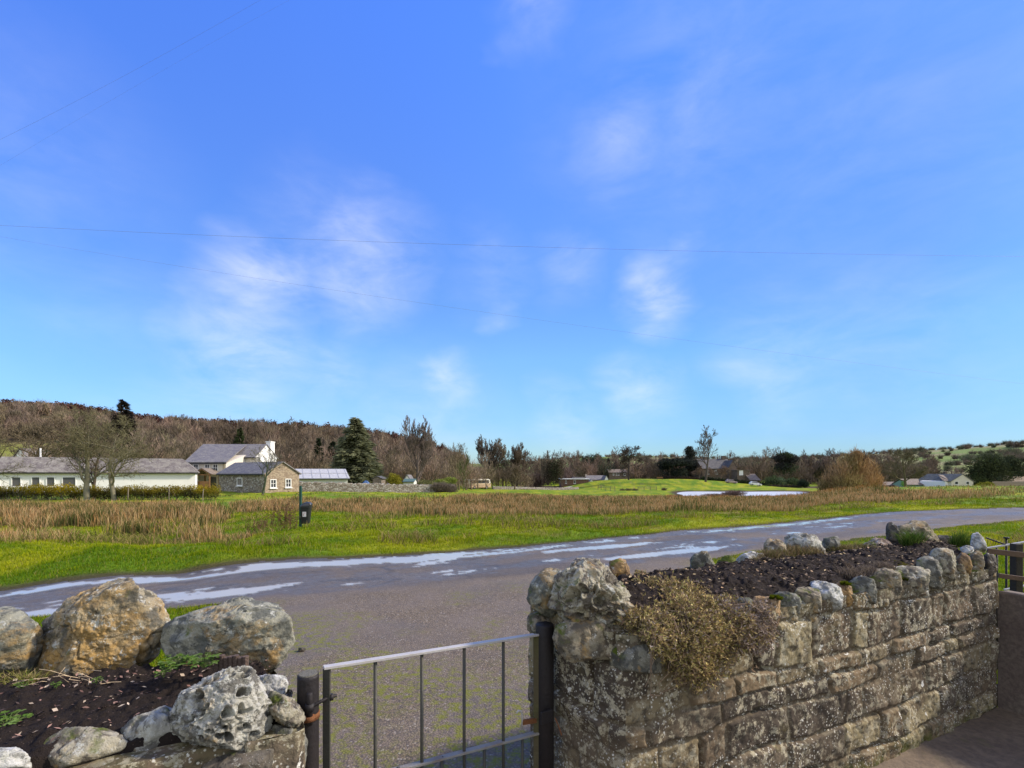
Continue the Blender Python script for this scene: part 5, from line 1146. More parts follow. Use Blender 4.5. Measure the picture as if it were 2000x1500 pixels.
    # ---- dry stone field wall
    def drywall(name, label, p0, p1, h0, h1, seed, mat='dry', th=.5):
        p0 = np.array(p0); p1 = np.array(p1); L = np.linalg.norm(p1-p0); n = int(L/.22); rr = np.random.default_rng(seed); d = (p1-p0)/L; nn = np.array([-d[1], d[0]])
        e = empty(name, (*p0, hz(*p0)), label, 'wall'); s = np.linspace(0, L, n+1); rows = 8; V = []
        for side in (-1, 1):
            for j in range(rows+1):
                f = j/rows; x = p0[0]+d[0]*s; y = p0[1]+d[1]*s; z = height(x, y); hh = h0+(h1-h0)*s/L+(f == 1)*(rr.random(n+1)-.5)*.22
                off = side*(th/2*(1-.25*f))+rr.normal(size=n+1)*.03; V.append(np.stack([x+nn[0]*off, y+nn[1]*off, z-.15+(hh+.15)*f], 1))
        V = np.array(V); idx = np.arange(V.shape[0]*V.shape[1]).reshape(V.shape[:2]); R_ = rows+1; Q = []
        for side in (0, 1):
            k = idx[side*R_:(side+1)*R_]; q = np.stack([k[:-1, :-1], k[:-1, 1:], k[1:, 1:], k[1:, :-1]], -1).reshape(-1, 4); Q.append(q if side == 0 else q[:, ::-1])
        k0, k1 = idx[R_-1], idx[2*R_-1]; Q.append(np.stack([k0[:-1], k0[1:], k1[1:], k1[:-1]], -1))
        for c in (0, -1): Q.append(np.stack([idx[:R_-1, c], idx[1:R_, c], idx[R_+1:2*R_, c], idx[R_:2*R_-1, c]], -1))
        link('masonry', np_mesh('masonry', V.reshape(-1, 3)-np.array([*p0, hz(*p0)]), quads=np.concatenate(Q)), MT[mat], e)
    drywall('dry_stone_wall', 'dry stone field wall running right from the stone cottage', XY(577, 69), XY(888, 80), 1.42, 1.15, 4)
    drywall('dry_stone_wall', 'low far stone wall beside the parked coach', XY(962, 152), XY(1130, 175), .9, .8, 6)
    # bramble growing over the end of the wall
    leafy('bramble', 'grey-brown leafless bramble heaped over the right end of the field wall', 'shrub', [(*XY(880, 79), -.9, 1.3, 1.8), (*XY(868, 78.5), -.6, 1.2, 1.8), (*XY(855, 78), -.5, 1.1, 1.4)], [(.17, .14, .11)], n=1500, size=.22, seed=3, style='bare', mat='twigs')
    # ---- hedge behind the rushes, left
    rr = np.random.default_rng(8); n = 46; px = np.linspace(-220, 418, n); D = 50.0; xs = (px-CX)/F*D; zg = height(xs, xs*0+D)
    cl = [(x, D+rr.normal()*.1, z+.85+rr.normal()*.05, .62, 1.5+rr.normal()*.12) for x, z in zip(xs, zg)]
    org = np.array([xs[n//2], D, -1.2]); t = empty('hedge', tuple(org), 'clipped hedge with yellow-green tips in front of the white barn', 'hedge')
    c = np.array(cl); V, T, C = shards(c[:, :3]-org, c[:, 3], c[:, 4], 900, np.full(n, .13), np.tile([(.07, .065, .03)], (n, 1)), 'leaf', 4)
    zz = V[:, 2]+org[2]; xx = V[:, 0]+org[0]; zl = (zz-np.interp(xx, xs, zg))/1.5; yl = sstep(.3, .85, zl+n2(xx, zz, .9, 2, 7)*.4)*(.35+.65*sstep(-.3, .35, n2(xx, zz*0, .22, 2, 9)+.25*(xx > -38)))
    C = C+(np.array([.44, .34, .02])-C)*(yl*.95)[:, None]; link('foliage', np_mesh('foliage', V, T, cols={'Col': np.clip(C, .01, 1)}), MT['foliage'], t)
    P0 = []; P1 = []
    for i in range(420):
        x = rr.uniform(xs[0], xs[-1]); z = np.interp(x, xs, zg); P0.append((x-org[0], rr.normal()*.2, z-.05-org[2])); P1.append((x-org[0]+rr.normal()*.25, rr.normal()*.3, z+rr.uniform(.6, 1.3)-org[2]))
    V, Q = prisms(P0, P1, np.full(420, .022), np.full(420, .01), 3); s = link('stems', np_mesh('stems', V, quads=Q), MT['bark'], t); s.color = (.22, .19, .15, 1)
    for i, px_ in enumerate((395, 330, 250)):
        x, y = XY(px_, 49.3); m = MB(); z = hz(x, y); m.bar((x, y, z-.2), (x+(.12 if i == 0 else .02), y, z+1.25), .07, .07, (1, 0, 0)); o = m.build('fence_stake', simple('pale_stake', (.24, .20, .15), .9))
        tag(o, ['leaning pale wooden stake at the right end of the hedge', 'pale stake in the middle of the yellow part of the hedge', 'stake in the hedge just right of the second big tree'][i], 'stake')
    # ---- litter bin on the green post
    D = 15.6; x, y = XY(587, D); z = hz(x, y); e = empty('litter_bin', (x, y, z), 'black litter bin with a white notice strapped to a green post', 'litter bin')
    gp = simple('green_paint', (.02, .085, .06), .5, .3, 8); m = MB(); m.box((x, y, z+.62), (.066, .066, 1.50)); m.box((x, y, z+1.38), (.05, .05, .02)); m.build('post', gp, e)
    bc = np.array([x+.20, y-.04]); bl = simple('black_plastic', (.018, .019, .022), .4, .2, 6, spec=.5); m = MB(); zb = z+.17; prof = [(zb, .72), (zb+.03, .80), (zb+.50, 1.0), (zb+.52, 1.06), (zb+.55, 1.06)]
    vs = []; fs = []; ns = 20
    for (zz_, s) in prof:
        for k in range(ns):
            t_ = 2*math.pi*k/ns; cx = math.copysign(abs(math.cos(t_))**.55, math.cos(t_))*.155*s; cy = math.copysign(abs(math.sin(t_))**.55, math.sin(t_))*.125*s; vs.append((bc[0]+cx-.02*(1-s)*3, bc[1]+cy, zz_))
    for j in range(len(prof)-1):
        for k in range(ns): fs.append((j*ns+k, j*ns+(k+1) % ns, (j+1)*ns+(k+1) % ns, (j+1)*ns+k))
    fs.append(tuple(range(ns))[::-1]); fs.append(tuple((len(prof)-1)*ns+k for k in range(ns))); m.add(vs, fs); m.build('body', bl, e)
    m = MB(); vs = []; fs = []; rings = [(0, 1.08, 0), (.04, 1.1, .01), (.09, .95, .03), (.13, .6, .05), (.145, .2, .05)]
    for (dz, s, sh) in rings:
        for k in range(ns):
            t_ = 2*math.pi*k/ns; cx = math.copysign(abs(math.cos(t_))**.6, math.cos(t_))*.155*s+sh; cy = math.copysign(abs(math.sin(t_))**.6, math.sin(t_))*.125*s; vs.append((bc[0]+cx, bc[1]+cy, zb+.552+dz))
    for j in range(len(rings)-1):
        for k in range(ns): fs.append((j*ns+k, j*ns+(k+1) % ns, (j+1)*ns+(k+1) % ns, (j+1)*ns+k))
    fs.append(tuple((len(rings)-1)*ns+k for k in range(ns))); m.add(vs, fs); m.build('lid', simple('lid_plastic', (.03, .031, .035), .28, .2, 6, spec=.6), e, True)
    m = MB(); m.box((bc[0]+.125, bc[1]-.06, zb+.62), (.07, .10, .05)); m.build('opening', simple('hole_black', (.004, .004, .004), .9), e)
    nt = simple('notice_white', (.78, .74, .74), .6, .05); m = MB(); m.box((bc[0]-.01, bc[1]-.122, zb+.31), (.115, .006, .16)); m.build('notice', nt, e)
    m = MB(); m.box((bc[0]-.01, bc[1]-.1265, zb+.35), (.09, .002, .022)); m.box((bc[0]-.03, bc[1]-.1265, zb+.29), (.035, .002, .05)); m.build('notice_print', simple('notice_pink', (.62, .40, .40), .6), e)
    m = MB(); m.box((x+.03, y-.01, z+.6), (.09, .09, .03)); m.build('strap', bl, e); m = MB(); m.box((x+.03, y-.01, z+.32), (.09, .09, .03)); m.build('strap', bl, e)
    # ---- dead dock stems near the bin
    def stems(name, px, D, n, hgt, spread, label, col, seed, knobs=True):
        rr = np.random.default_rng(seed); x, y = XY(px, D); z = hz(x, y); P0 = []; P1 = []; R = []; t = empty(name, (x, y, z), label, 'plant'); K = []
        for i in range(n):
            p = np.array([rr.normal()*spread, rr.normal()*spread*.6, -.05]); d = np.array([rr.normal()*.12, rr.normal()*.12, 1]); h = hgt*rr.uniform(.5, 1.1)
            for j in range(6):
                q = p+d/np.linalg.norm(d)*h/6; P0.append(p); P1.append(q); R.append(.006*(1-j/8)); d = d+rr.normal(size=3)*.1
                if j > 1:
                    for _ in range(4): K.append(q+rr.normal(size=3)*.025)
                p = q
        V, Q = prisms(P0, P1, np.array(R), np.array(R)*.9, 4); s = link('stems', np_mesh('stems', V, quads=Q), MT['bark'], t); s.color = (*col, 1); s['kind'] = 'stuff'
        if knobs:
            K = np.array(K); V, T, C = shards(K, np.full(len(K), .012), np.full(len(K), .02), 5, np.full(len(K), .03), np.tile([col], (len(K), 1)), 'leaf', seed); tag(link('seed_heads', np_mesh('seed_heads', V, T, cols={'Col': C}), MT['twigs'], t), kind='stuff')
    dc = (.17, .10, .06)
    for i, (px, D, n, hg, sp, lb) in enumerate([(558, 15.2, 26, 1.0, .10, 'tallest clump of brown dead dock stems just left of the bin post'), (534, 15.0, 10, .9, .10, 'thin dead stems standing left of the tallest clump'), (497, 14.6, 12, .55, .14, 'short brown dead stems, leftmost of those near the bin'), (575, 14.6, 6, .5, .05, 'few low dark stems touching the bin post'), (516, 15.8, 8, .75, .1, 'sparse dead stems between the leftmost and the thin ones')]):
        stems('dock_stems', px, D, n, hg, sp, lb, dc, i+30)
    # ---- coach parked beyond the common
    x, y = XY(916, 150); z = hz(x+3, y+3)+.05; yaw = math.radians(45); e = empty('coach', (x, y, z), 'beige single-deck coach parked on the far grass', 'coach', rz=yaw)
    # local frame: +x forward, right side is -y
    def loc_mesh(name, m, mat, par=None, bev=0, sm=False):
        me = bpy.data.meshes.new(name); me.from_pydata(m.v, [], m.f); o = link(name, me, mat, par or e)
        if sm: me.polygons.foreach_set('use_smooth', [True]*len(me.polygons))
        if bev: b = o.modifiers.new('b', 'BEVEL'); b.width = bev; b.segments = 3
        return o
    cb = simple('coach_beige', (.52, .40, .26), .35, .15, 1.5, spec=.5, dirt=(.35, .25, .15), dirt_amt=.3); cw = simple('coach_cream', (.72, .68, .58), .35, .1, 1); 
    m = MB(); m.prism([(0, 0, .35), (9.2, 0, .35), (9.35, 0, 1.2), (9.25, 0, 1.75), (0, 0, 1.75)], (0, 0, 0), (0, 2.5, 0)); loc_mesh('body', m, cb, bev=.06)
    m = MB(); m.prism([(.02, .03, 1.75), (9.2, .03, 1.75), (8.9, .03, 2.85), (8.5, .03, 3.1), (.25, .03, 3.1), (.02, .03, 2.85)], (0, 0, 0), (0, 2.44, 0)); loc_mesh('roof', m, cw, bev=.1)
    for sy, nm in ((-.0, 'a'), (2.47, 'b')):
        m = MB(); m.prism([(.9, sy, 1.85), (8.5, sy, 1.85), (8.4, sy, 2.75), (.9, sy, 2.75)], (0, 0, 0), (0, .03, 0)); w_ = loc_mesh('side_window', m, MT['glass'])
        m = MB(); 
        for i in range(1, 6): m = MB(); m.box((.9+i*1.27, sy-.006 if sy < 1 else sy+.036, 2.3), (.07, .03, .9)); loc_mesh('window_pillar', m, MT['blackp'], w_)
    m = MB(); m.box((-.005, 1.25, 2.35), (.04, 2.0, .85)); loc_mesh('rear_window', m, MT['glass']); m = MB(); m.box((9.2, 1.25, 2.2), (.12, 2.2, .95)); loc_mesh('windscreen', m, MT['glass'])
    for sy in (.2, 2.3): m = MB(); m.box((-.02, sy, 1.15), (.05, .16, .5)); loc_mesh('tail_light', m, simple('red_lens', (.4, .02, .02), .3))
    m = MB(); m.box((4.6, -.012, 1.15), (8.6, .02, .1)); m.box((4.6, -.014, .55), (8.6, .02, .16)); loc_mesh('stripe', m, simple('coach_stripe', (.40, .22, .13), .4))
    ty = simple('tyre', (.02, .02, .02), .9); hub = simple('hub', (.3, .27, .24), .5)
    for wx in (2.3, 7.4):
        for wy in (.12, 2.38):
            m = MB(); m.tube([(wx, wy-.16, .5), (wx, wy+.16, .5)], .5, 18); w_ = loc_mesh('wheel', m, ty); m = MB(); s = -1 if wy < 1 else 1; m.tube([(wx, wy+s*.15, .5), (wx, wy+s*.18, .5)], .26, 14); loc_mesh('rim', m, hub, w_)
    # ---- cars on the lane behind the mound
    def car(px, D, basey, yaw, col, label, estate):
        nonlocal e
        x, y = XY(px, D); z = H-(basey-HY)/F*D; e = empty('parked_car', (x, y, z), label, 'car', 'cars parked behind the mound'); e.rotation_euler = (0, math.radians(6.5), yaw)
        pc = simple('car_paint', col, .25, .05, 2, spec=.6); m = MB()
        m.prism([(-2.15, -.88, .25), (2.15, -.88, .25), (2.2, -.88, .6), (2.0, -.88, .82), (1.0, -.88, .98), (-2.05, -.88, 1.0), (-2.2, -.88, .7)], (0, 0, 0), (0, 1.76, 0)); loc_mesh('body', m, pc, bev=.07)
        rf = [(-1.95, 0, .97), (1.15, 0, .97), (.35, 0, 1.5), (-1.5 if estate else -1.0, 0, 1.56), (-1.85 if estate else -1.6, 0, 1.45)]; m = MB()
        vs = [(p[0], -.80 if p[2] < 1 else -.62, p[2]) for p in rf]+[(p[0], .80 if p[2] < 1 else .62, p[2]) for p in rf]; n = len(rf); m.add(vs, [tuple(range(n))[::-1], tuple(range(n, 2*n))]+[(i, (i+1) % n, n+(i+1) % n, n+i) for i in range(n)]); loc_mesh('cabin', m, pc, bev=.05)
        for s in (-1, 1):
            m = MB(); q = [(-1.7, 1.05), (.92, 1.05), (.3, 1.42), (-1.55, 1.44)]; yy = lambda zz: s*(.80-(zz-.97)/.53*.18+.012); m.add([(a_, yy(b_), b_) for a_, b_ in q]+[(a_, yy(b_)-s*.02, b_) for a_, b_ in q], [(0, 1, 2, 3), (7, 6, 5, 4), (0, 4, 5, 1), (1, 5, 6, 2), (2, 6, 7, 3), (3, 7, 4, 0)]); loc_mesh('side_window', m, MT['glass'])
        m = MB(); m.add([(1.12, -.7, 1.02), (1.12, .7, 1.02), (.42, .58, 1.47), (.42, -.58, 1.47)], [(0, 1, 2, 3)]); loc_mesh('windscreen', m, MT['glass'])
        for s in (-1, 1): m = MB(); m.box((2.1, s*.65, .68), (.12, .3, .14)); loc_mesh('headlight', m, MT['wframe'])
        for wx in (-1.35, 1.35):
            for wy in (-.8, .8): m = MB(); m.tube([(wx, wy-.11, .31), (wx, wy+.11, .31)], .31, 16); w_ = loc_mesh('wheel', m, ty); m = MB(); s = -1 if wy < 0 else 1; m.tube([(wx, wy+s*.10, .31), (wx, wy+s*.125, .31)], .19, 12); loc_mesh('rim', m, hub, w_)
    car(1428, 196, 943.9, math.radians(-4), (.40, .30, .29), 'dull red car, left of the two on the lane behind the mound', True)
    car(1475, 188, 948.6, math.radians(-6), (.78, .78, .78), 'silver estate car, right of the two on the lane', True)
    # ---- village bits beyond the mound
    def gable_house(name, label, cat, px0, px1, D, ytop, yeave, ybase, depth, wall, roofm, wins=(), gable_front=False, chim=None, ridge_y=None):
        a = XY(px0, D); b = XY(px1, D); Z = lambda yy, dd=D: H-(yy-HY)/F*dd; z0 = Z(ybase)-1.2; ze = Z(yeave); zr = Z(ytop, D+(0 if gable_front else depth/2)); e2 = bldg(name, label, cat, (*a, Z(ybase)))
        if gable_front:
            c = (a[0]+b[0])/2; m = MB(); m.prism([(a[0], D, z0), (b[0], D, z0), (b[0], D, ze), (c, D, zr), (a[0], D, ze)], (0, 0, 0), (0, depth, 0)); m.build('wall', wall, e2)
            m = MB(); sl = (zr-ze)/(c-a[0]); o = .25; slab(m, [(a[0]-o, D-.2, ze-sl*o+.03), (c, D-.2, zr+.03), (c, D+depth+.2, zr+.03), (a[0]-o, D+depth+.2, ze-sl*o+.03)], .12); slab(m, [(c, D-.2, zr+.03), (b[0]+o, D-.2, ze-sl*o+.03), (b[0]+o, D+depth+.2, ze-sl*o+.03), (c, D+depth+.2, zr+.03)], .12); rf = m.build('roof', roofm, e2)
        else:
            wall_box('wall', a, b, depth, z0, ze, wall, e2, zr); rf = roof_g('roof', a, b, depth, ze, zr, roofm, e2, .3)
        for w_ in wins: window(a, b, *w_, e2, mull=1 if w_[1]-w_[0] > 4 else 0)
        if chim:
            for cpx, cy, cw in chim: cx_ = (cpx-CX)/F*(D+depth/2); m = MB(); zt_ = H-(cy-HY)/F*(D+depth/2); m.box((cx_, D+depth/2, (zt_+zr-1)/2), (cw, cw, zt_-zr+1)); m.box((cx_, D+depth/2, zt_+.08), (cw+.2, cw+.2, .16)); m.build('chimney', wall, e2 if False else rf)
        return e2
    gable_house('stone_house', 'large dark-gabled stone house above the clipped hedge', 'house', 1372, 1432, 225, 897, 915, 936, 14, MT['brownst'], MT['slate_d'], wins=((1380, 1386, 918, 926), (1396, 1402, 918, 926)), chim=((1412, 891, 1.4), (1378, 893, 1.4)))
    gable_house('house_wing', 'dark slate-roofed wing right of the large stone house', 'house', 1424, 1439, 222, 899, 912, 936, 12, MT['brownst'], MT['slate_d'], gable_front=True)
    e2 = bldg('outbuilding', 'low flat-roofed outbuilding with one white door panel right of the stone house', 'building', (*XY(1441, 216), -3)); a = XY(1440, 216); b = XY(1464, 216); wall_box('wall', a, b, 6, -4, H+6/F*216, MT['brownst'], e2); m = MB(); m.box(((a[0]+b[0])/2, 219, H+6.8/F*216), (b[0]-a[0]+.6, 6.6, .25)); m.build('roof', MT['slate_b'], e2)
    m = MB(); c = P(1447.5, 923.5, 215.95); m.box(c, (1.75, .1, 2.2)); m.build('door', MT['wframe'], e2)
    gable_house('barn', 'brown-roofed barn sloping down behind the two cars', 'barn', 1466, 1484, 212, 926, 938, 944, 10, MT['brownst'], MT['slate_b'])
    gable_house('stone_house', 'brown stone house with pale windows left of the bare mound tree', 'house', 1190, 1226, 235, 917, 923, 936, 9, MT['brownst'], MT['slate_b'], wins=((1197, 1199.5, 924, 928), (1203, 1205.5, 924, 928), (1207, 1209.5, 924, 928), (1218, 1222, 925, 929)), chim=((1192, 915, .9), (1219, 914, .9)))
    gable_house('village_house', 'tall white gable end showing over the mound', 'house', 1179, 1190, 218, 929.5, 940, 944, 8, MT['white'], MT['slate'], gable_front=True)
    gable_house('village_house', 'low white gable at the left foot of the mound', 'house', 1149, 1162, 214, 937, 943, 946, 8, MT['white'], MT['slate'], gable_front=True)
    gable_house('village_house', 'slate-roofed cottage with pinkish gable between the white gables', 'house', 1147, 1180, 226, 929, 937, 944, 8, MT['pinkw'], MT['slate'], chim=((1144.5, 927, .9),))
    gable_house('village_house', 'grey-roofed cottage behind the tall white gable', 'house', 1163, 1182, 232, 929, 935, 942, 8, MT['offw'], MT['slate'])
    # red sandstone village hall
    D = 205; a = XY(1096, D); b = XY(1150, D); e2 = bldg('village_hall', 'low red sandstone building with a white eaves band', 'building', (*a, -4)); Z = lambda yy: H-(yy-HY)/F*D
    wall_box('wall', a, b, 8, -5, Z(936.3), MT['sands'], e2); m = MB(); m.box(((a[0]+b[0])/2, D+4, Z(935.4)), (b[0]-a[0]+.8, 9, .35)); m.build('fascia', MT['white'], e2); m = MB(); m.box(((a[0]+b[0])/2+2, D+5, Z(933.5)), (5, 5, .7)); m.build('roof', MT['slate'], e2)
    for q in ((1120.5, 1124.5), (1104, 1107)): window(a, b, q[0], q[1], 938.5, 944.5, e2, mull=0)
    gable_house('cottage', 'tiny pale cottage with a red-brown roof left of the village hall', 'house', 1032, 1052, 230, 927, 933, 942, 7, MT['pinkw'], MT['slate_b'], wins=((1036, 1039, 935, 938),))
    # church tower
    D = 300; a = XY(1127, D); b = XY(1148, D); Z = lambda yy: H-(yy-HY)/F*D; e2 = bldg('church_tower', 'square dark stone church tower behind the cedars', 'church tower', (*a, -3)); wall_box('wall', a, b, 6.7, -4, Z(904), MT['brownst'], e2); m = MB()
    for i in range(5): m.box((a[0]+(b[0]-a[0])*(i+.5)/5, D+.2, Z(903)), (.7, .4, .7)); m.box((a[0]+(b[0]-a[0])*(i+.5)/5, D+6.5, Z(903)), (.7, .4, .7))
    m.build('parapet', MT['brownst'], e2); m = MB(); m.box(((a[0]+b[0])/2, D-.02, Z(909)), (1.2, .1, 2)); m.build('belfry_opening', MT['shut'], e2)
    # cream bungalow on the right
    D = 168; Z = lambda yy: H-(yy-HY)/F*D; a = XY(1858, D); b = XY(1901, D); dp = 11; e2 = bldg('bungalow', 'cream rendered gable-fronted bungalow on the right', 'house', (*a, Z(953)))
    c = (a[0]+b[0])/2; m = MB(); m.prism([(a[0], D, Z(958)), (b[0], D, Z(958)), (b[0], D, Z(941)), (c, D, Z(926.5)), (a[0], D, Z(939.5))], (0, 0, 0), (-2.5, dp, 0)); m.build('wall', MT['cream'], e2)
    m = MB(); off = np.array([-2.5, dp, 0]); o3 = np.array([.03, -.25, .05]); L0 = np.array([a[0]-.5, D, Z(941.5)])+o3; R0 = np.array([b[0]+.5, D, Z(942.5)])+o3; T0 = np.array([c, D, Z(926.5)])+o3; slab(m, [L0, T0, T0+off*1.04, L0+off*1.04], .16); slab(m, [T0, R0, R0+off*1.04, T0+off*1.04], .16); rf = m.build('roof', MT['slate_m'], e2)
    m = MB(); m.box((c-.6, D+6, Z(925)), (.9, .9, 1.6)); m.build('chimney', MT['brownst'], rf)
    for q in ((1864.5, 1871.5), (1886.5, 1893)): window(a, b, q[0], q[1], 940.3, 946.3, e2, mull=0)
    m = MB(); m.prism([(XY(1846, D+1)[0], D+1, Z(958)), (a[0]-.05, D+1, Z(958)), (a[0]-.05, D+1, Z(939)), (XY(1846, D+1)[0], D+1, Z(940))], (0, 0, 0), (-2, 8, 0)); m.build('wing', MT['white'], e2)
    m = MB(); wl_ = XY(1843, D+1)[0]; slab(m, [(wl_, D+.8, Z(940.5)), (c, D+.8, Z(927.5)), (c-2.2, D+9, Z(927.0)), (wl_-2.2, D+9, Z(940))], .14) if False else m.prism([(wl_, D+.9, Z(940.6)), (a[0]+.2, D+.9, Z(939)), (a[0]+.2-.4, D+5, Z(928)), (wl_+3.4, D+5, Z(928.3))], (0, 0, 0), (0, 0, .14)); m.build('wing_roof', MT['slate_b'], e2)
    # dark low roof with pale green boarded wall
    D = 176; Z = lambda yy: H-(yy-HY)/F*D; a = XY(1772, D); b = XY(1846, D); e2 = bldg('green_shed', 'long dark-roofed shed with a pale green boarded wall left of the bungalow', 'shed', (*a, Z(953))); wall_box('wall', a, b, 7, Z(960), Z(946.5), simple('pale_green_boards', (.26, .40, .28), .8, .2, 2), e2, Z(938)); roof_g('roof', a, b, 7, Z(946.5), Z(936), MT['slate_b'], e2, .3)
    D = 182; Z = lambda yy: H-(yy-HY)/F*D; a = XY(1690, D); b = XY(1760, D); e2 = bldg('low_shed', 'low brownish shed half hidden behind the willow', 'shed', (*a, Z(953))); wall_box('wall', a, b, 7, Z(960), Z(948), MT['brownst'], e2, Z(943)); roof_g('roof', a, b, 7, Z(948), Z(942), MT['slate_b'], e2, .3)
    # green hopper tank
    D = 160; x, y = XY(1764, D); Z = lambda yy: H-(yy-HY)/F*D; e2 = empty('feed_hopper', (x, y, Z(953)), 'small bright green feed hopper beside the right-hand bare tree', 'hopper'); gm = simple('green_tank', (.22, .42, .12), .5, .2, 2)
    m = MB(); m.tube([(x, y, Z(949)), (x, y, Z(946.5)), (x, y, Z(942)), (x, y, Z(940.5)), (x, y, Z(938))], [.35, .55, .62, .62, .12], 14); m.build('tank', gm, e2, True); m = MB()
    for sx in (-.45, .45): m.box((x+sx, y, Z(951)), (.09, .09, 1.6)); m.box((x+sx, y+.5, Z(951)), (.09, .09, 1.6))
    m.build('leg', gm, e2)
    # board fence far right
    D = 165; Z = lambda yy: H-(yy-HY)/F*D; e2 = empty('board_fence', (*XY(1938, D), Z(953)), 'pale weathered board fence at the right beyond the evergreen', 'fence'); bo = simple('weathered_boards', (.34, .27, .22), .9, .3, 2); x0 = XY(1938, D)[0]; x1 = XY(2120, D)[0]; n = 60; m = MB()
    for i in range(n): w_ = (x1-x0)/n; m.box((x0+(i+.5)*w_, D+.02*(i % 2), Z(947)+(i % 3)*.02), (w_*.94, .04, 2.3))
    m.build('board', bo, e2); m = MB(); m.box(((x0+x1)/2, D-.06, Z(943)), (x1-x0, .06, .12)); m.build('rail', bo, e2); 
    # scattered small things: shed, tarp, caravan
    def small_box(name, label, cat, px0, px1, y0, y1, D, mat, roofm=None, ry=None):
        a = XY(px0, D); b = XY(px1, D); Z = lambda yy: H-(yy-HY)/F*D; e2 = bldg(name, label, cat, (*a, hz(*a))); dp = 3
        if roofm is not None: wall_box('wall', a, b, dp, hz(*a)-.3, Z(y0), mat, e2, Z(ry)); roof_g('roof', a, b, dp, Z(y0), Z(ry), roofm, e2, .15, th=.06)
        return e2
    gable_house('garden_shed', 'dark brown garden shed behind the field wall left of the golden bush', 'shed', 728, 745, 96, 931, 935, 946, 3, MT['slate_b'], MT['slate_d'], gable_front=True)
    gable_house('garden_shed', 'white gabled shed right of the golden bush', 'shed', 790, 800, 102, 928, 936, 946, 3.5, MT['white'], MT['slate'], gable_front=True)
    small_box('garden_shed', 'low green-roofed shed over the field wall', 'shed', 788, 808, 941, 950, 92, MT['offw'], simple('green_sheet', (.09, .15, .13), .6), 936)
    x, y = XY(715, 93); z = hz(x, y); m = MB(); rr = random.Random(4); ns = 16
    for j, (rz_, sc) in enumerate(((0, 1.0), (.5, .95), (.8, .7), (1.0, .3))): pass
    tv = []; 
    for j, (hz_, sc) in enumerate(((0, 1.0), (.6, .95), (1.1, .75), (1.5, .35), (1.6, .02))):
        for k_ in range(ns): an = 2*math.pi*k_/ns; q = sc*(1+rr.uniform(-.1, .1)); tv.append((math.cos(an)*.8*q, math.sin(an)*.6*q, hz_*.8+.5+rr.uniform(-.06, .06)))
    m.add(tv, [(j*ns+k_, j*ns+(k_+1) % ns, (j+1)*ns+(k_+1) % ns, (j+1)*ns+k_) for j in range(4) for k_ in range(ns)]); me = bpy.data.meshes.new('tarpaulin'); me.from_pydata(m.v, [], m.f); o = link('tarpaulin', me, simple('blue_tarp', (.07, .14, .30), .5, .2, 2)); o.location = (x, y, z-.2); tag(o, 'bright blue tarpaulin heap behind the field wall', 'tarpaulin')
    # bench on the mound and pond rails
    x, y = XY(1289, 203); z = hz(x, y); e2 = empty('park_bench', (x, y, z), 'dark wooden bench on top of the mound', 'bench'); m = MB(); m.box((x, y, z+.45), (2.6, .5, .08)); m.build('seat', MT['wood'], e2); m = MB(); m.box((x, y+.28, z+.85), (2.6, .08, .5)); m.build('backrest', MT['wood'], e2)
    for sx in (-1.1, 1.1): m = MB(); m.box((x+sx, y, z+.22), (.12, .5, .5)); m.build('leg', MT['wood'], e2)
    def rails(px0, px1, D, y0, label):
        a = XY(px0, D); b = XY(px1, D); z = H-(y0-HY)/F*D; e2 = empty('rail_fence', (*a, z), label, 'fence'); n = max(3, int(abs(b[0]-a[0])/1.6)+1); m = MB()
        for i in range(n): f = i/(n-1); q = MB(); q.box((a[0]+(b[0]-a[0])*f, D, z+.45), (.14, .14, 1.5)); q.build('post', MT['slate_b'], e2)
        for hh in (.4, .75, 1.1): q = MB(); q.box(((a[0]+b[0])/2, D, z+hh), (b[0]-a[0], .06, .09)); q.build('rail', MT['slate_b'], e2)
    rails(1168, 1180, 150, 955, 'square rail guard left of the pond fence'); rails(1183, 1201, 148, 957.5, 'low three-rail fence at the left end of the pond'); rails(1246, 1282, 160, 957, 'thin rail fence on the far bank of the pond')
    # pond
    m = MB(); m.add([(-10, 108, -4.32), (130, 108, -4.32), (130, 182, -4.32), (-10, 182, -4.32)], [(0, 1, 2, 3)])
    k = NT('pond_water'); mt = k.out((.62, .62, .60), .30, k.bump(k.noise(k.obj(), 2.5, 4), .9, .12), spec=.9, IOR=1.45); tag(m.build('water', mt), kind='structure')  # near-white base colour stands in for sky reflected off the ripples
    # pale lane curving behind the mound's left foot
    m = MB(); lp_ = []
    for px0, px1, D in ((1040, 1062, 168), (1060, 1090, 180), (1078, 1106, 192), (1084, 1120, 200)): pass
    cen = [(1028, 158), (1052, 166), (1074, 176), (1092, 186), (1108, 198)]; vs = []
    for px_, D in cen:
        x, y = XY(px_, D); vs += [(x-2.6, y, hz(x-2.6, y)+.12), (x+2.6, y, hz(x+2.6, y)+.12)]
    m.add(vs, [(2*i, 2*i+1, 2*i+3, 2*i+2) for i in range(len(cen)-1)]); tag(m.build('path', simple('pale_lane', (.42, .40, .36), .8)), kind='structure')
mid()

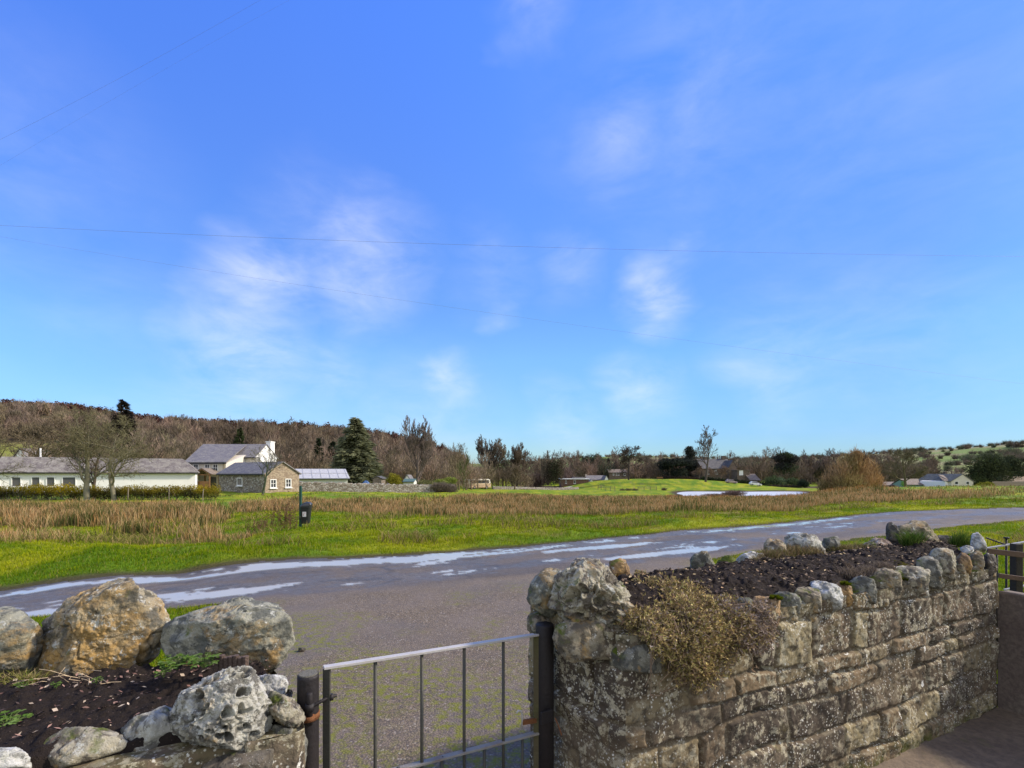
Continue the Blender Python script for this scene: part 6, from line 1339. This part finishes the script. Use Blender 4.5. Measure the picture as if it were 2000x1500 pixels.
def plants():
    rb = .0013
    G1 = (.165, .13, .085); G2 = (.20, .155, .105); G3 = (.13, .10, .075); OL = (.17, .155, .085)
    # three trees in front of the barn
    bare_tree(170, 49, 788, 'broad', 1, 'multi-stemmed bare tree before the barn, left of the front pair', 1.15, OL, .0011, tcol=(.22, .20, .14))
    bare_tree(224, 49.5, 800, 'broad', 2, 'bare tree before the barn, right of the front pair', 1.05, OL, .0011, tcol=(.22, .20, .14))
    bare_tree(-45, 47, 800, 'broad', 3, 'bare tree cut off by the left edge of the photo', 1.2, OL, .0011)
    bare_tree(183, 52, 830, 'broad', 104, 'slim dark stem leaning beside the front pair of trees', .9, G3, .0011)
    bare_tree(85, 92, 802, 'broad', 2, 'spreading bare tree standing behind the barn roof', 1.5, G1, rb)
    bare_tree(513, 60, 871, 'open', 5, 'small bare tree in front of the stone cottage', 1.15, (.15, .14, .10), .0016, basey=967, tcol=(.10, .12, .08))
    bare_tree(150, 120, 792, 'open', 6, 'tall bare tree poking above the wooded skyline at the left', 1.0, G3, rb)
    bare_tree(225, 150, 800, 'tall', 7, 'bare spindly tree just left of the dark skyline conifer', .9, G3, rb)
    conifer(241, 150, 778, 84, 'dark conifer rising above the skyline on the left', (.035, .03, .025), seed=2, sparse=.12)
    conifer(695, 108, 818, 128, 'big layered cedar behind the long low shed', (.17, .18, .10), seed=5, tiers=24)
    conifer(622, 125, 854, 40, 'narrow dark cypress, left of the pair beside the cedar', (.03, .045, .022), seed=6, tiers=26)
    conifer(650, 130, 860, 48, 'narrow dark cypress, right of the pair beside the cedar', (.032, .045, .024), seed=7, tiers=26)
    conifer(468, 128, 832, 44, 'yew-green conifer behind the farmhouse roof', (.055, .075, .03), seed=8)
    bare_tree(462, 132, 815, 'vase', 8, 'bare tree poking up beside the yew-green conifer', .9, G3, rb)
    bare_tree(572, 128, 812, 'open', 9, 'bare tree topping the skyline behind the stone cottage', 1.1, G3, rb)
    bare_tree(815, 112, 808, 'vase', 10, 'tall fan-shaped bare tree standing clear of the hill', .78, (.15, .12, .105), .0012)
    bare_tree(897, 128, 862, 'tall', 11, 'slender pale bare tree left above the coach', .7, G2, rb)
    bare_tree(912, 133, 864, 'tall', 12, 'slender bare tree directly above the coach', .6, G2, rb)
    bare_tree(905, 118, 880, 'tall', 13, 'ivy-clad thin tree left of the coach', .6, (.13, .14, .06), rb)
    bare_tree(948, 165, 848, 'vase', 14, 'dark upright bare tree right behind the coach', .95, (.11, .09, .075), .0014)
    bare_tree(982, 170, 855, 'tall', 15, 'bare tree with wispy top right of the dark upright one', .9, G1, rb)
    bare_tree(1010, 172, 862, 'vase', 16, 'bare tree thick with twigs between the coach and the pollard', .9, G3, .0014)
    bare_tree(1005, 150, 905, 'broad', 17, 'low bare tree standing on the far grass right of the coach', 1.1, G1, .0016, basey=956)
    bare_tree(1028, 180, 878, 'round', 18, 'round-topped bare tree at the right of the woodland', 1.0, G3, .0014)
    bare_tree(1058, 190, 882, 'tall', 19, 'cut-topped bare pole tree left of the ivy-clad group', .35, (.09, .08, .06), .002)
    leafy('ivy_tree', 'ivy-clad trunk group left of the village hall', 'tree', [(*XY(1070, 195), 3, 2.5, 12), (*XY(1082, 195), 2.5, 3, 11), (*XY(1092, 195), 3, 2.5, 12)], [(.10, .085, .055), (.07, .08, .04)], (14, .4), 1500, .6, 4)
    leafy('ivy_tree', 'low brown leafless tangle beside the village hall', 'tree', [(*XY(1042, 200), -1, 3.5, 6), (*XY(1054, 200), -1, 3.5, 6), (*XY(1105, 215), 1, 5, 9)], [(.15, .11, .09), (.13, .10, .08)], (5, .3), 1200, .9, 5, style='bare', mat='twigs')
    # evergreens around the church
    leafy('evergreen_tree', 'large dark evergreen crown beside the church tower', 'tree', [(*XY(1152, 262), 8, 5.5, 9), (*XY(1162, 262), 6, 6, 10), (*XY(1170, 262), 2, 6, 12), (*XY(1148, 260), 1, 5, 8), (*XY(1163, 258), -1, 6, 8)], [(.045, .055, .04), (.055, .07, .035), (.035, .045, .03)], (14, .6), 1300, .9, 6)
    conifer(1188, 260, 893, 20, 'pointed dark conifer left of the domed evergreen', (.045, .05, .035), seed=9)
    leafy('evergreen_tree', 'domed dark evergreen left of the mound tree', 'tree', [(*XY(1203, 258), 4.5, 5.5, 7), (*XY(1213, 258), 2, 4, 6)], [(.045, .055, .035), (.055, .06, .04)], (10, .4), 1300, .8, 7)
    bare_tree(1228, 188, 866, 'round', 20, 'lone bare tree on the left of the grassy mound', 1.2, (.075, .06, .05), .0030, basey=937)
    bare_tree(1378, 188, 829, 'open', 21, 'tallest bare tree, on the right of the grassy mound', 1.0, (.12, .10, .085), .0013, basey=941)
    for i, (px, D, top, lb) in enumerate([(1258, 240, 895, 'brown bare tree right behind the lone mound tree'), (1280, 245, 897, 'brown bare tree left of the flat-topped cedar'), (1310, 250, 912, 'low reddish bare tree under the flat-topped cedar'), (1350, 240, 910, 'brown bare tree left of the stone house'), (1242, 250, 905, 'dark bushy tree behind the lone mound tree'), (1270, 240, 912, 'low bare thicket tree behind the bench')]):
        bare_tree(px, D, top, 'round', 22+i, lb, 1.25, [(.14, .11, .09), (.13, .11, .085), (.17, .12, .10)][i % 3], .002)
    leafy('cedar_tree', 'flat-topped dark cedar left of the tallest mound tree', 'tree', [(*XY(1308, 225), 7, 5.5, 3.5), (*XY(1320, 225), 6.5, 7, 3.5), (*XY(1334, 225), 7, 6, 3.2), (*XY(1318, 228), 2, 7, 6), (*XY(1300, 228), 5, 3.5, 3)], [(.03, .035, .03), (.045, .055, .04)], (9, .5), 1300, .8, 8)
    leafy('scots_pine', 'dark tufted pine just left of the tallest mound tree', 'tree', [(*XY(1346, 232), 13, 2.0, 4), (*XY(1350, 232), 11, 2.8, 4), (*XY(1344, 232), 8, 3, 4.5), (*XY(1348, 232), 5, 3, 4)], [(.05, .055, .045)], (10, .35), 900, .7, 9)
    for i, (px, top, lb) in enumerate(((1392, 912, 'brown twiggy tree against the left of the stone house'), (1408, 908, 'brown twiggy tree against the middle of the stone house'), (1366, 908, 'twiggy tree at the left corner of the stone house'))):
        bare_tree(px, 212, top, 'round', 24+i, lb, 1.5, (.20, .14, .10), .0022)
    # right of the stone house
    spec = [(1500, 235, 905, 'round', (.15, .13, .09), 'olive-brown bare tree right of the barn roof'), (1522, 230, 908, 'round', (.16, .14, .09), 'pale bare tree before the pine group'), (1510, 260, 896, 'round', (.13, .11, .10), 'dark bare tree on the ridge right of the stone house'),
            (1560, 225, 900, 'round', (.16, .13, .10), 'spreading bare tree right of the pine'), (1583, 235, 888, 'tall', (.14, .11, .10), 'tall purplish bare tree left of the willow'), (1600, 240, 886, 'tall', (.15, .11, .10), 'purplish bare tree beside the willow'), (1615, 245, 884, 'tall', (.14, .11, .09), 'tree with dark top just left of the willow crown'),
            (1575, 215, 915, 'round', (.13, .10, .08), 'low brown bare tree near the right end of the pond'), (1720, 215, 895, 'round', (.18, .14, .09), 'tan bare tree right of the willow'), (1740, 235, 900, 'round', (.15, .13, .09), 'bare tree left of the right-hand bare tree')]
    for i, (px, D, top, stl, c, lb) in enumerate(spec): bare_tree(px, D, top, stl, 30+i % 6, lb, 1.2, c, .002)
    leafy('scots_pine', 'broad dark pine with bare trunks right of the pond', 'tree', [(*XY(1524, 215), 8.5, 3, 3.5), (*XY(1534, 215), 9.5, 3.5, 3.5), (*XY(1546, 215), 8, 3.5, 4), (*XY(1536, 215), 4, 5, 6), (*XY(1530, 215), 5, 4, 4)], [(.05, .05, .045), (.05, .065, .035)], (11, .45), 900, .8, 10)
    leafy('garden_shrub', 'dark green garden shrubs below the pine', 'shrub', [(*XY(1508, 205), -1.5, 3.5, 4), (*XY(1522, 204), -2, 3.5, 4), (*XY(1548, 202), -2, 3, 3.5)], [(.07, .10, .045), (.09, .13, .07)], None, 1200, .6, 11)
    leafy('evergreen_shrub', 'dark round evergreen shrub at the right end of the lane hedge', 'shrub', [(*XY(1567, 190), -2.2, 1.9, 3), (*XY(1572, 190), -2.6, 1.6, 2.6)], [(.03, .045, .03)], None, 1500, .4, 12)
    leafy('willow', 'wide orange-brown weeping willow right of the pond', 'willow', [(*XY(1625, 150), -.8, 3, 6), (*XY(1640, 148), 1.2, 3.6, 9), (*XY(1660, 150), 4.2, 3.4, 9), (*XY(1672, 150), 3.5, 4.2, 12), (*XY(1692, 150), 2.5, 3.8, 9), (*XY(1655, 146), -1, 5, 7), (*XY(1706, 152), -.8, 3, 6), (*XY(1672, 150), 7, 2, 3.5), (*XY(1610, 150), -2.2, 2, 3.6), (*XY(1685, 148), -1, 4, 6)], [(.40, .25, .12), (.34, .22, .11), (.28, .21, .09)], (9, .35), 1100, .8, 13, 'twigs', style='bare')
    bare_tree(1668, 151, 876, 'open', 38, 'dark branching tree inside the willow', 1.0, (.12, .08, .055), .0016)
    bare_tree(1768, 158, 872, 'broad', 39, 'wide bare tree standing beside the green hopper', 1.25, (.16, .14, .08), .0016)
    leafy('evergreen_tree', 'large dark holly clump right of the bungalow', 'tree', [(*XY(1912, 185), 2, 4.5, 9), (*XY(1925, 187), 4, 5, 10), (*XY(1938, 187), 5, 4.5, 9), (*XY(1950, 187), 1, 5, 9), (*XY(1905, 182), -1.5, 4, 6), (*XY(1930, 184), -1, 6, 7)], [(.04, .05, .022), (.05, .065, .025), (.035, .045, .025)], (8, .4), 1700, .65, 14)
    leafy('evergreen_tree', 'round dark evergreen, rightmost behind the board fence', 'tree', [(*XY(1974, 200), 6, 4, 6), (*XY(1980, 200), 3, 4.5, 7)], [(.045, .055, .03)], (9, .35), 1500, .7, 15)
    leafy('golden_bush', 'yellow-green bush at the left end of the board fence', 'shrub', [(*XY(1923, 162), -2.4, 2.0, 2.2), (*XY(1930, 162), -2.2, 1.6, 2.0)], [(.20, .20, .03)], None, 1500, .35, 16)
    leafy('golden_bush', 'round golden-green bush behind the field wall', 'shrub', [(*XY(770, 88), .4, 1.35, 2.6)], [(.24, .22, .03), (.17, .19, .03)], None, 4200, .2, 17)
    leafy('laurel', 'rounded green laurel behind the pale-roofed shed', 'shrub', [(*XY(628, 100), .9, 2.2, 3.2), (*XY(612, 101), .3, 1.6, 2.4), (*XY(655, 101), .0, 2.2, 3)], [(.07, .095, .025), (.05, .07, .03)], None, 1800, .3, 18)
    leafy('garden_shrub', 'pale green scrub left of the coach', 'shrub', [(*XY(860, 100), -.3, 1.6, 1.6), (*XY(830, 96), -.5, 2, 1.8), (*XY(880, 104), .1, 1.6, 1.4)], [(.20, .24, .05), (.15, .15, .06)], None, 1300, .3, 19)
    leafy('bush', 'bare brown bush on the near edge of the pond', 'shrub', [(*XY(1436, 124), -3.4, 2.6, 1.7), (*XY(1425, 124), -3.7, 2.2, 1.2), (*XY(1400, 122), -3.9, 3.5, .8)], [(.17, .12, .10)], None, 1500, .3, 20, 'twigs', style='bare')
    leafy('bush', 'low dark bushes along the left bank of the pond', 'shrub', [(*XY(1227, 158), -3.7, 1.2, .9), (*XY(1215, 158), -3.8, 1, .8), (*XY(1240, 159), -3.7, 1.2, .9), (*XY(1297, 160), -3.6, 1.0, 1.1)], [(.16, .13, .08)], None, 500, .3, 21, 'twigs', style='bare')
    # clipped hedges round the stone house
    for nm, lb, p0, p1, h, colr, seed in (('hedge', 'dark clipped hedge behind the two cars', (1372, 206, 945), (1496, 196, 957), 3.0, [(.03, .042, .022)], 1), ('hedge', 'dark brown hedge along the top of the mound', (1292, 222, 941), (1376, 220, 944), 2.6, [(.06, .045, .035)], 2), ('hedge', 'low brown hedge running right from the silver car', (1496, 196, 958), (1560, 190, 959), 2.2, [(.075, .065, .045)], 3)):
        n = 22; cl = []
        for i in range(n):
            f = i/(n-1); px = p0[0]+(p1[0]-p0[0])*f; D = p0[1]+(p1[1]-p0[1])*f; yb = p0[2]+(p1[2]-p0[2])*f; cl.append((*P(px, yb, D)[:2], P(px, yb, D)[2]+h*.55, 1.3, h*1.05))
        leafy(nm, lb, 'hedge', cl, colr, None, 420, .5, 30+seed)
    # woodland floor of trunks and twigs: the wood on the hill as one mass
    r = np.random.default_rng(17)
    def scatter(n, pr, Dr, mask=None):
        px = r.uniform(pr[0], pr[1], n*3); D = np.exp(r.uniform(math.log(Dr[0]), math.log(Dr[1]), n*3)); x = (px-CX)/F*D; y = D; k = np.ones(len(x), bool) if mask is None else mask(x, y, px); x, y, px = x[k][:n], y[k][:n], px[k][:n]; return x, y, px
    def mass(name, label, x, y, hmin, hmax, n_per, cols, size, style='bare', seed=0, rad=.42, sz=None):
        n = len(x); z = height(x, y); h = hmin+(hmax-hmin)*r.random(n)**(2.2 if name == 'hedgerow_trees' else 1); c = np.stack([x, y, z+h*.55], 1); ci = r.integers(0, len(cols), n); sz = size*(np.hypot(x, y)/200)**.7
        tone = (1+.5*n2(x, y, .022, 3, 301)+r.normal(size=n)*.12)[:, None]; cc_ = np.array(cols)[ci]*np.clip(tone, .5, 1.6)
        V, T, C = shards(c, h*rad, h*.95, n_per, sz, cc_, style, seed)
        p0 = np.stack([x, y, z-.3], 1); p1 = p0+np.stack([r.normal(size=n)*.4, r.normal(size=n)*.4, h*.75], 1)
        tag(link(name, np_mesh(name, V, T, cols={'Col': C}), MT['twigs']), label, 'woodland', kind='stuff')
        Vp, Q = prisms(p0, p1, h*.022, h*.01, 4); col = np.repeat(np.array(cols)[ci]*.8, 8, 0)
        tag(link(name+'_trunks', np_mesh(name+'_trunks', Vp, quads=Q, cols={'Col': col}), MT['twigs']), 'massed trunks of the '+label.split(' ', 2)[2], 'woodland', kind='stuff')
    browns = [(.20, .15, .105), (.24, .185, .13), (.165, .13, .09), (.25, .175, .13), (.22, .18, .11), (.13, .11, .075)]
    hillm = lambda x, y, px: (wood_mask(x, y) > .5)
    x, y, px = scatter(1500, (-380, 905), (185, 520), hillm)
    mass('hillside_wood', 'distant leafless brown woodland covering the left hill', x, y, 7, 12, 190, browns+[(.20, .15, .115)], 1.1, seed=40)
    # skyline conifers, reddish dark
    pxs = r.uniform(-380, 900, 900); Ds = r.uniform(415, 470, 900); x = (pxs-CX)/F*Ds; k = r.random(900) < np.interp(pxs, [-380, 150, 300, 420, 640, 760, 900], [.9, .9, .8, .9, .9, .8, .8])
    x, y = x[k], Ds[k]; mass('skyline_wood', 'dark reddish line of plantation trees along the hill crest', x, y, 7, 12, 120, [(.085, .04, .032), (.07, .035, .03), (.06, .05, .035), (.11, .06, .05)], 1.0, 'leaf', 41, .26)
    # nearer valley wood behind the buildings
    vm = lambda x, y, px: (y > np.interp(px, [-300, 380, 420, 560, 700, 900, 1040], [98, 104, 108, 112, 118, 125, 175])) & ~((px < 60) & (y < 170))
    x, y, px = scatter(330, (-300, 1040), (98, 200), vm)
    mass('valley_wood', 'nearer leafless grey-brown trees massed behind the farm buildings', x, y, 6, 10.5, 620, browns, .62, seed=42, rad=.46)
    x, y, px = scatter(210, (1040, 1800), (232, 330)); mass('village_trees', 'distant bare treetops massed around the village', x, y, 6, 13, 330, browns+[(.06, .07, .045), (.05, .055, .04)], 1.0, seed=43, rad=.5)
    def grove(name, label, x, y, h, cols, rmin, seed):
        rr = np.random.default_rng(seed); var = [grow(900+k_, 'wood') for k_ in range(5)]; A0 = []; A1 = []; B0 = []; B1 = []; CC = []; z = height(x, y)
        for i in range(len(x)):
            p0, p1, r0, r1, L_ = var[i % 5]; a = rr.uniform(0, 6.28); wd = h[i]*rr.uniform(.9, 1.5); M_ = np.array([[math.cos(a)*wd, -math.sin(a)*wd, 0], [math.sin(a)*wd, math.cos(a)*wd, 0], [0, 0, h[i]]]).T; o_ = np.array([x[i], y[i], z[i]-.1])
            A0.append(p0@M_+o_); A1.append(p1@M_+o_); B0.append(np.maximum(r0*h[i], rmin)); B1.append(np.maximum(r1*h[i], rmin*.7)); CC.append(np.tile(np.array(cols[i % len(cols)])*rr.uniform(.7, 1.25), (len(p0)*6, 1)))
        V, Q = prisms(np.concatenate(A0), np.concatenate(A1), np.concatenate(B0), np.concatenate(B1), 3)
        tag(link(name, np_mesh(name, V, quads=Q, cols={'Col': np.concatenate(CC)}), MT['twigs']), label, 'woodland', kind='stuff')
    x, y, px = scatter(95, (-300, 1040), (98, 175), vm); grove('valley_wood_branches', 'branching grey-brown trees standing in front of the valley wood', x, y, r.uniform(7, 13, len(x)), [(.24, .19, .14), (.17, .14, .10), (.28, .22, .17), (.13, .105, .08), (.21, .19, .11)], .035, 71)
    x, y, px = scatter(120, (1040, 1840), (228, 300)); grove('village_tree_branches', 'branching bare trees standing among the village houses', x, y, r.uniform(9, 19, len(x)), [(.17, .13, .10), (.13, .10, .08), (.21, .16, .12)], .06, 72)
    x, y, px = scatter(110, (-380, 900), (190, 420), hillm); grove('hillside_branches', 'taller branching trees rising out of the hillside wood', x, y, r.uniform(10, 15, len(x)), [(.26, .20, .16), (.15, .12, .09), (.22, .17, .12), (.11, .09, .07)], .08, 73)
    # hedgerow trees over the far fields on the right and centre
    n = 6500; pxs = r.uniform(940, 2350, n); Ds = np.exp(r.uniform(math.log(330), math.log(1500), n)); x = (pxs-CX)/F*Ds; y = Ds; cs = 130.0
    a = np.abs(((x/cs+.3*n2(x, y, .004, 2, 50)+.5) % 1)-.5); b = np.abs(((y/cs/1.3+.3*n2(x, y, .004, 2, 51)+.5) % 1)-.5)
    k = ((a < .03) | (b < .035) | ((np.abs(y-950) < 40) & (r.random(n) < .7)) | (n2(x, y, .012, 2, 66) > .42)); x, y = x[k], y[k]
    mass('hedgerow_trees', 'far hedgerow trees dotted across the hill fields', x, y, 1.8, 9, 130, [(.15, .12, .085), (.10, .11, .065), (.19, .15, .11), (.13, .14, .08)], .95, 'bare', 44, .85)
plants()

# ---- overhead wires
def wire(name, pts, rad, label):
    pts = [P(*p) for p in pts]; q = []
    for i in range(41):
        t = i/40; a, b, c = pts; q.append(a*(1-t)*(1-2*t)+b*4*t*(1-t)+c*t*(2*t-1))
    m = MB(); m.tube(q, rad, 6); tag(m.build(name, simple('wire_grey', (.24, .24, .26), .6)), label, 'wire', 'overhead wires')
wire('overhead_wire', [(-300, 423, 15), (1000, 481, 15.5), (2300, 503, 17)], .0030, 'upper of the two long overhead wires crossing the sky')
wire('overhead_wire', [(-300, 407, 15), (900, 603, 15), (2300, 786, 18)], .0019, 'lower of the two long wires, slanting down to the right')
wire('overhead_wire', [(-120, 330, 9), (205, 168, 9), (560, -30, 9)], .0010, 'short wire crossing the top left corner of the sky')
wire('overhead_wire', [(-120, 395, 9), (300, 148, 9), (640, -40, 9)], .0006, 'fainter wire just right of the top left corner wire')

build_terrain(); build_grass()

# ================================================================== SKY, SUN, CAMERA
k = NT('World', True); SC.world = k.m
az = math.atan2(SUN[0], SUN[1])
sky = k.n('ShaderNodeTexSky', _sky_type='NISHITA', _sun_disc=False, _sun_elevation=math.radians(SUN_EL), _sun_rotation=az, _air_density=1.0, _dust_density=.6, _ozone_density=1.6)
tc = k.n('ShaderNodeTexCoord').outputs['Generated']
dirn = k.n('ShaderNodeVectorMath', _operation='NORMALIZE'); k.set(dirn.inputs[0], tc); dv = dirn.outputs[0]
sep = k.n('ShaderNodeSeparateXYZ', Vector=dv)
tint = k.ramp(sep.outputs['Z'], [(0, (.25, .35, .45)), (.07, (.25, .35, .46)), (.23, (.30, .435, .55)), (.33, (.285, .42, .60)), (.52, (.30, .455, .77)), (.68, (.295, .49, .93))])
tn = k.n('ShaderNodeVectorMath', _operation='SCALE'); k.set(tn.inputs[0], tint); tn.inputs['Scale'].default_value = 3.6
base = k.mix(1.0, sky.outputs[0], tn.outputs[0], 'MULTIPLY')
base = k.mix(1.0, base, k.ramp(k.math('MULTIPLY_ADD', sep.outputs['X'], .5), [(.15, (.80, .84, .97)), (.35, (.90, .91, .97)), (.5, (.86, .88, .92)), (.62, (.72, .77, .84)), (.8, (.48, .55, .66)), (1, (.42, .5, .6))]), 'MULTIPLY')
blobs = [(690, 510, .14, .8), (520, 540, .12, .85), (600, 470, .14, .3), (760, 470, .09, .4), (1272, 565, .085, 1.0), (1338, 480, .05, .3), (1240, 250, .11, .45), (1400, 200, .30, .22), (480, 690, .14, .85), (640, 730, .10, .4), (965, 612, .045, .55), (1255, 768, .10, .6), (880, 760, .08, .6), (1090, 512, .09, .45), (940, 520, .10, .35),
         (1100, 822, .10, .5), (1520, 700, .16, .45), (1040, -10, .08, .5), (470, 790, .22, .35), (1700, 300, .34, .16), (200, 560, .2, .15), (1500, 770, .12, .35), (30, 330, .2, .2), (820, 850, .2, .35), (1720, 680, .2, .3)]
wv = k.n('ShaderNodeMapping', Vector=dv, Rotation=(0, .35, .2), Scale=(1.0, 1.0, 2.3)).outputs[0]
warp = k.n('ShaderNodeTexNoise', Vector=wv, Scale=3.0, Detail=4, Roughness=.6).outputs['Color']
wo = k.n('ShaderNodeVectorMath', _operation='SCALE'); k.set(wo.inputs[0], k.vm('SUBTRACT', warp, (.5, .5, .5))); wo.inputs['Scale'].default_value = .18
wd = k.vm('ADD', dv, wo.outputs[0])
tot = None
for px, py, sg, am in blobs:
    v = np.array([(px-CX)/F, 1, (HY-py)/F]); v /= np.linalg.norm(v)
    d = k.vm('DISTANCE', wd, tuple(v)); g = k.math('MULTIPLY', k.math('POWER', k.math('SUBTRACT', 1.0, k.math('DIVIDE', d, sg*1.15), True), 1.2, True), am)
    tot = g if tot is None else k.math('MAXIMUM', tot, g)
wn = k.n('ShaderNodeTexNoise', Vector=wv, Scale=6.0, Detail=9, Roughness=.6, Distortion=.3).outputs['Fac']
cf = k.math('MULTIPLY', tot, k.ramp(wn, [(.33, .05), (.50, .42), (.74, 1.0)]))
cf = k.math('MULTIPLY', cf, .72, True)
# invented, unseen cloud deck behind the camera, added as neutral fill light
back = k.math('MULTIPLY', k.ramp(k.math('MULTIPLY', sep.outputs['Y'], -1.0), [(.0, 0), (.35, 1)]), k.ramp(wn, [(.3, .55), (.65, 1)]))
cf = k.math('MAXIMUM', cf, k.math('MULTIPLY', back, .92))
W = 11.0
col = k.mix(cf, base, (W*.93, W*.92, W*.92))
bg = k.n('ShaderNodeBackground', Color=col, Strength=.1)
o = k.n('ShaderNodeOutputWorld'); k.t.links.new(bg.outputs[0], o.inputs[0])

sd = bpy.data.lights.new('sun', 'SUN'); sd.energy = 4.9; sd.angle = math.radians(5); sd.color = (1, .87, .70)
so = bpy.data.objects.new('sun', sd); COL.objects.link(so)
el = math.radians(SUN_EL); h = SUN/np.linalg.norm(SUN); v = Vector((h[0]*math.cos(el), h[1]*math.cos(el), math.sin(el)))
so.rotation_euler = v.to_track_quat('Z', 'Y').to_euler(); so.location = (5, -5, 12)

cd = bpy.data.cameras.new('camera'); co = bpy.data.objects.new('camera', cd); COL.objects.link(co); SC.camera = co
co.location = (0, 0, H); co.rotation_euler = (math.radians(90), 0, 0)
cd.sensor_width = 36; cd.lens = F/2000*36; cd.shift_y = (HY-750)/2000; cd.clip_start = .05; cd.clip_end = 20000
SC.view_settings.view_transform = 'Standard'; SC.view_settings.look = 'None'; SC.view_settings.gamma = 1; SC.view_settings.exposure = .3
SC.cycles.max_bounces = 6; SC.cycles.diffuse_bounces = 3; SC.cycles.glossy_bounces = 3; SC.cycles.transmission_bounces = 2; SC.cycles.transparent_max_bounces = 4
SC.cycles.use_denoising = True
